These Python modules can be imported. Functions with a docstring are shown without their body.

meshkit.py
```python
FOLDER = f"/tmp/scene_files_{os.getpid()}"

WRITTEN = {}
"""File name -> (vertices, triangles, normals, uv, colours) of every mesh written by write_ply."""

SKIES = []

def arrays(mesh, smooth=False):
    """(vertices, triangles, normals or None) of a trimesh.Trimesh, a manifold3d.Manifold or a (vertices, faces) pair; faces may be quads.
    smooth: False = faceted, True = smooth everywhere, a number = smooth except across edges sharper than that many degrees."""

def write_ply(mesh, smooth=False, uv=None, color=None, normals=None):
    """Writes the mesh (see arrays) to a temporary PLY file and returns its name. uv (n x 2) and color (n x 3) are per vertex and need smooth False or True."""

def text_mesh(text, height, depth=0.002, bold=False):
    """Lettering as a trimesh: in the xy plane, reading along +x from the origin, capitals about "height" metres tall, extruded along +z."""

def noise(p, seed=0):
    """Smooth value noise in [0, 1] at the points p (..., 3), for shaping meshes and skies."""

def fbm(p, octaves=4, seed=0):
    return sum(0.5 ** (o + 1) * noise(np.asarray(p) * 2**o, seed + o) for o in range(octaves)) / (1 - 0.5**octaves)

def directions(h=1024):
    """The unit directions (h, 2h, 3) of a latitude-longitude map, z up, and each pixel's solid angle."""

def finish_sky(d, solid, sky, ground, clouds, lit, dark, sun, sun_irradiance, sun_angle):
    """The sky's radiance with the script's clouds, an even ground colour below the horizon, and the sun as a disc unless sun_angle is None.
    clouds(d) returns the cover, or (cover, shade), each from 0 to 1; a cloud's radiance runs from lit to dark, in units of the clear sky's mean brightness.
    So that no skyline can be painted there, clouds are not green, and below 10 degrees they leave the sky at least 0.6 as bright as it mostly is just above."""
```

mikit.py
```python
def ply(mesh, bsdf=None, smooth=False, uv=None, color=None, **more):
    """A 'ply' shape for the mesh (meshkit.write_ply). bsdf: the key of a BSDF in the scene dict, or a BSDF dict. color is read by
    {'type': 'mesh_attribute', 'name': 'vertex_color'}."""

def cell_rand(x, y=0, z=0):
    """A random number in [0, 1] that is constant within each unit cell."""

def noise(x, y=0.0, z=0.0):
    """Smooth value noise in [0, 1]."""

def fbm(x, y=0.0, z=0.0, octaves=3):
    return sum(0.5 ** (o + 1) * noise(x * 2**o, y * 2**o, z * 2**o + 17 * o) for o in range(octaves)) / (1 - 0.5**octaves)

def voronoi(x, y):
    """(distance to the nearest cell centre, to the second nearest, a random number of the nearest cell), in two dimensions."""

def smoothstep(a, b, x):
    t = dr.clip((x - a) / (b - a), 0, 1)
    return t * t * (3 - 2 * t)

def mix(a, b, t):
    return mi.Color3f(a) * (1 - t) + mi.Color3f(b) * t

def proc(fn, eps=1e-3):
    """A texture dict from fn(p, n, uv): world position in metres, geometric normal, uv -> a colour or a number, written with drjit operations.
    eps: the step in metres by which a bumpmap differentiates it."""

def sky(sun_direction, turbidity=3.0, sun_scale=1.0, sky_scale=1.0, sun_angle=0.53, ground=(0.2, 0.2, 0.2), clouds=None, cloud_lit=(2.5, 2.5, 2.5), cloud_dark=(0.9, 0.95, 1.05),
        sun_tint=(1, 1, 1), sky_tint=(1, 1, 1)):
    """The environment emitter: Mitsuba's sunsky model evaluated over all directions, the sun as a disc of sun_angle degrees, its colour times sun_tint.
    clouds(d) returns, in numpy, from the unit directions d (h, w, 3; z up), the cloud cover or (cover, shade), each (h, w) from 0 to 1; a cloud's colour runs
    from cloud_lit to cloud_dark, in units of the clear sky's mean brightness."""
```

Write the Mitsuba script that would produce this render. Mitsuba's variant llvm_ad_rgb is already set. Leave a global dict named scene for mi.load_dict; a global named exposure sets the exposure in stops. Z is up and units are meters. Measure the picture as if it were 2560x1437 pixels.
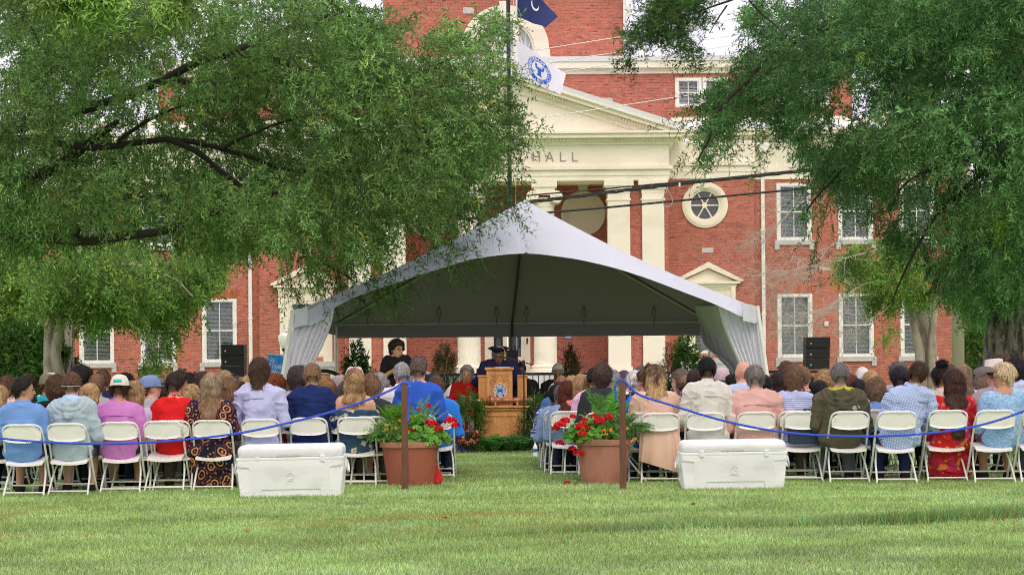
import math, random, numpy as np, trimesh, drjit as dr, mitsuba as mi, mikit, meshkit
from mikit import proc, noise, fbm, voronoi, cell_rand, smoothstep, mix
from meshkit import text_mesh

# ---------------------------------------------------------------- camera, sky, exposure
FPX, CX, HY, CAMH, ROLL = 4750.0, 1280.0, 928.0, 1.26, math.radians(0.5)   # focal length and horizon in photo pixels (2560 wide)
scene, labels = {}, {}
T = mi.ScalarTransform4f
scene['camera'] = {'type': 'perspective', 'fov': math.degrees(2 * math.atan(1280 / FPX)), 'fov_axis': 'x',
                   'principal_point_offset_y': -(HY - 718.5) / 1437.0,
                   'near_clip': 0.5, 'far_clip': 600.0,
                   'to_world': T().look_at(origin=[0, 0, CAMH], target=[0, 1, CAMH], up=[math.sin(ROLL), 0, math.cos(ROLL)])}
scene['sky'] = mikit.sky([0.15, -0.72, 0.68], turbidity=3, sun_scale=0.30, sun_angle=40, clouds=lambda d: 1.0,
                         cloud_lit=(3.2, 3.05, 3.42), ground=(0.15, 0.15, 0.13))
exposure = 2.0
rng = np.random.default_rng(7)
random.seed(7)
CR, SR = math.cos(ROLL), math.sin(ROLL)


def at(px, py, Y):
    """World point seen at photo pixel (px, py) at distance Y in front of the camera."""
    u, v = (px - CX), (HY - py)
    X, Z = CR * u + SR * v, -SR * u + CR * v
    return np.array([X * Y / FPX, Y, CAMH + Z * Y / FPX])


def gz(x, y=0.0):
    """Height of the lawn."""
    return 0.006 * np.clip(x, -9, 9) + 0.022


def at_ground(px, py):
    Y = 20.0
    for _ in range(20):
        p = at(px, py, Y)
        Y += (gz(p[0]) - p[2]) / ((at(px, py, Y + 1) - at(px, py, Y))[2])
    return at(px, py, Y)


# ---------------------------------------------------------------- scene bookkeeping
def numbered(name):
    k, i = name, 0
    while k in scene or k in labels or k in taken:
        i += 1
        k = f'{name}_{i:03d}'
    taken.add(k)
    return k


taken = set()


def thing(name, label=None, cat=None, group=None, kind=None):
    k = numbered(name)
    tag(k, label, cat, group, kind)
    return k


def tag(k, label=None, cat=None, group=None, kind=None):
    d = labels.setdefault(k, {})
    for a, b in (('label', label), ('category', cat), ('group', group), ('kind', kind)):
        if b:
            d[a] = b


def part(parent, name, mesh, bsdf, smooth=False, label=None, kind=None, color=None, to=None, uv=None):
    k = numbered(f'{parent}__{name}')
    d = mesh if isinstance(mesh, dict) else mikit.ply(mesh, None, smooth, uv=uv, color=color)
    d = {**d, 'bsdf': {'type': 'ref', 'id': bsdf}}
    if to is not None:
        d['to_world'] = to
    scene[k] = d
    if label or kind:
        tag(k, label, None, None, kind)
    return k


def solo(name, mesh, bsdf, label, cat=None, group=None, kind=None, smooth=False, color=None):
    k = thing(name, label, cat, group, kind)
    scene[k] = {**mikit.ply(mesh, None, smooth, color=color), 'bsdf': {'type': 'ref', 'id': bsdf}}
    return k


# ---------------------------------------------------------------- mesh helpers: a mesh is (vertices, triangles)
def cat(*ms):
    ms = [m for m in ms if m is not None and len(m[0])]
    V, F, n = [], [], 0
    for v, f in ms:
        V.append(np.asarray(v, float)); F.append(np.asarray(f, int) + n); n += len(v)
    return np.vstack(V), np.vstack(F)


def tm(m):
    return np.array(m.vertices), np.array(m.faces)


BOXF = np.array([[0, 2, 3], [0, 3, 1], [4, 5, 7], [4, 7, 6], [0, 1, 5], [0, 5, 4], [2, 6, 7], [2, 7, 3], [0, 4, 6], [0, 6, 2], [1, 3, 7], [1, 7, 5]])


def box(x0, x1, y0, y1, z0, z1):
    v = np.array([[x, y, z] for z in (z0, z1) for y in (y0, y1) for x in (x0, x1)], float)
    return v, BOXF.copy()


def boxes(lo, hi):
    """Many boxes at once from (n,3) corners."""
    lo, hi = np.asarray(lo, float), np.asarray(hi, float)
    n = len(lo)
    sel = np.array([[x, y, z] for z in (0, 1) for y in (0, 1) for x in (0, 1)])
    v = np.where(sel[None] == 0, lo[:, None], hi[:, None]).reshape(-1, 3)
    f = (BOXF[None] + (np.arange(n) * 8)[:, None, None]).reshape(-1, 3)
    return v, f


def rbox(x0, x1, y0, y1, z0, z1, r):
    """Box with rounded edges."""
    import manifold3d as m3
    pts = [[x, y, z] for x in (x0 + r, x1 - r) for y in (y0 + r, y1 - r) for z in (z0 + r, z1 - r)]
    s = m3.Manifold.sphere(r, 12)
    h = m3.Manifold.batch_hull([s.translate(p) for p in pts]).to_mesh()
    return np.array(h.vert_properties[:, :3]), np.array(h.tri_verts)


def tube(pts, r, sides=8, cap=True, closed=False):
    p = np.asarray(pts, float)
    n = len(p)
    r = np.broadcast_to(np.asarray(r, float), (n,))
    t = (np.roll(p, -1, 0) - np.roll(p, 1, 0)) if closed else np.gradient(p, axis=0)
    t /= np.linalg.norm(t, axis=1, keepdims=True) + 1e-12
    a = np.cross(t[0], [0, 0, 1] if abs(t[0][2]) < 0.9 else [1, 0, 0]); a /= np.linalg.norm(a)
    A = [a]
    for i in range(1, n):
        a = A[-1] - t[i] * np.dot(A[-1], t[i]); a /= np.linalg.norm(a) + 1e-12
        A.append(a)
    A = np.array(A); B = np.cross(t, A)
    ang = np.arange(sides) * 2 * math.pi / sides
    v = (p[:, None] + r[:, None, None] * (np.cos(ang)[None, :, None] * A[:, None] + np.sin(ang)[None, :, None] * B[:, None])).reshape(-1, 3)
    m = n if closed else n - 1
    i, j = np.meshgrid(np.arange(m), np.arange(sides), indexing='ij')
    i2 = (i + 1) % n
    q = np.stack([i * sides + j, i * sides + (j + 1) % sides, i2 * sides + (j + 1) % sides, i2 * sides + j], -1).reshape(-1, 4)
    f = np.vstack([q[:, [0, 1, 2]], q[:, [0, 2, 3]]])
    if cap and not closed:
        v = np.vstack([v, p[:1], p[-1:]])
        k = np.arange(sides)
        f = np.vstack([f, np.stack([k * 0 + n * sides, (k + 1) % sides, k], 1), np.stack([k * 0 + n * sides + 1, (n - 1) * sides + k, (n - 1) * sides + (k + 1) % sides], 1)])
    return v, f


def lathe(prof, n=32, ax=(0, 0, 0)):
    """Revolve (r, z) rows about the vertical through ax."""
    prof = np.asarray(prof, float)
    a = np.arange(n) * 2 * math.pi / n
    v = np.stack([prof[:, :1] * np.cos(a), prof[:, :1] * np.sin(a), np.repeat(prof[:, 1:2], n, 1)], -1).reshape(-1, 3) + np.asarray(ax)
    i, j = np.meshgrid(np.arange(len(prof) - 1), np.arange(n), indexing='ij')
    q = np.stack([i * n + j, i * n + (j + 1) % n, (i + 1) * n + (j + 1) % n, (i + 1) * n + j], -1).reshape(-1, 4)
    return v, np.vstack([q[:, [0, 1, 2]], q[:, [0, 2, 3]]])


def grid(P, flip=False):
    """Sheet from an (m, n, 3) array of points."""
    m, n = P.shape[:2]
    i, j = np.meshgrid(np.arange(m - 1), np.arange(n - 1), indexing='ij')
    q = np.stack([i * n + j, (i + 1) * n + j, (i + 1) * n + j + 1, i * n + j + 1], -1).reshape(-1, 4)
    if flip:
        q = q[:, ::-1]
    return P.reshape(-1, 3), np.vstack([q[:, [0, 1, 2]], q[:, [0, 2, 3]]])


def prism_xz(poly, y0, y1, holes=()):
    """Polygon in the x-z plane (with holes), from y0 to y1."""
    from shapely.geometry import Polygon
    v, f = tm(trimesh.creation.extrude_polygon(Polygon(poly, holes), abs(y1 - y0), engine='earcut'))
    v = np.stack([v[:, 0], y1 - v[:, 2], v[:, 1]], 1)      # a turn about x: the winding stays
    return v, f


def move(m, t):
    return np.asarray(m[0]) + np.asarray(t), m[1]


def rotz(m, a, c=(0, 0, 0)):
    v = np.asarray(m[0]) - c
    co, si = math.cos(a), math.sin(a)
    return np.stack([v[:, 0] * co - v[:, 1] * si, v[:, 0] * si + v[:, 1] * co, v[:, 2]], 1) + c, m[1]


def circle(cx, cz, r, n=40, a0=0.0, a1=2 * math.pi):
    a = np.linspace(a0, a1, n, endpoint=abs(a1 - a0) < 6.2)
    return [(cx + r * math.cos(t), cz + r * math.sin(t)) for t in a]


def spline(pts, n=20):
    from scipy.interpolate import CubicSpline
    p = np.asarray(pts, float)
    d = np.r_[0, np.cumsum(np.linalg.norm(np.diff(p, axis=0), axis=1))]
    if len(p) < 3:
        return p[0] + (p[-1] - p[0]) * np.linspace(0, 1, n)[:, None]
    return CubicSpline(d, p)(np.linspace(0, d[-1], n))


def text_xz(s, height, depth, bold=False):
    """Lettering upright in the x-z plane, facing -y, centred on the origin."""
    v, f = tm(text_mesh(s, height, depth, bold))
    v = np.stack([v[:, 0] - (v[:, 0].min() + v[:, 0].max()) / 2, -v[:, 2], v[:, 1] - height / 2], 1)
    return v, f


# ---------------------------------------------------------------- materials
def rgb(c):
    return {'type': 'rgb', 'value': [float(x) for x in c]}


def mat(name, color, rough=0.6, two=True, **kw):
    b = {'type': 'principled', 'base_color': color if isinstance(color, dict) else rgb(color), 'roughness': rough, **kw}
    scene[name] = {'type': 'twosided', 'bsdf': b} if two else b
    return name


VC = {'type': 'mesh_attribute', 'name': 'vertex_color'}
mat('m_skin', VC, 0.5, specular=0.35)
mat('m_hair', VC, 0.55, specular=0.12)
mat('m_cloth', VC, 0.85, specular=0.12)
mat('m_brick', VC, 0.85, specular=0.2)
mat('m_petal', VC, 0.6, specular=0.25)
mat('m_wood_dark', proc(lambda p, n, uv: mix((0.075, 0.026, 0.014), (0.17, 0.068, 0.04), fbm(p.x * 60, p.y * 60, p.z * 5, 4))), 0.5)
mat('m_white_plastic', proc(lambda p, n, uv: mix((0.76, 0.76, 0.74), (0.69, 0.70, 0.67), smoothstep(0.52, 0.8, fbm(p.x * 7, p.y * 7, p.z * 9, 3)))), 0.35, specular=0.5)
mat('m_white_steel', (0.68, 0.69, 0.66), 0.35, specular=0.5)
mat('m_cooler', proc(lambda p, n, uv: mix((0.75, 0.765, 0.80), (0.66, 0.675, 0.71), smoothstep(0.45, 0.8, fbm(p.x * 5, p.y * 5, p.z * 8, 3)))), 0.33, specular=0.5)
mat('m_cream', proc(lambda p, n, uv: mix((0.81, 0.76, 0.655), (0.74, 0.69, 0.585), smoothstep(0.45, 0.75, fbm(p.x * 0.9, p.y * 0.9, p.z * 1.6, 4)))), 0.7, specular=0.25)
mat('m_white_paint', proc(lambda p, n, uv: mix((0.78, 0.78, 0.76), (0.66, 0.66, 0.64), smoothstep(0.5, 0.8, fbm(p.x * 1.5, p.y * 1.5, p.z * 3, 3)))), 0.55, specular=0.3)
mat('m_stone', proc(lambda p, n, uv: mix((0.56, 0.55, 0.55), (0.42, 0.41, 0.41), fbm(p.x * 4, p.y * 4, p.z * 4, 4))), 0.8)
mat('m_roof', (0.62, 0.64, 0.66), 0.5)
mat('m_mortar', (0.50, 0.32, 0.26), 0.9)
mat('m_black', (0.012, 0.012, 0.014), 0.5)
mat('m_black_gloss', (0.012, 0.012, 0.016), 0.25)
mat('m_rubber', (0.02, 0.02, 0.025), 0.6)
mat('m_grey_metal', (0.45, 0.45, 0.44), 0.4, metallic=0.6)
mat('m_silver', (0.75, 0.75, 0.76), 0.3, metallic=0.9)
mat('m_brass', (0.8, 0.62, 0.2), 0.3, metallic=0.9)
mat('m_terracotta', proc(lambda p, n, uv: mix((0.33, 0.105, 0.066), (0.26, 0.085, 0.056), smoothstep(0.4, 0.75, fbm(p.x * 6, p.y * 6, p.z * 4, 4)))), 0.65, specular=0.3)
mat('m_terracotta_pale', proc(lambda p, n, uv: mix((0.37, 0.165, 0.115), (0.29, 0.125, 0.09), smoothstep(0.4, 0.75, fbm(p.x * 6, p.y * 6, p.z * 4, 4)))), 0.7, specular=0.3)
mat('m_soil', (0.03, 0.02, 0.014), 0.95)
mat('m_rope', (0.035, 0.085, 0.62), 0.55)
mat('m_blind', (0.21, 0.26, 0.245), 0.7)
mat('m_blind_light', (0.50, 0.54, 0.58), 0.7)
mat('m_interior', (0.035, 0.045, 0.045), 0.9)
mat('m_door_glass', (0.05, 0.06, 0.065), 0.08, specular=0.8)
mat('m_navy_flag', (0.018, 0.03, 0.13), 0.8)
mat('m_white_flag', (0.72, 0.72, 0.80), 0.8)
mat('m_royal', (0.02, 0.10, 0.55), 0.7)
mat('m_sky_blue', (0.04, 0.26, 0.72), 0.6)
mat('m_white_print', (0.82, 0.82, 0.84), 0.7)
mat('m_banner', proc(lambda p, n, uv: mix((0.03, 0.25, 0.80), (0.05, 0.33, 0.88), fbm(p.x * 9, p.y, p.z * 2, 3))), 0.65)
mat('m_letter_grey', (0.27, 0.26, 0.24), 0.6)
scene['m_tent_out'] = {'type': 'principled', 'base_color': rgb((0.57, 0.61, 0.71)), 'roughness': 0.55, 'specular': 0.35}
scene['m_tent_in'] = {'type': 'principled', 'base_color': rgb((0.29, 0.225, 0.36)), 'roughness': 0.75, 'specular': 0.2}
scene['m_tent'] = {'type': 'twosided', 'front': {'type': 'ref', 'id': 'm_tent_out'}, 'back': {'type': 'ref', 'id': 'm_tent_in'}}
mat('m_strap', (0.07, 0.072, 0.072), 0.7)
mat('m_drape', (0.74, 0.73, 0.82), 0.75, sheen=0.3)
mat('m_grey_drape', (0.42, 0.42, 0.45), 0.75, sheen=0.3)
scene['m_pane'] = {'type': 'thindielectric', 'int_ior': 1.5}
scene['m_water'] = {'type': 'principled', 'base_color': rgb((0.8, 0.85, 0.9)), 'roughness': 0.1, 'specular': 0.5}
scene['m_leaf'] = {'type': 'principledthin', 'base_color': VC, 'roughness': 0.33, 'diff_trans': 0.7, 'spec_trans': 0.0, 'eta': 1.5}


def wood_fn(p, n, uv):
    g = fbm(p.x * 9 + 2.5 * fbm(p.x * 3, p.y * 3, p.z * 0.8, 2), p.y * 9, p.z * 1.1, 4)
    fine = fbm(p.x * 150, p.y * 150, p.z * 8, 2)
    return mix((0.56, 0.26, 0.080), (0.41, 0.17, 0.045), smoothstep(0.3, 0.75, g)) * (0.85 + 0.3 * fine)


mat('m_oak', proc(wood_fn), 0.38, specular=0.5, clearcoat=0.3)
mat('m_mace', proc(lambda p, n, uv: mix((0.40, 0.15, 0.045), (0.25, 0.075, 0.022), fbm(p.x * 4, p.y * 60, p.z * 60, 3))), 0.22, specular=0.5, clearcoat=0.8)


def bark_fn(p, n, uv):
    a = dr.atan2(n.y, n.x)
    g = fbm(p.x * 14, p.y * 14, p.z * 2.2, 4)
    l = smoothstep(0.62, 0.7, fbm(p.x * 22 + 9, p.y * 22, p.z * 14, 3))
    return mix(mix((0.05, 0.043, 0.036), (0.25, 0.22, 0.185), smoothstep(0.35, 0.7, g)), (0.30, 0.32, 0.27), l * 0.7)


mat('m_bark', proc(bark_fn), 0.9, specular=0.15)
mat('m_bark_pale', proc(lambda p, n, uv: mix((0.38, 0.325, 0.28), (0.24, 0.20, 0.17), smoothstep(0.35, 0.7, fbm(p.x * 9, p.y * 9, p.z * 2.5, 4)))), 0.85, specular=0.15)
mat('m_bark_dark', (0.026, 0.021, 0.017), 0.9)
mat('m_pole_wood', proc(lambda p, n, uv: mix((0.17, 0.18, 0.10), (0.26, 0.24, 0.17), fbm(p.x * 12, p.y * 12, p.z * 1.2, 4))), 0.9)
mat('m_dead_twig', (0.42, 0.39, 0.36), 0.9)


def lawn_fn(p, n, uv):
    a = fbm(p.x * 0.55, p.y * 0.8, 0.0, 4)
    b = fbm(p.x * 4.0 + 7, p.y * 4.0, 3.0, 4)
    c = fbm(p.x * 40, p.y * 40, 1.0, 3)
    col = mix((0.16, 0.29, 0.07), (0.25, 0.39, 0.11), smoothstep(0.3, 0.7, b))
    dry = smoothstep(0.53, 0.70, a) * smoothstep(0.35, 0.65, b)
    col = mix(col, (0.30, 0.30, 0.10), dry * 0.55)
    return col * (0.6 + 0.8 * c)


mat('m_lawn', proc(lawn_fn), 0.9, specular=0.1)
scene['m_tent_out2'] = {'type': 'twosided', 'bsdf': {'type': 'principled', 'base_color': rgb((0.54, 0.575, 0.65)), 'roughness': 0.55}}
# ---------------------------------------------------------------- signed-distance modelling (bodies, hair, clothes)
def nets(f, lo, hi, h):
    """Surface nets: the zero surface of f over the box as (vertices, triangles)."""
    lo, hi = np.asarray(lo, float), np.asarray(hi, float)
    n = np.ceil((hi - lo) / h).astype(int) + 1
    ax = [lo[k] + h * np.arange(n[k]) for k in range(3)]
    P = np.stack(np.meshgrid(*ax, indexing='ij'), -1).reshape(-1, 3).astype(np.float32)
    q = 4                                                      # coarse pass first: only the band near the surface is evaluated finely
    cn = (n + q - 1) // q + 1
    C = np.stack(np.meshgrid(*[lo[k] + h * q * (np.arange(cn[k]) ) for k in range(3)], indexing='ij'), -1).reshape(-1, 3).astype(np.float32)
    cd = np.asarray(f(C), np.float32).reshape(cn)
    I = [np.minimum((np.arange(n[k]) + q // 2) // q, cn[k] - 1) for k in range(3)]
    d = cd[np.ix_(*I)].ravel().copy()
    near = np.abs(d) < h * q * 1.25 + 0.012
    d[near] = f(P[near])
    d = d.reshape(n)
    d[0], d[-1], d[:, 0], d[:, -1], d[:, :, 0], d[:, :, -1] = [np.maximum(x, h * 0.3) for x in (d[0], d[-1], d[:, 0], d[:, -1], d[:, :, 0], d[:, :, -1])]
    s = d < 0
    m = n - 1
    cnt = np.zeros(m, np.int8); acc = np.zeros((*m, 3), np.float32)
    for a in range(3):
        o = [k for k in range(3) if k != a]
        A = d.take(range(n[a] - 1), a); B = d.take(range(1, n[a]), a)
        cr = (A < 0) != (B < 0)
        t = np.where(cr, A / np.where(cr, A - B, 1), 0)
        for i in (0, 1):
            for j in (0, 1):
                sl = [slice(None)] * 3
                sl[o[0]] = slice(i, i + m[o[0]]); sl[o[1]] = slice(j, j + m[o[1]])
                c, tt = cr[tuple(sl)], t[tuple(sl)]
                cnt += c
                acc[..., a] += np.where(c, tt, 0); acc[..., o[0]] += c * i; acc[..., o[1]] += c * j
    on = cnt > 0
    idx = np.full(m, -1); idx[on] = np.arange(on.sum())
    ijk = np.argwhere(on)
    V = lo + h * (ijk + acc[on] / cnt[on][:, None])
    F = []
    for a in range(3):
        o0, o1 = [(1, 2), (2, 0), (0, 1)][a]
        A = s.take(range(n[a] - 1), a); B = s.take(range(1, n[a]), a)
        e = np.argwhere(A != B)
        e = e[(e[:, o0] > 0) & (e[:, o0] < n[o0] - 1) & (e[:, o1] > 0) & (e[:, o1] < n[o1] - 1)]
        if not len(e):
            continue
        inside = A[tuple(e.T)]
        q = []
        for di, dj in ((0, 0), (1, 0), (1, 1), (0, 1)):
            c = e.copy(); c[:, o0] -= 1 - di; c[:, o1] -= 1 - dj
            q.append(idx[tuple(c.T)])
        q = np.stack(q, 1)
        q = np.where(inside[:, None], q, q[:, ::-1])
        F += [q[:, [0, 1, 2]], q[:, [0, 2, 3]]]
    return V, np.vstack(F)


def cap(P, a, b, ra, rb=None):
    a, b = np.asarray(a, np.float32), np.asarray(b, np.float32)
    rb = ra if rb is None else rb
    ba = b - a
    t = np.clip((P - a) @ ba / max(ba @ ba, 1e-9), 0, 1)
    return np.linalg.norm(P - a - t[:, None] * ba, axis=1) - (ra + (rb - ra) * t)


def ell(P, c, r):
    q = (P - np.asarray(c, np.float32)) / np.asarray(r, np.float32)
    k0 = np.linalg.norm(q, axis=1); k1 = np.linalg.norm(q / np.asarray(r, np.float32), axis=1)
    return k0 * (k0 - 1) / np.maximum(k1, 1e-6)


def smin(*ds, k=0.04):
    out = ds[0]
    for d in ds[1:]:
        h = np.clip(0.5 + 0.5 * (d - out) / k, 0, 1)
        out = d * (1 - h) + out * h - k * h * (1 - h)
    return out


def rot(yaw=0, pitch=0, roll=0):
    """Head turn: yaw left positive, pitch forward (nod) positive, roll to the right positive; degrees."""
    y, p, r = np.radians([yaw, -pitch, roll])
    Z = np.array([[math.cos(y), -math.sin(y), 0], [math.sin(y), math.cos(y), 0], [0, 0, 1]])
    X = np.array([[1, 0, 0], [0, math.cos(p), -math.sin(p)], [0, math.sin(p), math.cos(p)]])
    Yr = np.array([[math.cos(r), 0, math.sin(r)], [0, 1, 0], [-math.sin(r), 0, math.cos(r)]])
    return (Z @ Yr @ X).astype(np.float32)


def vnormals(V, F):
    n = np.zeros_like(V)
    fn = np.cross(V[F[:, 1]] - V[F[:, 0]], V[F[:, 2]] - V[F[:, 0]])
    for k in range(3):
        np.add.at(n, F[:, k], fn)
    return n / (np.linalg.norm(n, axis=1, keepdims=True) + 1e-12)


def tint(V, c, amt=0.12, scale=(14, 14, 14), seed=0):
    k = 1 + amt * 2 * (meshkit.fbm(V * np.array(scale) + seed * 3.1, 3) - 0.5)
    return np.clip(np.asarray(c)[None] * k[:, None], 0, 1)


HAIRC = dict(black=(0.012, 0.010, 0.010), darkbrown=(0.035, 0.020, 0.013), brown=(0.085, 0.045, 0.026), lightbrown=(0.17, 0.10, 0.055), blonde=(0.38, 0.25, 0.12),
             ash=(0.30, 0.23, 0.16), grey=(0.24, 0.235, 0.235), white=(0.62, 0.61, 0.60), darkgrey=(0.09, 0.085, 0.085), auburn=(0.15, 0.045, 0.016), red=(0.09, 0.022, 0.012),
             strawberry=(0.26, 0.14, 0.065), saltbrown=(0.12, 0.09, 0.075))
SKINC = dict(fair=(0.60, 0.34, 0.24), pink=(0.62, 0.31, 0.22), tan=(0.45, 0.24, 0.15), olive=(0.40, 0.22, 0.135), brown=(0.19, 0.095, 0.06), dark=(0.075, 0.04, 0.028))


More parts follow.
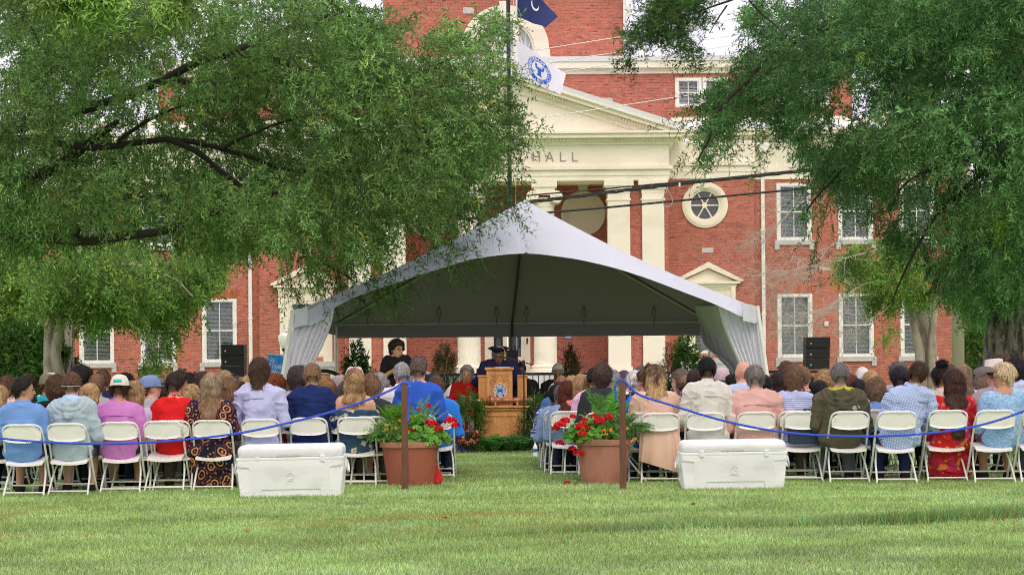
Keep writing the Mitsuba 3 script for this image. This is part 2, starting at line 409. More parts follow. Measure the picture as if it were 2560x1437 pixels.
class Body:
    """A seated or standing figure facing +y, its feet on z = 0 below the origin; every surface comes from distance fields."""

    def __init__(self, top=1.27, w=1.0, d=1.0, lean=0.0, side=0.0, yaw=0, pitch=0, tilt=0, female=False, stand=False, hands=None, head=1.09, hip=0.45, seed=0, arms_out=0.0):
        self.__dict__.update(locals())
        self.sh = top - 0.365 if not stand else top - 0.30
        if stand:
            self.hip = top * 0.53
        ox = lambda z: side * (z - self.hip)
        oy = lambda z: lean * (z - self.hip)
        self.ox, self.oy = ox, oy
        sh, hp = self.sh, self.hip
        self.H0 = np.array([ox(top) + 0.0, oy(top) + 0.02 + 0.03 * (lean > 0.15), top - 0.12 * head], np.float32)
        self.R = rot(yaw, pitch, tilt)
        self.neck = np.array([ox(sh), oy(sh) - 0.012, sh + 0.02])
        J = {}
        for s in (-1, 1):
            S = np.array([ox(sh) + s * 0.178 * w, oy(sh), sh - 0.018])
            if stand:
                E = S + [s * 0.075, -0.02, -0.28]; W = E + [s * 0.02, 0.08, -0.25]
                K = np.array([s * 0.10, 0.02, hp * 0.52]); A = np.array([s * 0.10, -0.02, 0.09])
            else:
                E = np.array([ox(sh) * 0.9 + s * (0.245 * w + arms_out), oy(sh) * 0.7 + 0.03, sh - 0.295])
                W = np.array([s * 0.10, 0.28 + oy(sh) * 0.4, hp + 0.13])
                K = np.array([s * 0.12 * w, 0.43, hp + 0.01]); A = np.array([s * 0.125 * w, 0.36, 0.09])
            if hands and s in hands:
                E, W = np.array(hands[s][0]), np.array(hands[s][1])
            J[s] = dict(S=S, E=E, W=W, K=K, A=A, P=np.array([s * 0.095 * w, 0.0, hp + 0.01]))
        self.J = J

    def torso(self, P, o=0.0):
        sh, hp, w, d = self.sh, self.hip, self.w, self.d
        c = lambda x, y, z: (x + self.ox(z), y + self.oy(z), z)
        m = (sh + hp) / 2
        fw = 0.93 if self.female else 1.0
        pel = ell(P, c(0, -0.01, hp + 0.03), (0.185 * w + o, 0.135 * d + o, 0.14 + o))
        bel = ell(P, c(0, 0.0, m - 0.07), (0.158 * w * fw + o, 0.125 * d + o, 0.21 + o))
        che = ell(P, c(0, -0.005, sh - 0.12), (0.172 * w * fw + o, 0.118 * d + o, 0.20 + o))
        shd = cap(P, c(-0.148 * w * fw, -0.008, sh - 0.005), c(0.148 * w * fw, -0.008, sh - 0.005), 0.068 + o)
        tr = [cap(P, c(s * 0.02, -0.02, sh + 0.085), c(s * 0.135 * w, -0.012, sh + 0.03), 0.050 + o, 0.042 + o) for s in (-1, 1)]
        return smin(pel, bel, che, shd, *tr, k=0.06)

    def arms(self, P, o=0.0, frac=2.0):
        """frac 0..1: down the upper arm, 1..2: down the forearm."""
        out = None
        k = 1.0 if not self.female else 0.88
        k *= 0.6 + 0.4 * self.w
        for s, j in self.J.items():
            u = min(frac, 1.0)
            E = j['S'] + (j['E'] - j['S']) * u
            d = cap(P, j['S'], E, 0.058 * k + o, (0.058 + (0.043 - 0.058) * u) * k + o)
            if frac > 1:
                W = j['E'] + (j['W'] - j['E']) * (frac - 1)
                d = smin(d, cap(P, j['E'], W, 0.043 * k + o, (0.043 + (0.029 - 0.043) * (frac - 1)) * k + o), k=0.02)
            out = d if out is None else np.minimum(out, d)
        return out

    def hand(self, P, s, fine=False):
        """Palm, four bent fingers and a thumb beyond the wrist."""
        j = self.J[s]
        f = (j['W'] - j['E']) / np.linalg.norm(j['W'] - j['E'])
        if self.hands and s in self.hands and len(self.hands[s]) > 2:
            f = np.array(self.hands[s][2], float); f /= np.linalg.norm(f)
        x = np.array([1.0, 0, 0]) - f * f[0]
        if np.linalg.norm(x) < 0.35:
            x = np.array([0, 1.0, 0]) - f * f[1]
        x /= np.linalg.norm(x)
        n = np.cross(x, f)
        if n[2] > 0:
            n = -n
        W = j['W']
        d = cap(P, W, W + f * 0.075, 0.026, 0.030)
        d = smin(d, cap(P, W + f * 0.065 - x * 0.022, W + f * 0.065 + x * 0.022, 0.017), k=0.02)
        for i, (ln, off) in enumerate(((0.070, -0.030), (0.080, -0.010), (0.076, 0.010), (0.060, 0.029))):
            a = W + f * 0.08 + x * off * s
            b = a + f * ln * 0.55 + n * 0.012 * (1 + 0.4 * i)
            c = b + f * ln * 0.30 + n * 0.030
            d = np.minimum(d, np.minimum(cap(P, a, b, 0.0095, 0.009), cap(P, b, c, 0.009, 0.0075)))
        t0 = W + f * 0.025 - x * s * 0.024
        t1 = t0 + f * 0.035 - x * s * 0.028 + n * 0.012
        return smin(d, np.minimum(cap(P, t0, t1, 0.012, 0.0105), cap(P, t1, t1 + f * 0.032 - x * s * 0.004, 0.0105, 0.009)), k=0.008)

    def hl(self, P):
        """Points in head axes."""
        return ((P - self.H0) @ self.R) / self.head

    def headd(self, P, o=0.0):
        q = self.hl(P)
        sk = ell(q, (0, -0.005, 0.022), (0.076 + o, 0.097 + o, 0.100 + o))
        jw = ell(q, (0, 0.030, -0.052), (0.056 + o, 0.060 + o, 0.072 + o))
        d = smin(sk, jw, k=0.035)
        if o == 0.0:
            d = smin(d, cap(q, (0, 0.092, 0.005), (0, 0.107, -0.026), 0.008, 0.013), k=0.015)
            d = smin(d, ell(q, (0, 0.083, -0.066), (0.022, 0.016, 0.012)), k=0.012)
            for s in (-1, 1):
                d = np.minimum(d, ell(q, (s * 0.082, -0.008, -0.012), (0.011, 0.022, 0.032)))
                d = np.maximum(d, -(ell(q, (s * 0.031, 0.098, 0.008), (0.017, 0.014, 0.011))))
        return d * self.head

    def legs(self, P, o=0.0, frac=2.0):
        out = None
        k = 0.55 + 0.45 * self.w
        for s, j in self.J.items():
            d = cap(P, j['P'], j['K'], 0.084 * k + o, 0.060 * k + o)
            if frac > 1:
                A = j['K'] + (j['A'] - j['K']) * (frac - 1)
                cm = j['K'] + (A - j['K']) * 0.35
                d = smin(d, cap(P, j['K'], A, 0.057 * k + o, 0.040 + o), ell(P, cm + [0, -0.012, 0], (0.052 * k + o, 0.056 * k + o, 0.12 + o)), k=0.03)
            out = d if out is None else np.minimum(out, d)
        return out

    def feet(self, P, o=0.0, only=None):
        out = None
        for s, j in self.J.items():
            if only not in (None, s):
                continue
            A = j['A']
            d = smin(cap(P, (A[0], A[1] - 0.02, 0.045), (A[0] + s * 0.02, A[1] + 0.15, 0.032), 0.042 + o, 0.036 + o), cap(P, A, (A[0], A[1] - 0.01, 0.05), 0.04 + o), k=0.03)
            out = d if out is None else np.minimum(out, d)
        return np.maximum(out, 0.004 - P[:, 2])

    def whole(self, P, legs=True):
        nk = cap(P, self.neck, self.H0 + self.R @ np.array([0, -0.018, -0.045], np.float32), 0.056 if not self.female else 0.047, 0.054 if not self.female else 0.045)
        d = smin(self.torso(P), self.arms(P), k=0.035)
        d = smin(d, nk, k=0.035)
        d = smin(d, self.headd(P), k=0.018)
        for s in (-1, 1):
            d = smin(d, self.hand(P, s), k=0.012)
        d = smin(d, self.legs(P, 0, 2.0 if legs else 1.0), k=0.05)
        if legs:
            d = smin(d, self.feet(P), k=0.02)
        return d

    def bounds(self, legs=True, z0=None):
        pts = [self.H0] + [j[k] for j in self.J.values() for k in ('S', 'E', 'W')] + [np.array([0, -0.2 * self.d, self.hip])]
        pts += [j[k] for j in self.J.values() for k in ('K', 'A')]
        p = np.array(pts)
        lo, hi = p.min(0) - 0.17, p.max(0) + 0.17
        hi[1] = max(hi[1], p[:, 1].max() + 0.2)
        lo[2] = -0.02 if legs else self.hip - 0.12
        if z0 is not None:
            lo[2] = z0
        hi[2] = self.top + 0.03
        return lo, hi


def hair_sdf(b, kind, seed=0):
    """Returns (distance function, lo, hi) of the hair on body b, in world axes of the figure."""
    amp = dict(buzz=0.0, short=0.005, mid=0.007, wavy=0.010, curly=0.014, afro=0.016, long=0.006, longwavy=0.009, bob=0.006, bun=0.005, pony=0.005, receding=0.004, shag=0.010, mullet=0.011, fringe=0.004)[kind]
    th = dict(buzz=0.006, short=0.015, mid=0.022, wavy=0.026, curly=0.030, afro=0.055, long=0.018, longwavy=0.022, bob=0.022, bun=0.014, pony=0.013, receding=0.011, shag=0.028, mullet=0.030, fringe=0.012)[kind]
    H, R = b.H0, b.R

    def f(P):
        q = b.hl(P)
        x, y, z = q.T
        if amp:
            fine = 26 if kind in ('curly', 'afro', 'mullet') else 16
            sc = np.array([fine, fine, fine * (0.9 if kind in ('curly', 'afro', 'mullet') else 0.35)])
            nz = meshkit.fbm(q * sc + seed * 7.7, 2) - 0.5
        else:
            nz = 0
        lowb = dict(buzz=-0.085, short=-0.092, mid=-0.105, wavy=-0.115, curly=-0.115, afro=-0.10, shag=-0.125, mullet=-0.14).get(kind, -0.095)
        nape = cap(q / np.array([1.1, 1, 1], np.float32), (0, -0.045, -0.01), (0, -0.046, lowb + 0.025), 0.058 + th * 0.55, 0.050 + th * 0.4)
        base = smin(ell(q, (0, -0.008, 0.024), (0.078 + th, 0.100 + th, 0.102 + th * 0.9)), nape, k=0.03) - amp * 2 * nz
        # scalp line: high on the forehead, behind the ears, down to the nape
        line = lowb + (0.082 - lowb) * np.clip((y + 0.085) / 0.165, 0, 1) ** 0.85
        side = np.where((y > -0.045), 0.012 + 0.0 * y, -1)
        cut = np.maximum(line, side * (np.abs(x) > 0.05)) - z
        if kind in ('afro', 'curly', 'wavy', 'shag', 'mullet'):
            cut = np.minimum(cut, line - 0.02 - z + 0.0)
        d = np.maximum(base, cut * 0.8)
        if kind == 'receding':
            d = np.maximum(d, -(ell(q, (0, 0.02, 0.125), (0.062, 0.10, 0.06))))
        if kind == 'fringe':
            d = np.maximum(d, z - 0.055)
        if kind in ('long', 'longwavy', 'bob'):
            L = dict(long=-0.30, longwavy=-0.33, bob=-0.155)[kind] if not hasattr(b, 'hairlen') else b.hairlen
            nz2 = (meshkit.fbm(P * np.array([34, 34, 4 if kind != 'longwavy' else 7]) + seed, 2) - 0.5) * (0.016 if kind != 'longwavy' else 0.026)
            back = smin(cap(q / np.array([1.65, 1.0, 1.0], np.float32), (0, -0.035, 0.04), (0, -0.060, -0.06), 0.062, 0.056),
                        cap(q / np.array([1.65, 1.0, 1.0], np.float32), (0, -0.060, -0.06), (0, -0.088, L), 0.058, 0.040), k=0.03)
            sides = [cap(q, (s * 0.066, -0.01, 0.03), (s * 0.088, -0.025, max(L, -0.19)), 0.030, 0.024) for s in (-1, 1)]
            d = smin(d, np.maximum(back, y - 0.03) - nz2, *[x_ - nz2 for x_ in sides], k=0.02)
        if kind == 'bun':
            d = smin(d, ell(q, (0, -0.055, 0.135), (0.062, 0.062, 0.052)) - 0.02 * (meshkit.fbm(q * 40 + seed, 2) - 0.5), k=0.012)
        if kind == 'pony':
            d = smin(d, cap(q, (0, -0.11, 0.02), (0, -0.135, -0.10), 0.030, 0.020) - 0.01 * nz, k=0.02)
        if kind == 'mullet':
            d = smin(d, cap(q / np.array([1.5, 1, 1], np.float32), (0, -0.06, -0.02), (0, -0.085, -0.125), 0.062, 0.045) - 0.03 * nz, k=0.03)
        if getattr(b, 'capped', False):
            d = np.maximum(d, z - 0.040 - 0.25 * y)
        return d * b.head

    L = dict(long=0.40, longwavy=0.43, bob=0.24).get(kind, 0.19)
    if hasattr(b, 'hairlen') and kind in ('long', 'longwavy', 'bob'):
        L = -b.hairlen + 0.1
    lo = H - np.array([0.17, 0.22, L]); hi = H + np.array([0.17, 0.17, 0.23])
    return f, lo, hi


def settle(V, b, lift=0.004):
    """Keeps hair outside the clothed back: pushes vertices out along -y where they sink into the torso."""
    P = V.astype(np.float32)
    d = np.minimum(b.torso(P, 0.022), 1)
    ins = d < lift
    V = V.copy()
    V[ins, 1] -= (lift - d[ins]) * 1.3
    return V


def wrinkle(V, F, amt, seed, scale=(9, 9, 16), hip=0.4):
    """Cloth folds: ridged noise along the normals."""
    n = vnormals(V, F)
    amt = amt * 1.5
    wv = V + 0.07 * (meshkit.fbm(V * 5 + seed, 2) - 0.5)[:, None]
    a = meshkit.noise(wv * np.array([7, 7, 9]) + seed * 5.3)
    a2 = meshkit.noise((wv + np.array([0.3, 0, 0.2]) * V[:, 2:]) * np.array([13, 13, 13]) + seed * 2.7)
    r = (1 - np.abs(2 * a - 1)) ** 3 + 0.5 * (1 - np.abs(2 * a2 - 1)) ** 3
    b = meshkit.noise(wv * np.array([15, 15, 3.2]) + seed * 9.1)
    return V + n * ((r - 0.35) * amt + (b - 0.5) * amt * 1.2)[:, None]


def slim(V, F, tol):
    """Fewer triangles within a tolerance in metres."""
    import manifold3d as m3
    m = m3.Manifold(m3.Mesh(np.asarray(V, np.float32), np.asarray(F, np.uint32)))
    if m.status() != m3.Error.NoError or m.num_tri() < 200:
        return V, F
    q = m.simplify(tol).to_mesh()
    return np.array(q.vert_properties[:, :3], float), np.array(q.tri_verts)


def put(mesh, x, Y, z, face=0.0):
    m = rotz(mesh, face) if face else mesh
    return np.asarray(m[0]) + np.array([x, Y, z]), m[1]


def person(label, x, Y, b, skin='fair', hair=('short', 'brown'), shirt=(0.3, 0.3, 0.4), sleeve=2.0, shirt_name='shirt', shirt_mat='m_cloth', collar=True, neck=0.0,
           trousers=(0.03, 0.03, 0.04), dress=False, shoes=(0.03, 0.02, 0.02), legs=True, h=0.016, hh=0.013, face=0.0, z=None, group=None, hood=None, off_shoulder=False,
           bare_legs=False, wr=0.010, seed=0, extras=(), gown=False, scalp=None, hairmix=None, yoke=False):
    k = thing('person', label, 'person', group)
    z = gz(x) if z is None else z
    sk = SKINC[skin] if isinstance(skin, str) else skin
    W = lambda m: put(m, x, Y, z, face)
    lo, hi = b.bounds(legs)
    tol = 0.0009 if h < 0.012 else 0.0028 if h < 0.017 else 0.0055
    V, F = slim(*nets(lambda P: b.whole(P, legs), lo, hi, h), tol)
    col = tint(V, sk, 0.10, (20, 20, 20), seed)
    q = b.hl(V.astype(np.float32))
    if hair and hair[0] in ('short', 'buzz', 'mid', 'fringe', 'curly', 'receding'):          # clipped hair below the cap fades into the skin of the nape
        y_, z_, x_ = q[:, 1], q[:, 2], np.abs(q[:, 0])
        line = -0.092 + 0.174 * np.clip((y_ + 0.085) / 0.165, 0, 1) ** 0.85
        t = np.clip((z_ - (line - 0.034)) / 0.034, 0, 1) * (y_ < 0.05) * (z_ > -0.128) * (np.linalg.norm(q, axis=1) < 0.15)
        hc_ = np.array(HAIRC[hair[1]] if isinstance(hair[1], str) else hair[1])
        col = col * (1 - 0.85 * t[:, None]) + hc_ * 1.1 * 0.85 * t[:, None]
    lips = (ell(q, (0, 0.090, -0.066), (0.024, 0.03, 0.008)) < 0.002) & (q[:, 1] > 0.07)
    col[lips] = np.array(sk) * [0.75, 0.45, 0.45]
    part(k, 'body', W((V, F)), 'm_skin', True, color=col)
    sh, hp = b.sh, b.hip
    nz_ = b.neck

    def shirt_f(P):
        o = 0.014
        d = smin(b.torso(P, o), b.arms(P, o + 0.003, sleeve), k=0.016)
        if dress and not b.stand:
            th = cap(P, (0, 0.02, hp), (0, 0.42, hp + 0.01), 0.10 + o)
            q_ = P / np.array([2.1 * b.w, 1, 1], np.float32)
            th = cap(q_, (0, 0.0, hp - 0.01), (0, 0.43, hp - 0.0), 0.095, 0.075)
            d = smin(d, th, cap(q_, (0, 0.42, hp), (0, 0.40, 0.16), 0.075, 0.06) if dress == 'long' else cap(q_, (0, 0.42, hp), (0, 0.41, 0.33), 0.075, 0.06), k=0.05)
            if dress == 'long':
                d = smin(d, cap(q_, (0, -0.02, hp - 0.03), (0, 0.15, 0.10), 0.10, 0.11), k=0.05)
        elif gown:
            if b.stand:
                d = smin(d, cap(P / np.array([1.3, 1, 1], np.float32), (0, 0, sh - 0.3), (0, 0, 0.12), 0.16, 0.23), k=0.08)
            else:
                q_ = P / np.array([2.1 * b.w, 1, 1], np.float32)
                d = smin(d, cap(q_, (0, 0.0, hp), (0, 0.43, hp), 0.10, 0.09), cap(q_, (0, 0.43, hp), (0, 0.42, 0.16), 0.09, 0.10), k=0.05)
            d = smin(d, b.arms(P, 0.04, sleeve), k=0.04)
        else:
            d = np.maximum(d, (hp - 0.085) - P[:, 2])
        # neckline
        r = np.linalg.norm(P[:, :2] - np.array([b.ox(sh + 0.06), b.oy(sh + 0.06) + 0.012]), axis=1)
        nl = sh + (0.088 if not b.female else 0.072) - neck
        d = np.maximum(d, np.minimum(P[:, 2] - nl, (0.076 if not b.female else 0.088) + neck - r) if not off_shoulder else P[:, 2] - (sh - 0.075))
        d = np.maximum(d, P[:, 2] - (sh + (0.105 if not b.female else 0.085)))
        if collar and not off_shoulder:
            c = np.array([b.ox(sh + 0.07), b.oy(sh + 0.07) + 0.004])
            rr = np.linalg.norm((P[:, :2] - c) / np.array([1.0, 1.0]), axis=1)
            zt = sh + 0.122 - 0.35 * (P[:, 1] - c[1])
            ring = np.maximum(np.abs(rr - 0.071) - 0.0085, np.maximum(P[:, 2] - zt, (sh + 0.03) - P[:, 2]))
            d = smin(d, ring, k=0.012)
        if hood is not None:
            c = lambda xx, yy, zz: (xx + b.ox(zz), yy + b.oy(zz), zz)
            hd = cap(P / np.array([1.5, 1, 1], np.float32), np.array(c(0, -0.125, sh + 0.055)) / [1.5, 1, 1], np.array(c(0, -0.150, sh - 0.085)) / [1.5, 1, 1], 0.050, 0.036)
            ring = np.linalg.norm(P[:, :2] - np.array([b.ox(sh), b.oy(sh) - 0.015]), axis=1)
            col_ = np.maximum(np.abs(ring - 0.098) - 0.022, np.abs(P[:, 2] - (sh + 0.06) + 0.25 * (P[:, 1] - b.oy(sh))) - 0.028)
            d = smin(d, hd, col_, k=0.03)
        return d

    lo2, hi2 = b.bounds(legs)
    lo2 = np.minimum(lo2, lo2 - 0.02)
    if not dress and not gown:
        lo2[2] = hp - 0.13
        hi2[1] = max(j['W'][1] for j in b.J.values()) + 0.1 if sleeve > 1 else max(0.3, b.oy(sh) + 0.25)
    else:
        lo2[2] = 0.03
    hi2[2] = sh + 0.14
    V, F = nets(shirt_f, lo2, hi2, h)
    V = wrinkle(V, F, wr, seed + 1)
    if hood is not None:
        n = vnormals(V, F)
        rr = np.linalg.norm((V - [b.ox(sh), b.oy(sh) - 0.02, sh + 0.09]) * [0.85, 0.5, 1.0], axis=1)
        msk = np.clip((0.23 - rr) / 0.05, 0, 1) * (V[:, 1] < b.oy(sh) - 0.05)
        V = V + n * (np.sin(rr * 150) * 0.006 * msk)[:, None]
    V, F = slim(V, F, tol * 0.8)
    if shirt_mat == 'm_cloth':
        cc = tint(V, shirt, 0.06, (8, 8, 8), seed)
        if hood is not None and hood is not True:
            c = np.array([b.ox(sh), b.oy(sh) - 0.015])
            lining = (V[:, 2] > sh + 0.055) & (np.linalg.norm(V[:, :2] - c, axis=1) < 0.135)
            cc[lining] = hood
        part(k, shirt_name, W((V, F)), shirt_mat, True, color=cc)
    else:
        part(k, shirt_name, W((V, F)), shirt_mat, True)
    if collar and hood is None and not off_shoulder and not gown and shirt_mat in ('m_cloth', 'm_plaid', 'm_stripes'):
        a_ = np.linspace(0, 2 * math.pi, 30)
        c_ = np.array([b.ox(sh + 0.08), b.oy(sh + 0.08) + 0.004])
        rings = []
        for r_, dz_ in ((0.068, 0.118), (0.073, 0.127), (0.079, 0.122), (0.091, 0.078), (0.089, 0.074)):
            rings.append([(c_[0] + r_ * math.cos(t), c_[1] + r_ * math.sin(t), sh + dz_ - 0.30 * r_ * (1 + math.sin(t)) * (1 if dz_ > 0.1 else 1.25)) for t in a_])
        m_ = grid(np.array(rings))
        if shirt_mat == 'm_cloth':
            part(k, 'collar', W(m_), 'm_cloth', True, color=np.tile(np.clip(np.asarray(shirt) * 1.22 + 0.01, 0, 1), (len(m_[0]), 1)))
        else:
            part(k, 'collar', W(m_), shirt_mat, True)
    if yoke:                                              # seam of the yoke, found on the back of the shirt
        xs_ = np.linspace(-0.165, 0.165, 22) * b.w
        ys_ = np.full(22, -0.40); z_ = sh - 0.045 - 0.25 * np.abs(xs_) ** 1.5
        for _ in range(40):
            P_ = np.stack([xs_ + b.ox(sh), ys_ + b.oy(sh), z_], 1).astype(np.float32)
            ys_ = ys_ + np.clip(smin(b.torso(P_, 0.014), b.arms(P_, 0.017, sleeve), k=0.016), -0.02, 0.05) * 0.7
        m_ = tube(np.stack([xs_ + b.ox(sh), ys_ + b.oy(sh) - 0.007, z_], 1), 0.006, 6)
        part(k, 'yoke_seam', W(m_), 'm_cloth', True, color=np.tile(np.asarray(shirt if shirt is not None else (0.2, 0.3, 0.5)) * 0.72, (len(m_[0]), 1)))
    if legs and not dress and not gown and trousers is not None:
        short = bare_legs
        def tr_f(P):
            d = smin(np.maximum(b.legs(P, 0.014, 1.0 if short else 1.93), 0.10 - P[:, 1]), b.legs(P, 0.004, 1.0), ell(P, (0, 0.01, hp + 0.02), (0.172 * b.w, 0.115 * b.d, 0.11)), k=0.04)
            return np.maximum(d, P[:, 2] - (hp + 0.09))
        lo3, hi3 = b.bounds(True)
        lo3[2] = 0.02; hi3[2] = hp + 0.16
        V, F = nets(tr_f, lo3, hi3, h)
        V = wrinkle(V, F, 0.008, seed + 2)
        V, F = slim(V, F, tol)
        part(k, 'shorts' if short else 'trousers', W((V, F)), 'm_cloth', True, color=tint(V, trousers, 0.08, (8, 8, 8), seed))
    if legs and shoes is not None:
        lo3, hi3 = b.bounds(True)
        lo3[2] = -0.01; hi3[2] = 0.12
        for s in (-1, 1):
            V, F = nets(lambda P: np.maximum(b.feet(P, 0.006, s), P[:, 2] - 0.085), lo3, hi3, h)
            V, F = slim(V, F, 0.003)
            part(k, 'shoe', W((V, F)), 'm_cloth', True, color=tint(V, shoes, 0.05))
    if hair and hair[0] != 'none':
        f, lo4, hi4 = hair_sdf(b, hair[0], seed)
        V, F = nets(f, lo4, hi4, hh)
        if hair[0] in ('long', 'longwavy', 'bob', 'mullet'):
            V = settle(V, b)
        V, F = slim(V, F, 0.0015 if h < 0.017 else 0.003)
        hc = np.array(HAIRC[hair[1]] if isinstance(hair[1], str) else hair[1])
        st = meshkit.fbm(V * np.array([60, 60, 9]) + seed, 3)
        big = meshkit.fbm(V * np.array([14, 14, 9]) + seed + 40, 2)
        cc = hc[None] * (0.45 + 0.9 * st + 0.35 * (big - 0.5))[:, None]
        if hairmix is not None:
            t = np.clip((big - 0.35) * 3 + hairmix[1] * (b.H0[2] - 0.02 - V[:, 2]) * 6, 0, 1)[:, None]
            cc = cc * (1 - t) + np.array(HAIRC[hairmix[0]])[None] * (0.5 + st)[:, None] * t
        # locks: thin slivers laid along the growth over the whole head of hair
        rs = np.random.default_rng(int(seed) + 500)
        N_ = vnormals(V, F)
        ar = np.linalg.norm(np.cross(V[F[:, 1]] - V[F[:, 0]], V[F[:, 2]] - V[F[:, 0]]), axis=1)
        nl_ = int((1300 if h < 0.017 else 480) * (0.15 if hair[0] == 'buzz' else 1) * (1.5 if hair[0] in ('long', 'longwavy') else 1))
        fi = rs.choice(len(F), nl_, p=ar / ar.sum())
        wq = rs.dirichlet((1, 1, 1), nl_)
        P_ = (V[F[fi]] * wq[..., None]).sum(1); n_ = N_[F[fi, 0]]
        crown = b.H0 + b.R @ np.array([0.01, -0.035, 0.12], np.float32)
        g_ = P_ - crown
        g_ /= np.linalg.norm(g_, axis=1, keepdims=True) + 1e-9
        low = np.clip((b.H0[2] + 0.05 - P_[:, 2:]) / 0.1, 0, 1)
        g_ = g_ * (1 - 0.7 * low) + np.array([0, 0, -1.0]) * low
        if hair[0] in ('curly', 'afro', 'mullet', 'wavy', 'shag'):
            g_ = g_ * 0.5 + rs.normal(0, 0.6, g_.shape)
        else:
            g_ = g_ + rs.normal(0, 0.13, g_.shape)
        g_ -= n_ * (g_ * n_).sum(1, keepdims=True)
        g_ /= np.linalg.norm(g_, axis=1, keepdims=True) + 1e-9
        sd_ = np.cross(n_, g_)
        Lk = {'short': 0.032, 'buzz': 0.012, 'fringe': 0.025, 'afro': 0.03, 'curly': 0.04}.get(hair[0], 0.055) * rs.uniform(0.6, 1.3, (nl_, 1))
        wl = (0.0030 if h < 0.017 else 0.0048) * rs.uniform(0.6, 1.3, (nl_, 1))
        up_ = 0.0042 * rs.uniform(0.3, 1.6, (nl_, 1)) * (2.2 if hair[0] in ('curly', 'afro', 'shag', 'mullet', 'wavy') else 1)
        lv = np.stack([P_ - sd_ * wl + n_ * 0.001, P_ + sd_ * wl + n_ * 0.001, P_ + g_ * Lk + n_ * up_], 1).reshape(-1, 3)
        lc = cc[F[fi, 0]] * rs.choice([0.55, 0.85, 1.15, 1.5], (nl_, 1)) * rs.uniform(0.85, 1.15, (nl_, 1))
        F = np.vstack([F, np.arange(3 * nl_).reshape(-1, 3) + len(V)])
        V = np.vstack([V, lv]); cc = np.vstack([cc, np.repeat(lc, 3, 0)])
        part(k, 'hair', W((V, F)), 'm_hair', True, color=np.clip(cc, 0.004, 1))
    for name, fn in extras:
        fn(k, name, b, W)
    return k


def on_head(shape, mat_, smooth=40, color=None, label=None):
    """An extra made in head axes: shape(b) gives a mesh there."""
    def fn(k, name, b, W):
        v, f = shape
        v = (np.asarray(v) * b.head) @ b.R.T.astype(float) + b.H0
        if color is not None:
            part(k, name, W((v, f)), 'm_cloth', True, color=np.tile(color, (len(v), 1)), label=label)
        else:
            part(k, name, W((v, f)), mat_, smooth, label=label)
    return fn


def glasses_up(tilt=0.0):
    """Sunglasses pushed up on the crown."""
    ms = []
    for s in (-1, 1):
        a = np.linspace(0, 2 * math.pi, 14, endpoint=False)
        ring = np.stack([s * 0.036 + 0.031 * np.cos(a), 0.055 + 0.006 * np.sin(a), 0.138 + 0.020 * np.sin(a)], 1)
        ms.append(tube(ring, 0.0035, 6, closed=True))
        ms.append((np.vstack([ring, ring.mean(0)]), np.array([[i, (i + 1) % 14, 14] for i in range(14)])))
        ms.append(tube([(s * 0.067, 0.052, 0.142), (s * 0.090, 0.0, 0.090), (s * 0.094, -0.035, 0.045)], 0.0045, 6))
    ms.append(tube([(-0.008, 0.056, 0.143), (0.008, 0.056, 0.143)], 0.003, 6))
    return cat(*ms)


def glasses_on():
    ms = []
    for s in (-1, 1):
        a = np.linspace(0, 2 * math.pi, 14, endpoint=False)
        ring = np.stack([s * 0.033 + 0.026 * np.cos(a), 0.106 - 0.25 * np.abs(0.026 * np.cos(a) * 0), 0.006 + 0.019 * np.sin(a)], 1)
        ms.append(tube(ring, 0.003, 6, closed=True))
        ms.append(tube([(s * 0.058, 0.104, 0.010), (s * 0.084, 0.05, 0.010), (s * 0.088, -0.02, 0.004)], 0.0025, 6))
    ms.append(tube([(-0.008, 0.107, 0.008), (0.008, 0.107, 0.008)], 0.0025, 6))
    return cat(*ms)


def lenses():
    ms = []
    for s in (-1, 1):
        a = np.linspace(0, 2 * math.pi, 14, endpoint=False)
        ring = np.stack([s * 0.033 + 0.026 * np.cos(a), 0 * a + 0.105, 0.006 + 0.019 * np.sin(a)], 1)
        ms.append((np.vstack([ring, ring.mean(0)]), np.array([[i, (i + 1) % 14, 14] for i in range(14)])))
    return cat(*ms)


def cap_mesh(back=False, flat=False):
    """Baseball cap: crown and brim, in head axes."""
    th = np.linspace(0, math.pi / 2, 9)
    a = np.linspace(0, 2 * math.pi, 28, endpoint=False)
    P = np.array([[(0.094 * math.cos(u) * t_, -0.006 + 0.117 * math.sin(u) * t_, 0.020 + 0.125 * zt) for u in a] for t_, zt in ((math.cos(t) ** 0.6 if t < 1.56 else 0.0, math.sin(t)) for t in th)])
    P = np.concatenate([P, P[:, :1]], 1)
    crown = grid(P)
    sgn = -1 if back else 1
    u = np.linspace(-1.0, 1.0, 13)
    rows = []
    for r in (0.0, 0.5, 1.0):
        rows.append([(0.088 * math.sin(t * 1.25), sgn * (0.105 * math.cos(t * 1.25) + r * 0.075 * (1 - 0.35 * t * t)) - 0.006, 0.026 - r * 0.012 - 0.012 * t * t * (0 if flat else 1)) for t in u])
    R = np.array(rows)
    under = R.copy(); under[..., 2] -= 0.005
    return crown, cat(grid(R), grid(under, True))


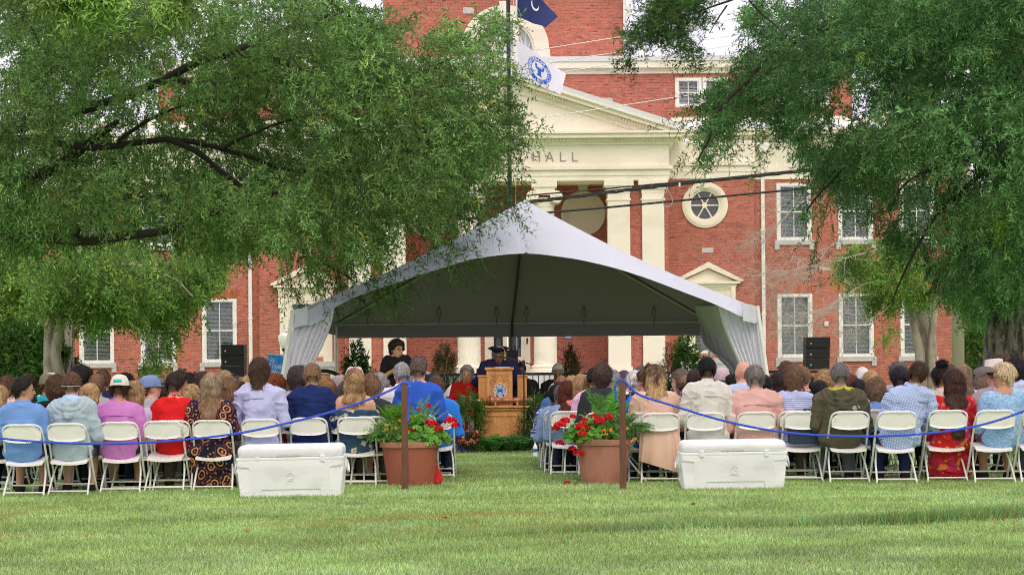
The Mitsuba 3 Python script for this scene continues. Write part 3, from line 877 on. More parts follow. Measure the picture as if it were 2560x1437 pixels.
def hat_mesh(rim=0.17, h=0.12, curl=0.03, cowboy=False):
    a = np.linspace(0, 2 * math.pi, 37)
    prof = [(0.094, 0.045), (0.094, 0.07), (0.088, 0.10), (0.080, 0.045 + h), (0.05, 0.06 + h), (0.0, 0.045 + h)]
    crown = grid(np.array([[(r * math.cos(t), -0.006 + r * 1.2 * math.sin(t), z - (0.022 * (1 - r / 0.08) if r < 0.06 else 0)) for t in a] for r, z in prof]))
    br = grid(np.array([[((0.092 + u * (rim - 0.092)) * math.cos(t), -0.006 + (0.11 + u * (rim - 0.085)) * math.sin(t), 0.045 + curl * u * u * abs(math.cos(t)) ** 1.5 - 0.012 * u * abs(math.sin(t))) for t in a] for u in (0, 0.5, 1.0)]))
    br2 = (br[0] - [0, 0, 0.005], br[1][:, ::-1])
    return crown, cat(br, br2)
# ---------------------------------------------------------------- setting: lawn
xs, ys = np.linspace(-60, 60, 61), np.r_[np.linspace(4, 40, 40), np.linspace(42, 110, 20), 250]
L = np.array([[(x, y, gz(x)) for y in ys] for x in xs])
solo('lawn', grid(L, True), 'm_lawn', 'mown green lawn with pale dry patches in front of the seated crowd', 'lawn', kind='structure', smooth=True)

# ---------------------------------------------------------------- the hall
BY = 82.0                                            # wall plane of the wings
S = FPX / BY
AX = (1269 - CX) / S                                 # x of the hall's axis
zb = lambda py: CAMH + (HY - py) / S                 # heights on the axis, from photo rows
PS = lambda m: (np.c_[AX + (m[0][:, 0] - AX) * 0.97, m[0][:, 1], CAMH + (m[0][:, 2] - CAMH) * 0.97], m[1])   # the portico's own proportions
hall = thing('college_hall', 'red brick college hall with cream portico, pediment and square tower behind the tent', 'building')
brick_lo, brick_hi, brick_c = [], [], []
single = []                                          # the bricks kept as parts of their own
OPEN = []                                            # holes of the facade: (x0, x1, z0, z1, plane y) and circles (x, z, r, y)
wallm = []


def brick_wall(x0, x1, z0, z1, y, holes=(), rounds=(), near=None, depth=0.03, back=0.25, phase=0, tone=1.0):
    """Mortar slab and its bricks, proud of it, on a wall that faces -y; holes (x0, x1, z0, z1) and rounds (x, z, r) stay open."""
    from shapely.geometry import box as sbox, Point
    from shapely.ops import unary_union
    shp = sbox(x0, z0, x1, z1)
    cut = [sbox(a, c, b, d) for a, b, c, d in holes] + [Point(a, c).buffer(r) for a, c, r in rounds]
    if cut:
        shp = shp.difference(unary_union(cut))
    for g in getattr(shp, 'geoms', [shp]):
        v, f = tm(trimesh.creation.extrude_polygon(g, back, engine='earcut'))
        wallm.append((np.stack([v[:, 0], y + back - v[:, 2], v[:, 1]], 1), f))
    BL, BH, J = 0.212, 0.0675, 0.011
    n = int((z1 - z0) / BH)
    for r in range(n):
        za, zc = z0 + r * BH + J / 2, z0 + (r + 1) * BH - J / 2
        header = r % 6 == 5
        bl = BL / 2 if header else BL
        off = (bl / 2 if r % 2 else 0) + phase
        iv = [(x0, x1)]
        for a, b, c, d in holes:
            if c < zc and d > za:
                iv = [t for p, q in iv for t in ((p, min(q, a)), (max(p, b), q)) if t[1] - t[0] > 0.02]
        for a, c, rr in rounds:
            dz = max(0, c - zc, za - c)
            if dz < rr:
                hw = math.sqrt(rr * rr - dz * dz)
                iv = [t for p, q in iv for t in ((p, min(q, a - hw)), (max(p, a + hw), q)) if t[1] - t[0] > 0.02]
        for p, q in iv:
            k0, k1 = math.floor((p - off) / bl), math.ceil((q - off) / bl)
            xa = np.maximum(off + np.arange(k0, k1) * bl + J / 2, p + 0.002)
            xb = np.minimum(off + np.arange(k0 + 1, k1 + 1) * bl - J / 2, q - 0.002)
            ok = xb - xa > 0.025
            xa, xb = xa[ok], xb[ok]
            m = len(xa)
            if not m:
                continue
            pr = rng.uniform(0.006, 0.013, m)
            lo = np.stack([xa, y - pr, np.full(m, za)], 1); hi = np.stack([xb, np.full(m, y + 0.004), np.full(m, zc)], 1)
            t = rng.random(m)
            c = np.array([0.40, 0.112, 0.082]) * (rng.normal(1.0, 0.10, m)[:, None]) * tone
            c[:, 1:] *= rng.uniform(0.85, 1.25, m)[:, None]
            dk = t < (0.12 if header else 0.035)
            c[dk] = np.array([0.25, 0.080, 0.066]) * rng.uniform(0.7, 1.2, dk.sum())[:, None] * tone
            lt = t > 0.965
            c[lt] = np.array([0.52, 0.15, 0.085]) * tone
            patch = meshkit.fbm(np.stack([xa * 0.35, np.full(m, y), np.full(m, za * 0.5)], 1), 3)
            c *= (0.72 + 0.56 * patch)[:, None]
            c = np.clip(c, 0.01, 0.9)
            brick_lo.append(lo); brick_hi.append(hi); brick_c.append(c)


w_, c_, tw = 20.0, 10.62, 5.38                       # half widths: wings, middle bay, tower
BAY = BY - 0.55
ZE = 9.43                                            # underside of the entablature
Z0 = 0.0
WX = [12.42, 15.07, 17.72]
WHW, WZ = 0.75, ((1.76, 4.49), (6.80, 9.27))
OVR, OVX, OVZ = 0.80, 8.52, zb(522 - 2)
DWX = 8.62                                           # the pedimented windows of the middle bay
DW = (0.74, 1.95, 4.35)
for sg in (-1, 1):
    holes = [(AX + sg * x - WHW, AX + sg * x + WHW, a, b) for x in WX for a, b in WZ]
    xa, xb = sorted((AX + sg * c_, AX + sg * w_))
    brick_wall(xa, xb, Z0, ZE, BY, holes)
    # middle bay, either side of the portico
    PI_ = 6.92
    xa, xb = sorted((AX + sg * 4.72, AX + sg * c_))
    brick_wall(xa, xb, Z0, ZE, BAY, [(AX + sg * DWX - DW[0], AX + sg * DWX + DW[0], DW[1], DW[2])], [(AX + sg * OVX, OVZ, OVR)])
    v, f = box(*sorted((AX + sg * (c_ - 0.02), AX + sg * c_)), BAY, BY, Z0, ZE)      # returns of the bay
    wallm.append((v, f))
# porch back wall with its doorway, medallions are set on it
PB = BY + 1.6
brick_wall(AX - 4.9, AX + 4.9, 1.0, ZE, PB, [(AX - 0.98, AX + 0.98, 1.0, 5.0)], tone=0.95)
for sg in (-1, 1):
    wallm.append(box(*sorted((AX + sg * 4.72, AX + sg * 4.90)), BAY + 0.25, PB, 1.0, ZE))
# attic storey, set back, and the tower
AY = BY + 1.2
az0, az1 = 11.9, 14.22
ah = 15.2
awx = [8.62, 13.0]
holes = [(AX + sg * x - 1.18, AX + sg * x + 1.18, 12.75, 14.02) for sg in (-1, 1) for x in awx]
brick_wall(AX - ah, AX + ah, az0, az1, AY, holes, tone=1.05)
TY = BY + 2.2
tz0 = 14.95
ARZ = zb(104)
brick_wall(AX - tw, AX + tw, tz0, 20.5, TY, [(AX - 1.45, AX + 1.45, tz0 + 0.3, ARZ)], [(AX, ARZ, 1.5)], tone=1.08)
for sg in (-1, 1):                                   # flanks, so that the tower and wings are bodies
    wallm.append(box(*sorted((AX + sg * (tw - 0.25), AX + sg * tw)), TY + 0.25, TY + 2 * tw, tz0, 20.5))
    wallm.append(box(*sorted((AX + sg * (ah - 0.25), AX + sg * ah)), AY + 0.25, AY + 14, az0, az1))
    wallm.append(box(*sorted((AX + sg * (w_ - 0.25), AX + sg * w_)), BY + 0.25, BY + 16, Z0, ZE))
wall = part(hall, 'wall', cat(*wallm), 'm_mortar')
lo, hi, col = np.vstack(brick_lo), np.vstack(brick_hi), np.vstack(brick_c)
ctr = (lo + hi) / 2
# the 300 that show largest: the ones nearest the round window in the open
d = np.hypot(ctr[:, 0] - (AX + 9.75), ctr[:, 2] - 6.2) + 9 * (np.abs(ctr[:, 1] - BAY) > 0.1) + 4 * (hi[:, 0] - lo[:, 0] < 0.18)
own = np.argsort(d)[:290]
rest = np.ones(len(lo), bool); rest[own] = False
BF5 = BOXF[[0, 1, 2, 3, 4, 5, 8, 9, 10, 11]]         # no back face


def bricks_mesh(i):
    v, _ = boxes(lo[i], hi[i])
    return v, (BF5[None] + (np.arange(len(i)) * 8)[:, None, None]).reshape(-1, 3)


ri = np.nonzero(rest)[0]
part(wall, 'brick_field', bricks_mesh(ri), 'm_brick', color=np.repeat(col[ri], 8, 0), kind='stuff', label='courses of red brick with pale mortar joints')
unit = [mikit.ply(box(-0.1005, 0.1005, -0.01, 0.004, -0.02825, 0.02825), color=np.tile(c, (8, 1))) for c in
        ([0.40, 0.112, 0.082], [0.37, 0.105, 0.080], [0.43, 0.12, 0.085], [0.28, 0.085, 0.070], [0.45, 0.13, 0.09], [0.36, 0.095, 0.07])]
for i in own:
    part(wall, 'brick', unit[int(rng.integers(6))], 'm_brick', to=T().translate([ctr[i, 0], BAY if abs(ctr[i, 1] - BAY) < 0.1 else BY, ctr[i, 2]]).scale([(hi[i, 0] - lo[i, 0]) / 0.201, 1, (hi[i, 2] - lo[i, 2]) / 0.0565]))


# ---- windows
def sash_window(x, z0, z1, hw, y, name='window', sill=True, arch=True, frame_mat='m_white_paint', blind=1.0, blind_mat='m_blind'):
    k = part(hall, name, cat(*[box(x - hw, x + hw, y - 0.03, y + 0.16, z1 - 0.13, z1), box(x - hw, x + hw, y - 0.035, y + 0.16, z0, z0 + 0.13),
                               *[box(*sorted((x + s * hw, x + s * (hw - 0.13))), y - 0.032, y + 0.16, z0 + 0.13, z1 - 0.13) for s in (-1, 1)],
                               *[box(*sorted((x + s * (hw - 0.13), x + s * (hw - 0.18))), y + 0.02, y + 0.16, z0 + 0.13, z1 - 0.13) for s in (-1, 1)]]), frame_mat)
    a, b, c, d = x - hw + 0.18, x + hw - 0.18, z0 + 0.13, z1 - 0.13
    zm = (c + d) / 2
    part(k, 'meeting_rail', box(a, b, y + 0.05, y + 0.11, zm - 0.03, zm + 0.03), 'm_white_paint')
    part(k, 'glazing_bar', cat(box(x - 0.016, x + 0.016, y + 0.06, y + 0.10, c, zm - 0.03), box(x - 0.016, x + 0.016, y + 0.06, y + 0.10, zm + 0.03, d)), 'm_white_paint')
    part(k, 'pane', box(a, b, y + 0.085, y + 0.087, c, zm - 0.03), 'm_pane')
    part(k, 'pane', box(a, b, y + 0.075, y + 0.077, zm + 0.03, d), 'm_pane')
    zz = np.arange(c + 0.02, d, 0.058)
    n = len(zz)
    j = rng.normal(0, 0.004, n)
    lo_ = np.stack([np.full(n, a + 0.01), np.full(n, y + 0.19), zz + j], 1)
    v = np.array([[[a, y + 0.19, z], [b, y + 0.19, z], [b, y + 0.215, z + 0.026 * blind], [a, y + 0.215, z + 0.026 * blind]] for z in zz + j]).reshape(-1, 3)
    f = (np.array([[0, 1, 2], [0, 2, 3]])[None] + (np.arange(n) * 4)[:, None, None]).reshape(-1, 3)
    part(k, 'blind', (v, f), blind_mat, kind='stuff', label='horizontal blind slats behind the glass')
    part(k, 'room', box(a - 0.1, b + 0.1, y + 0.30, y + 0.32, c, d), 'm_interior')
    if sill:
        sx = hw + 0.10
        part(k, 'sill', cat(box(x - sx, x + sx, y - 0.12, y + 0.03, z0 - 0.20, z0 - 0.002), *[box(x + s * sx - 0.2 * (s > 0), x + s * sx + 0.2 * (s < 0), y - 0.10, y + 0.03, z0 - 0.40, z0 - 0.202) for s in (-1, 1)]), 'm_stone')
    if arch:                                           # flat arch of bricks on edge, fanned
        nb = 17
        ms = []
        for i in range(nb):
            u0, u1 = (i + 0.06) / nb * 2 - 1, (i + 0.94) / nb * 2 - 1
            zt = z1 + 0.43
            P = [(x + u0 * (hw + 0.0), z1 + 0.01), (x + u1 * (hw + 0.0), z1 + 0.01), (x + u1 * (hw + 0.22), zt), (x + u0 * (hw + 0.22), zt)]
            ms.append(prism_xz(P, y - 0.022 - 0.004 * rng.random(), y + 0.01))
        nv = len(ms[0][0])
        cc = np.repeat(np.array([0.46, 0.13, 0.075])[None] * rng.normal(1, 0.12, nb)[:, None], nv, 0)
        part(k, 'brick_arch', cat(*ms), 'm_brick', color=np.clip(cc, 0, 1), kind='stuff', label='flat arch of bricks on edge')
    return k


for sg in (-1, 1):
    for x in WX:
        for a, b in WZ:
            sash_window(AX + sg * x, a, b, WHW, BY, blind=rng.uniform(0.6, 1.1))
    for x in awx:                                      # low paired windows of the attic storey
        for s2 in (-1, 1):
            sash_window(AX + sg * x + s2 * 0.6, 12.75, 14.02, 0.58, AY, sill=False, arch=False, blind=0.9, blind_mat='m_blind_light')


def ring(x, z, r0, r1, y0, y1, n=48):
    return prism_xz(circle(x, z, r1, n), y0, y1, [circle(x, z, r0, n)])


for sg in (-1, 1):                                     # round windows
    x, z = AX + sg * OVX, OVZ
    k = part(hall, 'round_window', cat(ring(x, z, 0.70, 0.98, BAY - 0.10, BAY + 0.05), ring(x, z, 0.78, 0.90, BAY - 0.14, BAY - 0.10), ring(x, z, 0.60, 0.70, BAY - 0.02, BAY + 0.2)), 'm_cream', 40)
    part(k, 'pane', prism_xz(circle(x, z, 0.61), BAY + 0.10, BAY + 0.103), 'm_pane')
    part(k, 'room', prism_xz(circle(x, z, 0.70), BAY + 0.22, BAY + 0.24), 'm_black')
    hub = [(x + 0.13 * math.cos(math.radians(60 * i)), z + 0.13 * math.sin(math.radians(60 * i))) for i in range(6)]
    sp = [prism_xz(hub, BAY + 0.06, BAY + 0.095)]
    for i in range(6):
        a = math.radians(60 * i)
        u, n_ = np.array([math.cos(a), math.sin(a)]), np.array([-math.sin(a), math.cos(a)]) * 0.026
        c0, c1 = np.array([x, z]) + u * 0.12, np.array([x, z]) + u * 0.605
        sp.append(prism_xz([c0 - n_, c1 - n_, c1 + n_, c0 + n_], BAY + 0.065, BAY + 0.092))
    part(k, 'glazing_bar', cat(*sp), 'm_cream')
    part(k, 'keystone', cat(prism_xz([(x - 0.14, z + 0.72), (x + 0.14, z + 0.72), (x + 0.21, z + 1.10), (x - 0.21, z + 1.10)], BAY - 0.19, BAY), box(x - 0.23, x + 0.23, BAY - 0.21, BAY, z + 1.10, z + 1.17)), 'm_cream')

for sg in (-1, 1):                                     # pedimented windows
    x = AX + sg * DWX
    k = sash_window(x, DW[1], DW[2], DW[0], BAY, 'pedimented_window', sill=False, arch=False, frame_mat='m_cream')
    zt = 4.80
    tr = []
    for s in (-1, 1):
        tr += [box(*sorted((x + s * 0.742, x + s * 1.12)), BAY - 0.08, BAY + 0.02, 1.75, zt), box(*sorted((x + s * 0.80, x + s * 1.04)), BAY - 0.10, BAY - 0.08, 1.95, zt - 0.25),
               box(*sorted((x + s * 0.98, x + s * 1.16)), BAY - 0.22, BAY - 0.10, zt - 0.75, zt)]
    tr += [box(x - 0.742, x + 0.742, BAY - 0.06, BAY + 0.02, DW[2], zt)]
    part(k, 'surround', cat(*tr), 'm_cream')
    part(k, 'cornice', cat(box(x - 1.22, x + 1.22, BAY - 0.16, BAY + 0.02, zt, zt + 0.12), box(x - 1.36, x + 1.36, BAY - 0.30, BAY + 0.02, zt + 0.122, zt + 0.22)), 'm_cream')
    dn = np.arange(x - 1.05, x + 1.0, 0.085)
    part(k, 'dentil', boxes(np.stack([dn, np.full(len(dn), BAY - 0.145), np.full(len(dn), zt - 0.11)], 1), np.stack([dn + 0.05, np.full(len(dn), BAY + 0.0), np.full(len(dn), zt - 0.002)], 1)), 'm_cream', kind='stuff')
    zp = zt + 0.222
    ap = 5.86
    T3 = lambda hw, z0_, hz: [(x - hw, z0_), (x + hw, z0_), (x, z0_ + hz)]
    part(k, 'tympanum', prism_xz(T3(1.15, zp, 0.54), BAY - 0.06, BAY + 0.02), 'm_cream')
    rk = []
    for s in (-1, 1):
        rk.append(prism_xz([(x, ap - 0.26), (x + s * 1.30, zp + 0.0), (x + s * 1.48, zp), (x + s * 1.48, zp + 0.06), (x, ap)][::s], BAY - 0.32, BAY + 0.02))
    part(k, 'raking_cornice', cat(*rk), 'm_cream')
    part(k, 'sill', cat(box(x - 1.25, x + 1.25, BAY - 0.16, BAY + 0.02, 1.52, 1.748), box(x - 1.18, x + 1.18, BAY - 0.10, BAY + 0.02, 1.22, 1.518)), 'm_stone')
    part(hall, 'vent', box(x - 0.24, x + 0.24, BAY - 0.02, BAY + 0.01, zb(638), zb(626)), 'm_stone')

# ---- entablature round wings and bay
ent = []
for sg in (-1, 1):
    a, b = sorted((AX + sg * (c_ + 0.0), AX + sg * (w_ + 0.1)))
    ent += [box(a, b, BY - 0.05, BY + 0.2, ZE, 9.75), box(a, b, BY - 0.09, BY + 0.2, 9.752, 10.0), box(a, b, BY - 0.05, BY + 0.2, 10.002, 11.05)]
    a, b = sorted((AX + sg * 6.9, AX + sg * (c_ + 0.05)))
    ent += [box(a, b, BAY - 0.06, BAY + 0.2, ZE, 9.72), box(a, b, BAY - 0.10, BAY + 0.2, 9.722, 9.98), box(a, b, BAY - 0.20, BAY + 0.2, 9.982, 10.14), box(a, b, BAY - 0.06, BAY + 0.2, 10.142, 11.05)]
PY = BY - 2.4                                         # plane of the portico
P_ = 7.05                                             # its half width
ent += [PS(m_) for m_ in [box(AX - P_, AX + P_, PY, BAY - 0.07, 9.46, 9.66), box(AX - P_ - 0.04, AX + P_ + 0.04, PY - 0.04, BAY - 0.07, 9.662, 9.92),
        box(AX - P_ - 0.16, AX + P_ + 0.16, PY - 0.16, BAY - 0.22, 9.922, 10.08), box(AX - P_, AX + P_, PY, BAY - 0.07, 10.082, 11.0)]]
part(hall, 'entablature', cat(*ent), 'm_cream')
cor = []
for (a, b, y, zc) in ((AX - P_ - 0.55, AX + P_ + 0.55, PY, 11.0), (AX - w_ - 0.55, AX - P_ - 0.56, BY - 0.05, 11.05), (AX + P_ + 0.56, AX + w_ + 0.55, BY - 0.05, 11.05)):
    ym = BAY - 0.08 if y == PY else BY + 0.2
    new_ = [box(a + 0.35, b - 0.35, y - 0.12, ym, zc + 0.002, zc + 0.12), box(a, b, y - 0.55, ym, zc + 0.25, zc + 0.42), box(a - 0.08, b + 0.08, y - 0.66, ym, zc + 0.422, zc + 0.52), box(a + 0.3, b - 0.3, y - 0.22, ym, zc + 0.122, zc + 0.248)]
    cor += [PS(m_) for m_ in new_] if y == PY else new_
part(hall, 'cornice', cat(*cor), 'm_cream')
dn = np.arange(AX - w_ - 0.1, AX + w_ + 0.1, 0.15)
dy = np.where(np.abs(dn - AX) < 7.0, PY - 0.30, BY - 0.35)
dz = np.where(np.abs(dn - AX) < 7.0, CAMH + (11.13 - CAMH) * 0.97, 11.18)
part(hall, 'dentil', boxes(np.stack([dn, dy, dz], 1), np.stack([dn + 0.09, dy + 0.12, dz + 0.115], 1)), 'm_cream', kind='stuff', label='row of small dentils under the cornice')
# low parapet and the metal roofs
for sg in (-1, 1):
    part(hall, 'parapet', box(*sorted((AX + sg * 7.2, AX + sg * (w_ - 0.3))), BY + 0.5, BY + 0.75, 11.5, 12.22), 'm_cream')
rf = []
for sg in (-1, 1):
    a, b = sorted((AX + sg * (P_ + 0.7), AX + sg * (w_ + 0.5)))
    rf.append(grid(np.array([[(a, BY - 0.72, 11.58), (b, BY - 0.72, 11.58)], [(a, BY + 0.5, 11.95), (b, BY + 0.5, 11.95)], [(a, BY + 0.51, 11.5), (b, BY + 0.51, 11.5)]])))
for r_ in rf:
    part(hall, 'roof', r_, 'm_roof')
# ---- pediment
pz, ph, pw = 11.53, 2.52, P_ + 0.62
part(hall, 'tympanum', PS(prism_xz([(AX - pw + 0.6, pz), (AX + pw - 0.6, pz), (AX, pz + ph - 0.25)], PY + 0.02, PY + 0.3)), 'm_cream')
rk, rkw, dnt = [], [], []
for s in (-1, 1):
    A, B = np.array([AX, pz + ph]), np.array([AX + s * pw, pz + 0.02])
    dv = (B - A) / np.linalg.norm(B - A); nv = np.array([dv[1] * -s, dv[0] * s]) if False else np.array([s * -dv[1], s * dv[0]])
    up = np.array([0, 1.0])

    def band(o0, o1, y0, y1, e=0.0):
        P = [(AX, A[1] + o0), (B[0] + s * e, B[1] + o0 + dv[1] / abs(dv[0]) * e), (B[0] + s * e, B[1] + o1 + dv[1] / abs(dv[0]) * e), (AX, A[1] + o1)]
        return prism_xz(P if s < 0 else P[::-1], y0, y1)
    rk += [band(-0.62, -0.42, PY - 0.10, PY + 0.3, -0.35), band(-0.418, -0.28, PY - 0.22, PY + 0.3), band(-0.278, -0.10, PY - 0.52, PY + 0.3), band(-0.098, 0.0, PY - 0.66, PY + 0.3, 0.08)]
    rkw += [band(0.002, 0.22, PY - 0.62, PY + 3.0, 0.1)]
    n = 62
    for i in range(1, n):
        c = A + (B - A) * i / n
        dnt.append((c[0] - 0.035, PY - 0.33, c[1] - 0.41, c[0] + 0.035, PY - 0.21, c[1] - 0.30))
part(hall, 'raking_cornice', PS(cat(*rk)), 'm_cream')
part(hall, 'pediment_roof', PS(cat(*rkw)), 'm_roof')
dnt = np.array(dnt)
part(hall, 'dentil', PS(boxes(dnt[:, :3], dnt[:, 3:])), 'm_cream', kind='stuff', label='row of small dentils up the pediment')
part(hall, 'porch_ceiling', box(AX - 4.9, AX + 4.9, PY + 0.5, PB, 9.43, 9.45), 'm_cream')
# ---- attic cornices, tower trim
part(hall, 'attic_cornice', cat(box(AX - ah - 0.1, AX + ah + 0.1, AY - 0.10, AY + 0.3, az1, az1 + 0.22), box(AX - ah - 0.35, AX + ah + 0.35, AY - 0.35, AY + 0.3, az1 + 0.222, az1 + 0.50)), 'm_cream')
part(hall, 'attic_roof', cat(box(AX - ah - 0.4, AX + ah + 0.4, AY - 0.42, AY + 9, az1 + 0.502, az1 + 0.72)), 'm_roof')
part(hall, 'tower_cornice', cat(box(AX - tw - 0.5, AX + tw + 0.5, TY - 0.5, TY + 2 * tw + 0.5, 20.5, 21.1), box(AX - tw - 0.06, AX + tw + 0.06, TY - 0.06, TY + 0.2, tz0 - 0.05, tz0 + 0.02)), 'm_cream')
k = part(hall, 'arched_window', cat(prism_xz(circle(AX, ARZ, 1.96, 40, 0, math.pi) + circle(AX, ARZ, 1.32, 40, 0, math.pi)[::-1], TY - 0.14, TY + 0.05),
                                    prism_xz(circle(AX, ARZ, 1.34, 40, 0, math.pi) + circle(AX, ARZ, 1.22, 40, 0, math.pi)[::-1], TY - 0.04, TY + 0.18),
                                    *[box(*sorted((AX + s * 1.32, AX + s * 2.0)), TY - 0.12, TY + 0.05, tz0, ARZ) for s in (-1, 1)], box(AX - 2.06, AX + 2.06, TY - 0.22, TY + 0.1, tz0 - 0.02, tz0 + 0.22)), 'm_cream', 40)
part(k, 'mullion', cat(*[box(AX + s * 0.49 - 0.12, AX + s * 0.49 + 0.12, TY - 0.06, TY + 0.16, tz0 + 0.2, ARZ + 1.15) for s in (-1, 1)]), 'm_cream')
part(k, 'keystone', prism_xz([(AX - 0.16, ARZ + 1.3), (AX + 0.16, ARZ + 1.3), (AX + 0.24, ARZ + 2.12), (AX - 0.24, ARZ + 2.12)], TY - 0.22, TY), 'm_cream')
bars = []
for cx_ in (AX - 0.93, AX, AX + 0.93):
    bars += [box(cx_ - 0.34, cx_ + 0.34, TY + 0.05, TY + 0.10, ARZ - 0.30, ARZ - 0.24), box(cx_ - 0.34, cx_ + 0.34, TY + 0.05, TY + 0.10, tz0 + 0.22, tz0 + 0.28), box(cx_ - 0.015, cx_ + 0.015, TY + 0.06, TY + 0.09, tz0 + 0.2, ARZ + 1.1)]
    for dx in (-0.32, 0.32):
        bars.append(tube([(cx_, TY + 0.075, ARZ - 0.26), (cx_ + dx, TY + 0.075, ARZ + 0.75)], 0.016, 5))
part(k, 'glazing_bar', cat(*bars), 'm_white_paint')
part(k, 'pane', prism_xz(circle(AX, ARZ, 1.23, 40, 0, math.pi) + [(AX - 1.23, tz0 + 0.2), (AX + 1.23, tz0 + 0.2)], TY + 0.11, TY + 0.112), 'm_pane')
part(k, 'blind', box(AX - 1.3, AX + 1.3, TY + 0.26, TY + 0.27, tz0, ARZ + 1.3), 'm_blind_light')
part(hall, 'tower_downpipe', cat(box(AX + tw - 0.13, AX + tw - 0.02, TY - 0.13, TY - 0.002, tz0, 20.4), box(AX + tw - 0.02, AX + tw + 0.22, TY - 0.13, TY + 0.1, zb(20), zb(-5))), 'm_white_paint')
for vx, vz in ((4.45, zb(246)), (-1.6, zb(2))):
    part(hall, 'vent', box(AX + vx - 0.24, AX + vx + 0.24, (AY if vx > 0 else TY) - 0.03, (AY if vx > 0 else TY), vz - 0.14, vz + 0.14), 'm_stone')
for sg in (-1, 1):
    part(hall, 'vent', box(AX + sg * 13.75 - 0.26, AX + sg * 13.75 + 0.26, BY - 0.015, BY + 0.0, 5.5, 5.63), 'm_stone')
# ---- columns, piers
FL = 1.2                                               # porch floor
for s in (-1, 1):
    x, y = AX + s * 1.66, PY + 0.55
    prof = [(0.66, FL), (0.66, FL + 0.12), (0.60, FL + 0.16), (0.64, FL + 0.24), (0.52, FL + 0.34)] + [(0.50 - 0.075 * (t ** 1.6), FL + 0.34 + (8.35 - FL - 0.34) * t) for t in np.linspace(0, 1, 12)] + [(0.46, 8.37), (0.47, 8.45)]
    k = part(hall, 'column', PS(lathe(prof, 40, (x, y, 0))), 'm_cream', 40)
    ms = [box(x - 0.55, x + 0.55, y - 0.55, y + 0.55, 9.20, 9.458), box(x - 0.46, x + 0.46, y - 0.48, y + 0.48, 8.86, 9.198)]
    for t in (-1, 1):                                  # volutes: scrolls turned about y
        c = (x + t * 0.52, 8.78)
        ms.append(prism_xz(circle(c[0], c[1], 0.27, 24), y - 0.50, y + 0.50))
        ms.append(ring(c[0], c[1], 0.19, 0.255, y - 0.53, y - 0.50, 24)); ms.append(ring(c[0], c[1], 0.07, 0.12, y - 0.53, y - 0.50, 20))
        ms.append(prism_xz(circle(c[0], c[1], 0.035, 12), y - 0.54, y - 0.50))
    ms.append(lathe([(0.42, 8.4), (0.47, 8.62), (0.42, 8.75)], 32, (x, y, 0)))
    part(k, 'capital', PS(cat(*ms)), 'm_cream', 30)


def pier(x, hw, y0, y1):
    k = part(hall, 'pier', PS(box(x - hw, x + hw, y0, y1, FL, 8.9)), 'm_cream')
    part(k, 'capital', PS(cat(box(x - hw - 0.05, x + hw + 0.05, y0 - 0.05, y1 - 0.002, 8.60, 8.68), box(x - hw - 0.02, x + hw + 0.02, y0 - 0.02, y1 - 0.002, 8.902, 9.08), box(x - hw - 0.09, x + hw + 0.09, y0 - 0.09, y1 - 0.002, 9.082, 9.22), box(x - hw - 0.16, x + hw + 0.16, y0 - 0.16, y1 - 0.002, 9.222, 9.456))), 'm_cream')
    part(k, 'base', PS(box(x - hw - 0.06, x + hw + 0.06, y0 - 0.06, y1 - 0.003, FL - 0.3, FL + 0.22)), 'm_cream')


for s in (-1, 1):
    pier(AX + s * 4.88, 0.475, PY + 0.1, PY + 1.05)
    pier(AX + s * 6.36, 0.475, PY + 0.1, PY + 1.05)
brick_lo.clear(); brick_hi.clear(); brick_c.clear(); wallm.clear()
for s in (-1, 1):                                      # brick between and behind the piers
    xa, xb = sorted((AX + s * 5.20, AX + s * 5.70))
    brick_wall(xa, xb, 0.6, 9.19, PY + 0.35, tone=0.97)
    xa, xb = sorted((AX + s * 6.63, AX + s * 6.83))
    brick_wall(xa, xb, 0.6, 9.19, PY + 0.5, tone=0.97)
k = [part(hall, 'porch_wall', w0_, 'm_mortar') for w0_ in wallm][0]
lo, hi, col = np.vstack(brick_lo), np.vstack(brick_hi), np.vstack(brick_c)
part(k, 'brick_field', bricks_mesh(np.arange(len(lo))), 'm_brick', color=np.repeat(col, 8, 0), kind='stuff', label='courses of red brick with pale mortar joints')
# medallions on the porch back wall
for s in (-1, 1):
    x, z = AX + s * 3.38, zb(528)
    k = part(hall, 'medallion', cat(ring(x, z, 0.80, 0.98, PB - 0.12, PB + 0.0), ring(x, z, 0.66, 0.72, PB - 0.08, PB - 0.04), prism_xz(circle(x, z, 0.81), PB - 0.05, PB)), 'm_cream', 40)
    part(k, 'keystone', cat(prism_xz([(x - 0.15, z + 0.86), (x + 0.15, z + 0.86), (x + 0.22, z + 1.2), (x - 0.22, z + 1.2)], PB - 0.16, PB - 0.01), box(x - 0.25, x + 0.25, PB - 0.18, PB - 0.01, z + 1.2, z + 1.27)), 'm_cream')
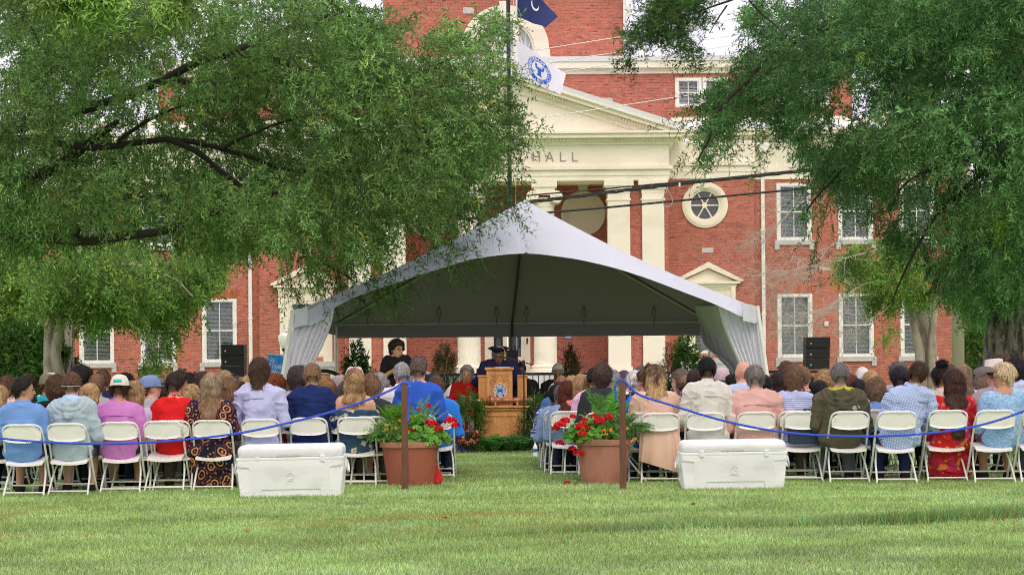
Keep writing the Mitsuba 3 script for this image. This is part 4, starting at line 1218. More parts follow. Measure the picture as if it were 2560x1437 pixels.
# doors
k = part(hall, 'doorway', cat(*[box(*sorted((AX + s * 0.78, AX + s * 1.0)), PB - 0.06, PB + 0.2, 1.0, 5.02) for s in (-1, 1)], box(AX - 0.78, AX + 0.78, PB - 0.06, PB + 0.2, 3.5, 5.02)), 'm_cream')
for s in (-1, 1):
    d_ = part(k, 'door_leaf', cat(*[box(*sorted((AX + s * 0.02, AX + s * 0.20)), PB + 0.02, PB + 0.07, 1.0, 3.49), box(*sorted((AX + s * 0.60, AX + s * 0.775)), PB + 0.02, PB + 0.07, 1.0, 3.49),
                                     box(*sorted((AX + s * 0.20, AX + s * 0.60)), PB + 0.02, PB + 0.07, 3.30, 3.49), box(*sorted((AX + s * 0.20, AX + s * 0.60)), PB + 0.02, PB + 0.07, 1.0, 1.9)]), 'm_cream')
    part(k, 'door_glass', box(*sorted((AX + s * 0.20, AX + s * 0.60)), PB + 0.04, PB + 0.05, 1.9, 3.30), 'm_door_glass')
    wr = [tube([(AX + s * 0.40 + 0.15 * math.cos(t), PB - 0.03, 2.55 + 0.30 * math.sin(t)) for t in np.linspace(0, 2 * math.pi, 20, endpoint=False)], 0.035, 6, closed=True)]
    part(k, 'wreath', cat(*wr), 'm_black', True)
part(hall, 'door_bell', box(AX + 0.83, AX + 0.90, PB - 0.09, PB - 0.058, 2.45, 2.72), 'm_black')
# number plate 200
n2 = at(1420.5, 842.5, PB - 0.05)
k = part(hall, 'number_plate', box(n2[0] - 0.155, n2[0] + 0.155, PB - 0.05, PB - 0.012, n2[2] - 0.07, n2[2] + 0.07), 'm_sky_blue')
part(k, 'lettering', move(text_xz('200', 0.085, 0.006, True), (n2[0], PB - 0.0505, n2[2])), 'm_white_print')
# lettering on the frieze: the letters that the trees leave in view
for ch, px in (('E', 1281), ('H', 1341), ('A', 1374), ('L', 1407), ('L', 1437)):
    p = at(px, 392.5, PY)
    v, f = text_xz(ch, 0.40, 0.03)
    part(hall, 'letter', (v + [p[0], PY - 0.002, p[2]], f), 'm_letter_grey')
# steps and floor
part(hall, 'porch_floor', cat(box(AX - 7.4, AX + 7.4, PY - 0.3, PB, 0.9, FL)), 'm_stone')
for i in range(6):
    part(hall, 'step', box(AX - 7.4, AX + 7.4, PY - 0.3 - 0.32 * (i + 1), PY - 0.3 - 0.32 * i - 0.002, 0, 0.9 - 0.15 * i), 'm_stone')
# downpipes with hoppers
for sg in (-1, 1):
    x = AX + sg * 11.06
    z1 = 10.62
    k = part(hall, 'downpipe', cat(box(x - 0.075, x + 0.075, BY - 0.17, BY - 0.02, 0.2, z1), *[box(x - 0.11, x + 0.11, BY - 0.19, BY - 0.0, z, z + 0.06) for z in (3.6, 7.2)]), 'm_white_paint')
    part(k, 'hopper', cat(prism_xz([(x - 0.12, z1 - 0.05), (x + 0.12, z1 - 0.05), (x + 0.27, z1 + 0.2), (x - 0.27, z1 + 0.2)], BY - 0.36, BY - 0.1), box(x - 0.28, x + 0.28, BY - 0.38, BY - 0.1, z1 + 0.2, z1 + 0.37)), 'm_white_paint')
wl = at(2065, 810, BY)
part(hall, 'wall_lamp', rbox(wl[0] - 0.09, wl[0] + 0.09, BY - 0.12, BY - 0.01, wl[2] - 0.1, wl[2] + 0.1, 0.03), 'm_white_paint', 40)
# ---------------------------------------------------------------- trees: tapered trunks and limbs, crowns of single leaves on sprays
def leaf_mesh(P, D, size, width, col, fold=0.25, r=rng):
    """One folded blade per row: base P, direction D."""
    n = len(P)
    D = D / (np.linalg.norm(D, axis=1, keepdims=True) + 1e-9)
    q = r.normal(size=(n, 3))
    Sd = np.cross(D, q); Sd /= np.linalg.norm(Sd, axis=1, keepdims=True) + 1e-9
    N = np.cross(Sd, D)
    L = size * r.uniform(0.7, 1.25, n)[:, None]
    Wd = width * r.uniform(0.75, 1.2, n)[:, None]
    m = P + D * L * 0.45
    v = np.stack([P, m + Sd * Wd / 2 + N * Wd * fold, P + D * L - N * L * 0.08, m - Sd * Wd / 2 + N * Wd * fold], 1).reshape(-1, 3)
    f = (np.array([[0, 1, 2], [0, 2, 3]])[None] + (np.arange(n) * 4)[:, None, None]).reshape(-1, 3)
    return (v, f), np.repeat(col, 4, 0)


def sprays(C, A, n, length, size, width, base, var=0.18, warm=0.0, r=rng):
    """Leafy twigs at C along A, n leaves each, set alternately; returns leaves, colours, twig mesh."""
    m = len(C)
    A = A / np.linalg.norm(A, axis=1, keepdims=True)
    length = length * r.uniform(0.6, 1.3, m)
    t = (np.arange(n) + r.uniform(0, 1, (m, n))) / n
    side = np.cross(A, r.normal(size=(m, 3))); side /= np.linalg.norm(side, axis=1, keepdims=True) + 1e-9
    sgn = np.where(np.arange(n) % 2, 1, -1)[None, :, None]
    sag = np.array([0, 0, -1.0])
    P = C[:, None] + A[:, None] * (t * length[:, None])[..., None] + sag * (t ** 2 * length[:, None] * 0.22)[..., None]
    D = A[:, None] * 0.55 + side[:, None] * sgn * 0.7 + sag * 0.10 + r.normal(0, 0.50, (m, n, 3))
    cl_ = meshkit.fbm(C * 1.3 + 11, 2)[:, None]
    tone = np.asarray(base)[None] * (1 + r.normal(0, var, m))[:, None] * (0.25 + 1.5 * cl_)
    yel = r.random(m)[:, None] < 0.02 + warm
    tone = np.where(yel, tone * [1.9, 1.35, 0.9], tone)
    col = np.clip(np.repeat(tone, n, 0) * (1 + r.normal(0, 0.26, (m * n, 1))), 0.004, 1)
    (v, f), c = leaf_mesh(P.reshape(-1, 3), D.reshape(-1, 3), size, width, col, r=r)
    # twigs: three-sided slivers
    B = C + A * length[:, None] + sag * (length * 0.22)[:, None]
    o = side * 0.004; o2 = np.cross(A, side) * 0.004
    tv = np.stack([C + o, C - o, C + o2, B], 1).reshape(-1, 3)
    tf = (np.array([[0, 1, 3], [1, 2, 3], [2, 0, 3]])[None] + (np.arange(m) * 4)[:, None, None]).reshape(-1, 3)
    return (v, f), c, (tv, tf)


def crown_points(poly, Y0, Y1, n, holes=0.35, scale=0.9, seed=0, edge=60.0, r=rng):
    """Points filling a crown's outline (photo pixels at the middle depth) through its depth, thinned into clumps by noise."""
    from shapely.geometry import Polygon
    from shapely import contains_xy, points, distance
    pg = Polygon(poly)
    if not pg.is_valid:
        pg = pg.buffer(0)
    x0, y0, x1, y1 = pg.bounds
    out = []
    Ym = (Y0 + Y1) / 2
    while sum(map(len, out)) < n:
        q = np.stack([r.uniform(x0, x1, n * 2), r.uniform(y0, y1, n * 2)], 1)
        q = q[contains_xy(pg, q[:, 0], q[:, 1])]
        d = distance(pg.exterior, points(q))
        Y = Ym + (Y1 - Y0) / 2 * r.uniform(-1, 1, len(q)) * np.clip(d / 90.0, 0.25, 1) ** 0.6
        W = np.array([at(a, b, Ym) for a, b in q])
        W[:, 1] = Y
        nz = 0.6 * meshkit.fbm(np.stack([W[:, 0] * scale, W[:, 1] * scale * 0.7, W[:, 2] * scale], 1) + seed, 2) + 0.4 * meshkit.noise(W * scale * 3.1 + seed)
        thr = 0.5 + holes * 0.30 * (np.clip(1 - d / edge, 0, 1)) - 0.045 * np.clip(d / 150, 0, 1) + 0.02
        out.append(W[nz > thr])
    return np.vstack(out)[:n]


def limb(pts, r0, r1, sides=9, n=24, wob=0.0, seed=0):
    p = spline(pts, n)
    if wob:
        p = p + (np.stack([meshkit.noise(p * 1.7 + seed), meshkit.noise(p * 1.7 + seed + 9), meshkit.noise(p * 1.7 + seed + 17)], 1) - 0.5) * wob
    return tube(p, np.linspace(r0, r1, len(p)), sides)


def trunk_mesh(x, y, z0, z1, r0, r1, flare=1.5, sides=40, lean=(0, 0), ridge=0.05, seed=0, lobes=0):
    zs = np.linspace(z0, z1, 40)
    t = (zs - z0) / (z1 - z0)
    R = r0 + (r1 - r0) * t + r0 * (flare - 1) * np.exp(-t * 9)
    a = np.linspace(0, 2 * math.pi, sides, endpoint=False)
    A, Z = np.meshgrid(a, zs)
    Rr = R[:, None] * (1 + ridge * np.abs(np.sin(A * 9 + 3 * meshkit.noise(np.stack([np.cos(A) * 2, np.sin(A) * 2, Z * 0.8], -1) + seed))) - ridge * 0.5
                       + 0.10 * (meshkit.fbm(np.stack([np.cos(A) * 1.5, np.sin(A) * 1.5, Z * 0.5], -1) + seed + 5, 3) - 0.5) * 2 + lobes * 0.14 * np.cos(A * 2 + 0.6))
    P = np.stack([x + lean[0] * t[:, None] + Rr * np.cos(A), y + lean[1] * t[:, None] + Rr * np.sin(A), Z], -1)
    P = np.concatenate([P, P[:, :1]], 1)
    return grid(P, True)


def twigs_from(p, d, L, r0, depth, acc, r, spread=0.5, droop=0.0):
    """Recursive bare branching."""
    n = 5
    pts = [p]
    q, e = np.array(p), np.array(d)
    for i in range(n):
        e = e + r.normal(0, 0.16, 3) + [0, 0, -droop]
        e /= np.linalg.norm(e)
        q = q + e * L / n
        pts.append(q)
        if depth > 0 and i > 0:
            for _ in range(2 if depth > 1 else 1):
                s = e + r.normal(0, spread, 3); s /= np.linalg.norm(s)
                twigs_from(q, s, L * r.uniform(0.45, 0.7), r0 * 0.55, depth - 1, acc, r, spread, droop)
    acc.append(tube(pts, np.linspace(r0, r0 * 0.35, n + 1), 3, cap=False))


px3 = lambda rows: [at(a, b, Y) for a, b, Y in rows]


def tree(name, label, catg, trunk, limbs, crowns, bark='m_bark', group=None):
    k = thing(name, label, catg, group)
    tk = part(k, 'trunk', trunk, bark, True) if trunk is not None else None
    for pts, r0, r1 in limbs:
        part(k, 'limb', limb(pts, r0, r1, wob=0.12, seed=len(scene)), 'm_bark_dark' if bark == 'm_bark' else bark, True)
    Ls, Cs, Ts = [], [], []
    for C, kw in crowns:
        kw = dict(kw)
        mid = np.array(kw.pop('mid'))
        A = C - mid
        A = A / (np.linalg.norm(A, axis=1, keepdims=True) + 1e-9) * kw.pop('out', 0.7) + rng.normal(0, 0.5, C.shape) + [0, 0, -kw.pop('droop', 0.12)]
        lv, lc, tw = sprays(C, A, **kw)
        Ls.append(lv); Cs.append(lc); Ts.append(tw)
    lv, lc = cat(*Ls), np.vstack(Cs)
    part(k, 'crown', lv, 'm_leaf', False, color=lc, kind='stuff', label='crown of narrow green leaves')
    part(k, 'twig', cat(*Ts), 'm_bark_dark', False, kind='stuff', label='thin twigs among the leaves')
    return k


OAK = (0.195, 0.345, 0.110)
# left willow oak: trunk beyond the left edge, its limbs reach over the lawn towards the flagpole
LP = [(-80, -60), (1085, -60), (1075, 20), (992, 56), (1012, 116), (1102, 66), (1152, 61), (1205, 45), (1257, 76), (1287, 136), (1297, 186), (1332, 226), (1287, 276), (1302, 316), (1372, 346), (1322, 371), (1252, 396), (1197, 456), (1272, 506), (1247, 546), (1177, 566), (1122, 626), (1082, 646), (1022, 596), (990, 626), (985, 676), (940, 686), (880, 676), (840, 716), (770, 736), (720, 706), (660, 646), (560, 634), (470, 629), (390, 619), (250, 639), (120, 626), (-80, 654)]
LM = at(420, 250, 30.0)
cl = [
    (crown_points(LP, 26.5, 33.0, 14500, 0.6, 0.85, 1), dict(mid=LM, n=15, length=0.36, size=0.095, width=0.024, base=OAK, warm=0.0)),
    (crown_points([(60, -60), (500, -60), (490, 40), (475, 105), (430, 90), (395, 125), (330, 70), (250, 80), (210, 150), (170, 60), (90, 40)], 25.2, 26.4, 520, 0.9, 1.4, 3), dict(mid=LM, n=14, length=0.36, size=0.11, width=0.026, base=(0.33, 0.54, 0.14))),
]
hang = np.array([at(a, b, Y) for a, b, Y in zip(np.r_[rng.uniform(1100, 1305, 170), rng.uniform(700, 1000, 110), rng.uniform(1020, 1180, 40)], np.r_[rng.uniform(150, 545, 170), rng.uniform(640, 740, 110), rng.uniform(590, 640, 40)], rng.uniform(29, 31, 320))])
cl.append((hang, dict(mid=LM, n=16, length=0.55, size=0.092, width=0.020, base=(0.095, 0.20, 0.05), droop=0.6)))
lt = px3([(-520, 300, 30), (-300, 360, 30)])
limbs = [(px3([(560, 372, 29), (640, 330, 29), (740, 300, 29.4), (850, 290, 29.8)]), 0.03, 0.008),
         (px3([(300, 360, 29), (380, 300, 28.8), (470, 260, 28.8), (600, 250, 29)]), 0.035, 0.009), (px3([(430, 195, 28.4), (520, 210, 28.4), (640, 190, 28.8), (780, 110, 29.2)]), 0.045, 0.01), (px3([(180, 602, 29.2), (240, 540, 29), (330, 500, 29), (450, 490, 29)]), 0.03, 0.008), (px3([(60, 40, 28), (110, 120, 28), (125, 210, 28)]), 0.04, 0.008),
         (px3([(-430, 620, 30), (-200, 520, 30), (-40, 470, 30), (90, 446, 29.6), (170, 400, 29.3), (300, 300, 29)]), 0.20, 0.05),
         (px3([(-430, 700, 30), (-150, 590, 30), (60, 590, 29.5), (180, 602, 29.2), (300, 592, 29), (420, 570, 29), (540, 530, 29), (700, 480, 29.3)]), 0.15, 0.03),
         (px3([(-430, 560, 30), (-100, 380, 29.5), (120, 352, 29), (260, 372, 29), (420, 352, 29), (560, 372, 29), (660, 410, 29.5), (800, 430, 30)]), 0.10, 0.02),
         (px3([(-430, 480, 30), (0, 330, 29), (250, 260, 28.6), (430, 195, 28.4), (560, 140, 28.4), (720, 75, 29), (860, 20, 29.5)]), 0.13, 0.03),
         (px3([(560, 140, 28.4), (760, 170, 29), (900, 230, 29.4), (1020, 290, 29.8), (1100, 350, 30), (1200, 330, 30), (1290, 318, 30)]), 0.06, 0.014),
         (px3([(420, 352, 29), (560, 440, 29), (700, 560, 29.5), (800, 640, 30), (880, 700, 30)]), 0.05, 0.012),
         (px3([(800, 430, 30), (950, 440, 30), (1080, 500, 30), (1180, 560, 30)]), 0.04, 0.010),
         (px3([(900, 230, 29.4), (1040, 190, 29.6), (1150, 130, 29.8), (1220, 90, 30)]), 0.04, 0.010)]
tx = at(-470, 900, 30.0)
tree('willow_oak', 'large willow oak whose leafy limbs fill the upper left and hang before the flagpole', 'tree', trunk_mesh(tx[0], 30.0, -0.05, 10.5, 0.58, 0.04, seed=3), limbs, cl)

# right willow oak
RP1 = [(1650, -40), (1575, 50), (1558, 120), (1575, 165), (1600, 175), (1640, 110), (1660, 140), (1700, 170), (1650, 215), (1635, 250), (1690, 290), (1720, 240), (1770, 190), (1790, 130), (1770, 90), (1800, 30), (1830, -40)]
RP2 = [(1905, -60), (1880, 30), (1905, 70), (1880, 110), (1850, 130), (1815, 150), (1832, 168), (1797, 228), (1742, 278), (1762, 323), (1737, 368), (1782, 418), (1832, 378), (1842, 318), (1882, 268), (1927, 288), (1972, 338), (2017, 358), (1962, 398), (1977, 448), (2042, 458), (2002, 518), (2057, 538), (2127, 483), (2187, 538), (2237, 578), (2277, 638), (2327, 678), (2325, 720), (2355, 660), (2385, 750), (2425, 760), (2450, 790), (2490, 750), (2540, 740), (2660, 760), (2660, -60)]
RM = at(2480, 200, 32.0)
rc = [(crown_points(RP2, 28.5, 35.0, 12500, 0.5, 0.85, 11), dict(mid=RM, n=15, length=0.36, size=0.095, width=0.024, base=(0.145, 0.300, 0.110), warm=0.0)),
      (crown_points(RP1, 30.0, 31.5, 560, 0.75, 1.1, 17), dict(mid=RM, n=15, length=0.42, size=0.085, width=0.020, base=(0.085, 0.19, 0.05))),
      (np.array([at(a, b, 29.5) for a, b in zip(rng.uniform(2460, 2530, 45), rng.uniform(460, 570, 45))]), dict(mid=RM, n=14, length=0.35, size=0.10, width=0.02, base=(0.17, 0.30, 0.05), droop=0.8))]
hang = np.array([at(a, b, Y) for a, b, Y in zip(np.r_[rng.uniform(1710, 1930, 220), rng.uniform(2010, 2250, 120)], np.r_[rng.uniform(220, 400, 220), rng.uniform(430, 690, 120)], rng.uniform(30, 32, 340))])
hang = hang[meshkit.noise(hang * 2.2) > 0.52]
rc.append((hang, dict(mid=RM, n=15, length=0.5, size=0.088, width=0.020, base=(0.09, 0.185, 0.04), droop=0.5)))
rlimbs = [(px3([(2540, 420, 33), (2480, 120, 32.5), (2300, 0, 32), (2180, 10, 31.5), (2075, 62, 31), (1990, 110, 31), (1940, 130, 31), (1890, 172, 31), (1850, 222, 31), (1810, 262, 31), (1780, 330, 31), (1745, 400, 31)]), 0.14, 0.014),
          (px3([(2300, 0, 32), (2100, -60, 31.5), (1950, -40, 31), (1840, -5, 31), (1756, 22, 31), (1700, 40, 31)]), 0.06, 0.010),
          (px3([(2100, -60, 31.5), (1868, -8, 31), (1920, 40, 31), (1955, 85, 31)]), 0.025, 0.008),
          (px3([(1820, 10, 31), (1795, 45, 31), (1775, 80, 31)]), 0.015, 0.006),
          (px3([(2560, 300, 33), (2490, 375, 31.5), (2400, 405, 31), (2330, 425, 31), (2230, 520, 31)]), 0.07, 0.015),
          (px3([(2540, 360, 33), (2350, 280, 31.5), (2230, 330, 31), (2120, 418, 31), (2060, 472, 31), (2020, 530, 31)]), 0.08, 0.014),
          (px3([(2580, 520, 33), (2500, 545, 31.5), (2440, 600, 31), (2380, 640, 31)]), 0.05, 0.012),
          (px3([(2560, 420, 33), (2400, 480, 32), (2280, 640, 31.5), (2230, 760, 31.5)]), 0.05, 0.012)]
tx = at(2545, 900, 33.0)
tree('willow_oak', 'large willow oak at the right edge with a thick furrowed grey trunk', 'tree', trunk_mesh(tx[0], 33.0, -0.02, 11.0, 0.56, 0.04, 1.15, 56, ridge=0.09, seed=8, lobes=1), rlimbs, rc)

# crape myrtles and other trees before the hall
YLEAF = (0.19, 0.33, 0.09)
mp = [(95, 640), (60, 720), (110, 800), (185, 790), (225, 825), (262, 780), (300, 795), (335, 835), (365, 940), (400, 915), (440, 855), (445, 805), (480, 785), (505, 790), (500, 740), (545, 690), (560, 600), (430, 560), (250, 560), (140, 590)]
mm = at(200, 700, 54.0)
bx_ = [at(a, 940, 54.0) for a in (122, 143)]
k = tree('crape_myrtle', 'pale trunked tree with drooping light green leaves in front of the left wing', 'tree', limb([at(120, 1005, 54), at(122, 900, 54), at(130, 780, 54), at(180, 690, 54)], 0.17, 0.10, 10),
         [(px3([(150, 1005, 54), (143, 900, 54), (150, 790, 54), (190, 700, 54), (260, 650, 54)]), 0.20, 0.08), (px3([(180, 690, 54), (300, 660, 53), (420, 690, 52.5), (480, 740, 52)]), 0.08, 0.02), (px3([(190, 700, 54), (280, 760, 53), (360, 850, 52.5)]), 0.06, 0.02)],
         [(crown_points(mp, 50, 57, 4200, 0.45, 0.8, 23), dict(mid=mm, n=9, length=0.5, size=0.15, width=0.05, base=YLEAF, droop=0.8, warm=0.03))], bark='m_bark_pale')
rp = [(2160, 600), (2110, 640), (2130, 720), (2180, 760), (2150, 800), (2200, 850), (2235, 840), (2260, 770), (2330, 760), (2360, 700), (2300, 600), (2220, 560)]
tree('crape_myrtle', 'several stemmed tree with smooth pale grey trunk in front of the right wing', 'tree', limb([at(2318, 1010, 58), at(2318, 900, 58), at(2300, 760, 58), at(2290, 640, 58)], 0.26, 0.10, 10),
     [(px3([(2305, 1000, 57.6), (2300, 900, 57.6), (2278, 780, 57.6), (2230, 680, 57.6)]), 0.20, 0.07), (px3([(2330, 1000, 57.5), (2330, 900, 57.5), (2335, 780, 57.5), (2350, 650, 57.5)]), 0.17, 0.07)],
     [(crown_points(rp, 55, 60, 1500, 0.5, 0.9, 29), dict(mid=at(2260, 680, 58), n=9, length=0.5, size=0.13, width=0.045, base=(0.21, 0.36, 0.085), droop=0.6))], bark='m_bark_pale')
r5 = np.random.default_rng(5)
acc = []
for (a, b, dx, dz, L) in ((2210, 620, -1, -0.25, 3.0), (2180, 560, -1, 0.02, 2.6), (2200, 700, -1, -0.15, 2.6), (2050, 480, -0.9, -0.45, 1.8), (2140, 720, -0.8, -0.5, 1.9), (2230, 760, -0.7, -0.5, 1.6)):
    twigs_from(at(a, b, 56.5), np.array([dx, 0.05, dz]), L, 0.020, 3, acc, r5, 0.55)
bare = thing('bare_branch', 'bare pale grey twiggy branches before the right wing windows', 'branch')
part(bare, 'twig', cat(*acc), 'm_dead_twig', kind='stuff')
ivy = [(150, 860), (148, 940), (182, 940), (190, 870), (180, 820)]
tree('ivy_tree', 'dark ivy covered trunk beside the left end of the hall', 'tree', limb([at(166, 1005, 62), at(166, 880, 62), at(172, 760, 62)], 0.30, 0.2, 10), [],
     [(crown_points(ivy, 61, 63, 260, 0.3, 1.5, 31), dict(mid=at(166, 900, 62), n=8, length=0.3, size=0.10, width=0.06, base=(0.05, 0.105, 0.03)))])
fp = [(-60, 600), (-60, 900), (30, 880), (60, 820), (105, 760), (110, 660), (60, 600)]
tree('shade_tree', 'yellow green tree at the far left edge beyond the hall', 'tree', limb([at(14, 1000, 72), at(14, 860, 72), at(22, 760, 72), at(10, 680, 72)], 0.26, 0.16, 10),
     [(px3([(18, 800, 72), (50, 740, 72), (80, 700, 72)]), 0.1, 0.03)],
     [(crown_points(fp, 68, 76, 1700, 0.5, 0.6, 37), dict(mid=at(10, 700, 72), n=8, length=0.6, size=0.20, width=0.085, base=(0.24, 0.39, 0.09)))])


def bush(name, label, catg, c, r, n, size, width, base, nl=9, length=0.28, stem=True, group=None, up=0.4, shape=1.0, seed=0):
    """A shrub: woody stems and leaves over an uneven body."""
    rr = np.random.default_rng(100 + seed)
    d = rr.normal(size=(n, 3)); d /= np.linalg.norm(d, axis=1, keepdims=True)
    rad = rr.uniform(0.35, 1.0, n) ** 0.5 * (0.75 + 0.5 * meshkit.fbm(d * 2.2 + seed, 3))
    P = d * rad[:, None]
    P[:, :2] *= (1 - (1 - shape) * np.clip(P[:, 2:] * 0.5 + 0.5, 0, 1))
    P = np.asarray(c) + P * np.asarray(r)
    P[:, 2] = np.maximum(P[:, 2], 0.05)
    A = d * 0.8 + rr.normal(0, 0.35, (n, 3)) + [0, 0, up]
    lv, lc, tw = sprays(P, A, nl, length, size, width, base, r=rr)
    k = thing(name, label, catg, group)
    if stem:
        ms = [tube(spline([[c[0], c[1], gz(c[0]) - 0.02], np.asarray(c) + [0, 0, -0.3 * r[2]], np.asarray(c) + dd * np.asarray(r) * 0.75], 8), np.linspace(0.018, 0.005, 8) * (1 + r[2]), 5) for dd in (rr.normal(size=(7, 3)) * [0.6, 0.6, 0.5] + [0, 0, 0.5])]
        part(k, 'stem', cat(*ms), 'm_bark', kind='stuff')
    part(k, 'foliage', lv, 'm_leaf', color=lc, kind='stuff')
    return k


b = at(62, 870, 60)
bush('evergreen_shrub', 'big glossy dark green shrub at the left end of the hall', 'shrub', [b[0], 60, 1.5], [0.85, 0.9, 1.5], 1300, 0.13, 0.06, (0.055, 0.125, 0.03), seed=1)
b = at(2450, 870, 66)
bush('evergreen_shrub', 'green shrub between the hall and the thick trunk on the right', 'shrub', [b[0], 66, 1.3], [0.75, 0.9, 1.6], 900, 0.13, 0.06, (0.10, 0.21, 0.04), seed=2)
for i, (px, Y, rx, rz, base) in enumerate(((-260, 118, 6, 6.5, (0.11, 0.2, 0.05)), (20, 126, 6, 8, (0.13, 0.23, 0.05)), (170, 121, 5, 5.5, (0.08, 0.16, 0.05)), (2470, 120, 5, 5.2, (0.09, 0.18, 0.05)), (2680, 128, 7, 8, (0.11, 0.2, 0.05)), (-640, 122, 8, 8, (0.10, 0.19, 0.05)), (3060, 124, 8, 7.5, (0.10, 0.19, 0.05)))):
    b = at(px, 900, Y)
    bush('background_tree', ['dim green tree out of frame left of the hall', 'tall pale green tree far behind at the left edge', 'dark green tree far behind the left end of the hall', 'green tree far behind the right end of the hall', 'tall green tree far behind the right trunk', 'broad green tree well out of frame on the left', 'broad green tree well out of frame on the right'][i], 'tree',
         [b[0], Y, rz * 0.9], [rx, 4, rz], 1500, 0.5, 0.26, base, nl=8, length=1.1, seed=10 + i)
# utility pole
p0, p1 = at(2395, 985, 48), at(2393, 330, 48)
pl = thing('utility_pole', 'weathered greenish wooden utility pole beside the right end of the hall', 'pole')
part(pl, 'shaft', tube([[p0[0], 48, 0], [p1[0], 48, p1[2]]], [0.165, 0.13], 14), 'm_pole_wood', 40)
part(pl, 'crossarm', box(p1[0] - 0.9, p1[0] + 0.9, 47.80, 47.868, p1[2] - 0.7, p1[2] - 0.58), 'm_pole_wood')
# ---------------------------------------------------------------- frame tent over the speaker
FY, RY, MY = 29.0, 36.0, 32.5
fl, fr = at(733, 782, FY), at(1893, 768, FY)
ze = (fl[2] + fr[2]) / 2
fl[2] = fr[2] = ze
rl, rr = np.array([fl[0], RY, ze + 0.02]), np.array([fr[0], RY, ze + 0.02])
pk = at(1311, 499, MY)
tent = thing('frame_tent', 'white open fronted tent with an arched front and dark grey underside over the lectern', 'tent')
arch = [(-1.0, 733, 818), (-0.93, 780, 812), (-0.83, 838, 768), (-0.70, 905, 736), (-0.54, 1000, 704), (-0.37, 1100, 672), (-0.19, 1200, 645), (0.0, 1311, 634), (0.19, 1420, 645), (0.36, 1520, 666), (0.50, 1600, 690), (0.67, 1700, 727), (0.83, 1795, 764), (0.93, 1850, 790), (1.0, 1893, 806)]
ua = np.array([a[0] for a in arch])
U = np.linspace(-1, 1, 81)
from scipy.interpolate import PchipInterpolator
fx, fy = PchipInterpolator(ua, [a[1] for a in arch]), PchipInterpolator(ua, [a[2] for a in arch])
rows = []
for v in np.linspace(0, 1, 24):
    r_ = []
    for u in U:
        c = fl if u < 0 else fr
        top = pk + (c - pk) * abs(u) ** 1.02
        top[2] -= 0.10 * math.sin(math.pi * abs(u)) ** 1.0
        bot = at(float(fx(u)), float(fy(u)), 30.6 - 1.62 * abs(u) ** 0.8)
        p = top + (bot - top) * v
        w = np.array([p[0] * 1.2, 0, p[2] * 3 + p[0] * 1.1])
        p = p + np.array([0, -1, 0.3]) * (0.05 * (meshkit.fbm(w[None] * 1.3, 3)[0] - 0.5) * math.sin(math.pi * min(v + 0.15, 1)))
        r_.append(p)
    rows.append(r_)
R = np.array(rows)
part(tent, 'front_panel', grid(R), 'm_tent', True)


def side_panel(a, b, n=30, val=0.24, name='side_panel'):
    """Roof face from the peak to the eave a-b with its hanging valance."""
    rows = []
    for v in np.linspace(0, 1, 16):
        rows.append([pk + (a + (b - a) * u - pk) * v + np.array([0, 0, -0.10 * math.sin(math.pi * v)]) for u in np.linspace(0, 1, n)])
    nrm = np.cross(b - a, [0, 0, 1]); nrm /= np.linalg.norm(nrm)
    for w in np.linspace(0.1, 1, 6):
        rows.append([a + (b - a) * u + np.array([0, 0, -val * w]) + nrm * 0.012 * math.sin(u * 60) * w for u in np.linspace(0, 1, n)])
    part(tent, name, grid(np.array(rows)), 'm_tent', True)


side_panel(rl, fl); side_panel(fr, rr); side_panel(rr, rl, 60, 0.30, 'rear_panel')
for s, c in (('l', fl), ('r', fr)):                     # laced corner piece of the front valance
    sg = -1 if c is fl else 1
    rows = [[c + np.array([-sg * (0.02 + 0.20 * u), -0.012 - 0.01 * math.sin(9 * u), 0.03 - 0.27 * v + 0.05 * u]) for u in np.linspace(0, 1, 6)] for v in np.linspace(0, 1, 6)]
    part(tent, 'corner_flap', grid(np.array(rows)[:, ::(1 if sg < 0 else 1)]), 'm_tent_out2', True)
legs_px = ((fl, at(704, 960, FY - 0.1)), (fr, at(1919, 950, FY - 0.1)), (rl, rl * [1, 1, 0]), (rr, rr * [1, 1, 0]))
for a, b in legs_px:
    d = (b - a) / (a[2] - b[2])
    e = a + d * (a[2] - gz(a[0]))
    part(tent, 'leg', tube([a + [0, 0, 0.03], e], 0.032, 12), 'm_white_steel', 40)
for a in (fl, fr, rl, rr):
    part(tent, 'rafter', tube([pk - [0, 0, 0.10], pk + (a - pk) * 0.5 - [0, 0, 0.17], a - [0, 0, 0.05]], 0.028, 10), 'm_grey_metal', 40)
for a, b in ((fl, rl), (fr, rr), (rl, rr)):
    part(tent, 'eave_beam', tube([a - [0, 0, 0.04], b - [0, 0, 0.04]], 0.028, 10), 'm_grey_metal', 40)
sx = at(1279, 700, RY - 0.2)
rm_ = np.array([sx[0], RY, ze])
sr = [pk + (rm_ - pk) * t + np.array([0, -0.02, -0.10 * math.sin(math.pi * t) - 0.05]) for t in np.linspace(0.04, 0.99, 14)] + [np.array([sx[0], RY - 0.05, ze - 0.28])]
part(tent, 'seam_strap', tube(spline(sr, 30), 0.024, 6), 'm_black', True)
for px in (919, 1097, 1241, 1316, 1459, 1635):          # loops of strap against the rear face
    a, b = at(px, 764, RY - 0.55), at(px + 1, 812, RY - 0.12)
    part(tent, 'strap', cat(tube(spline([a, a + [0.03, 0, -0.10], (a + b) / 2 + [0.02, -0.02, 0], b], 8), 0.008, 5), tube(spline([a, a + [-0.035, 0, -0.13], (a + b) / 2 + [-0.02, -0.02, 0.02]], 8), 0.008, 5)), 'm_strap')


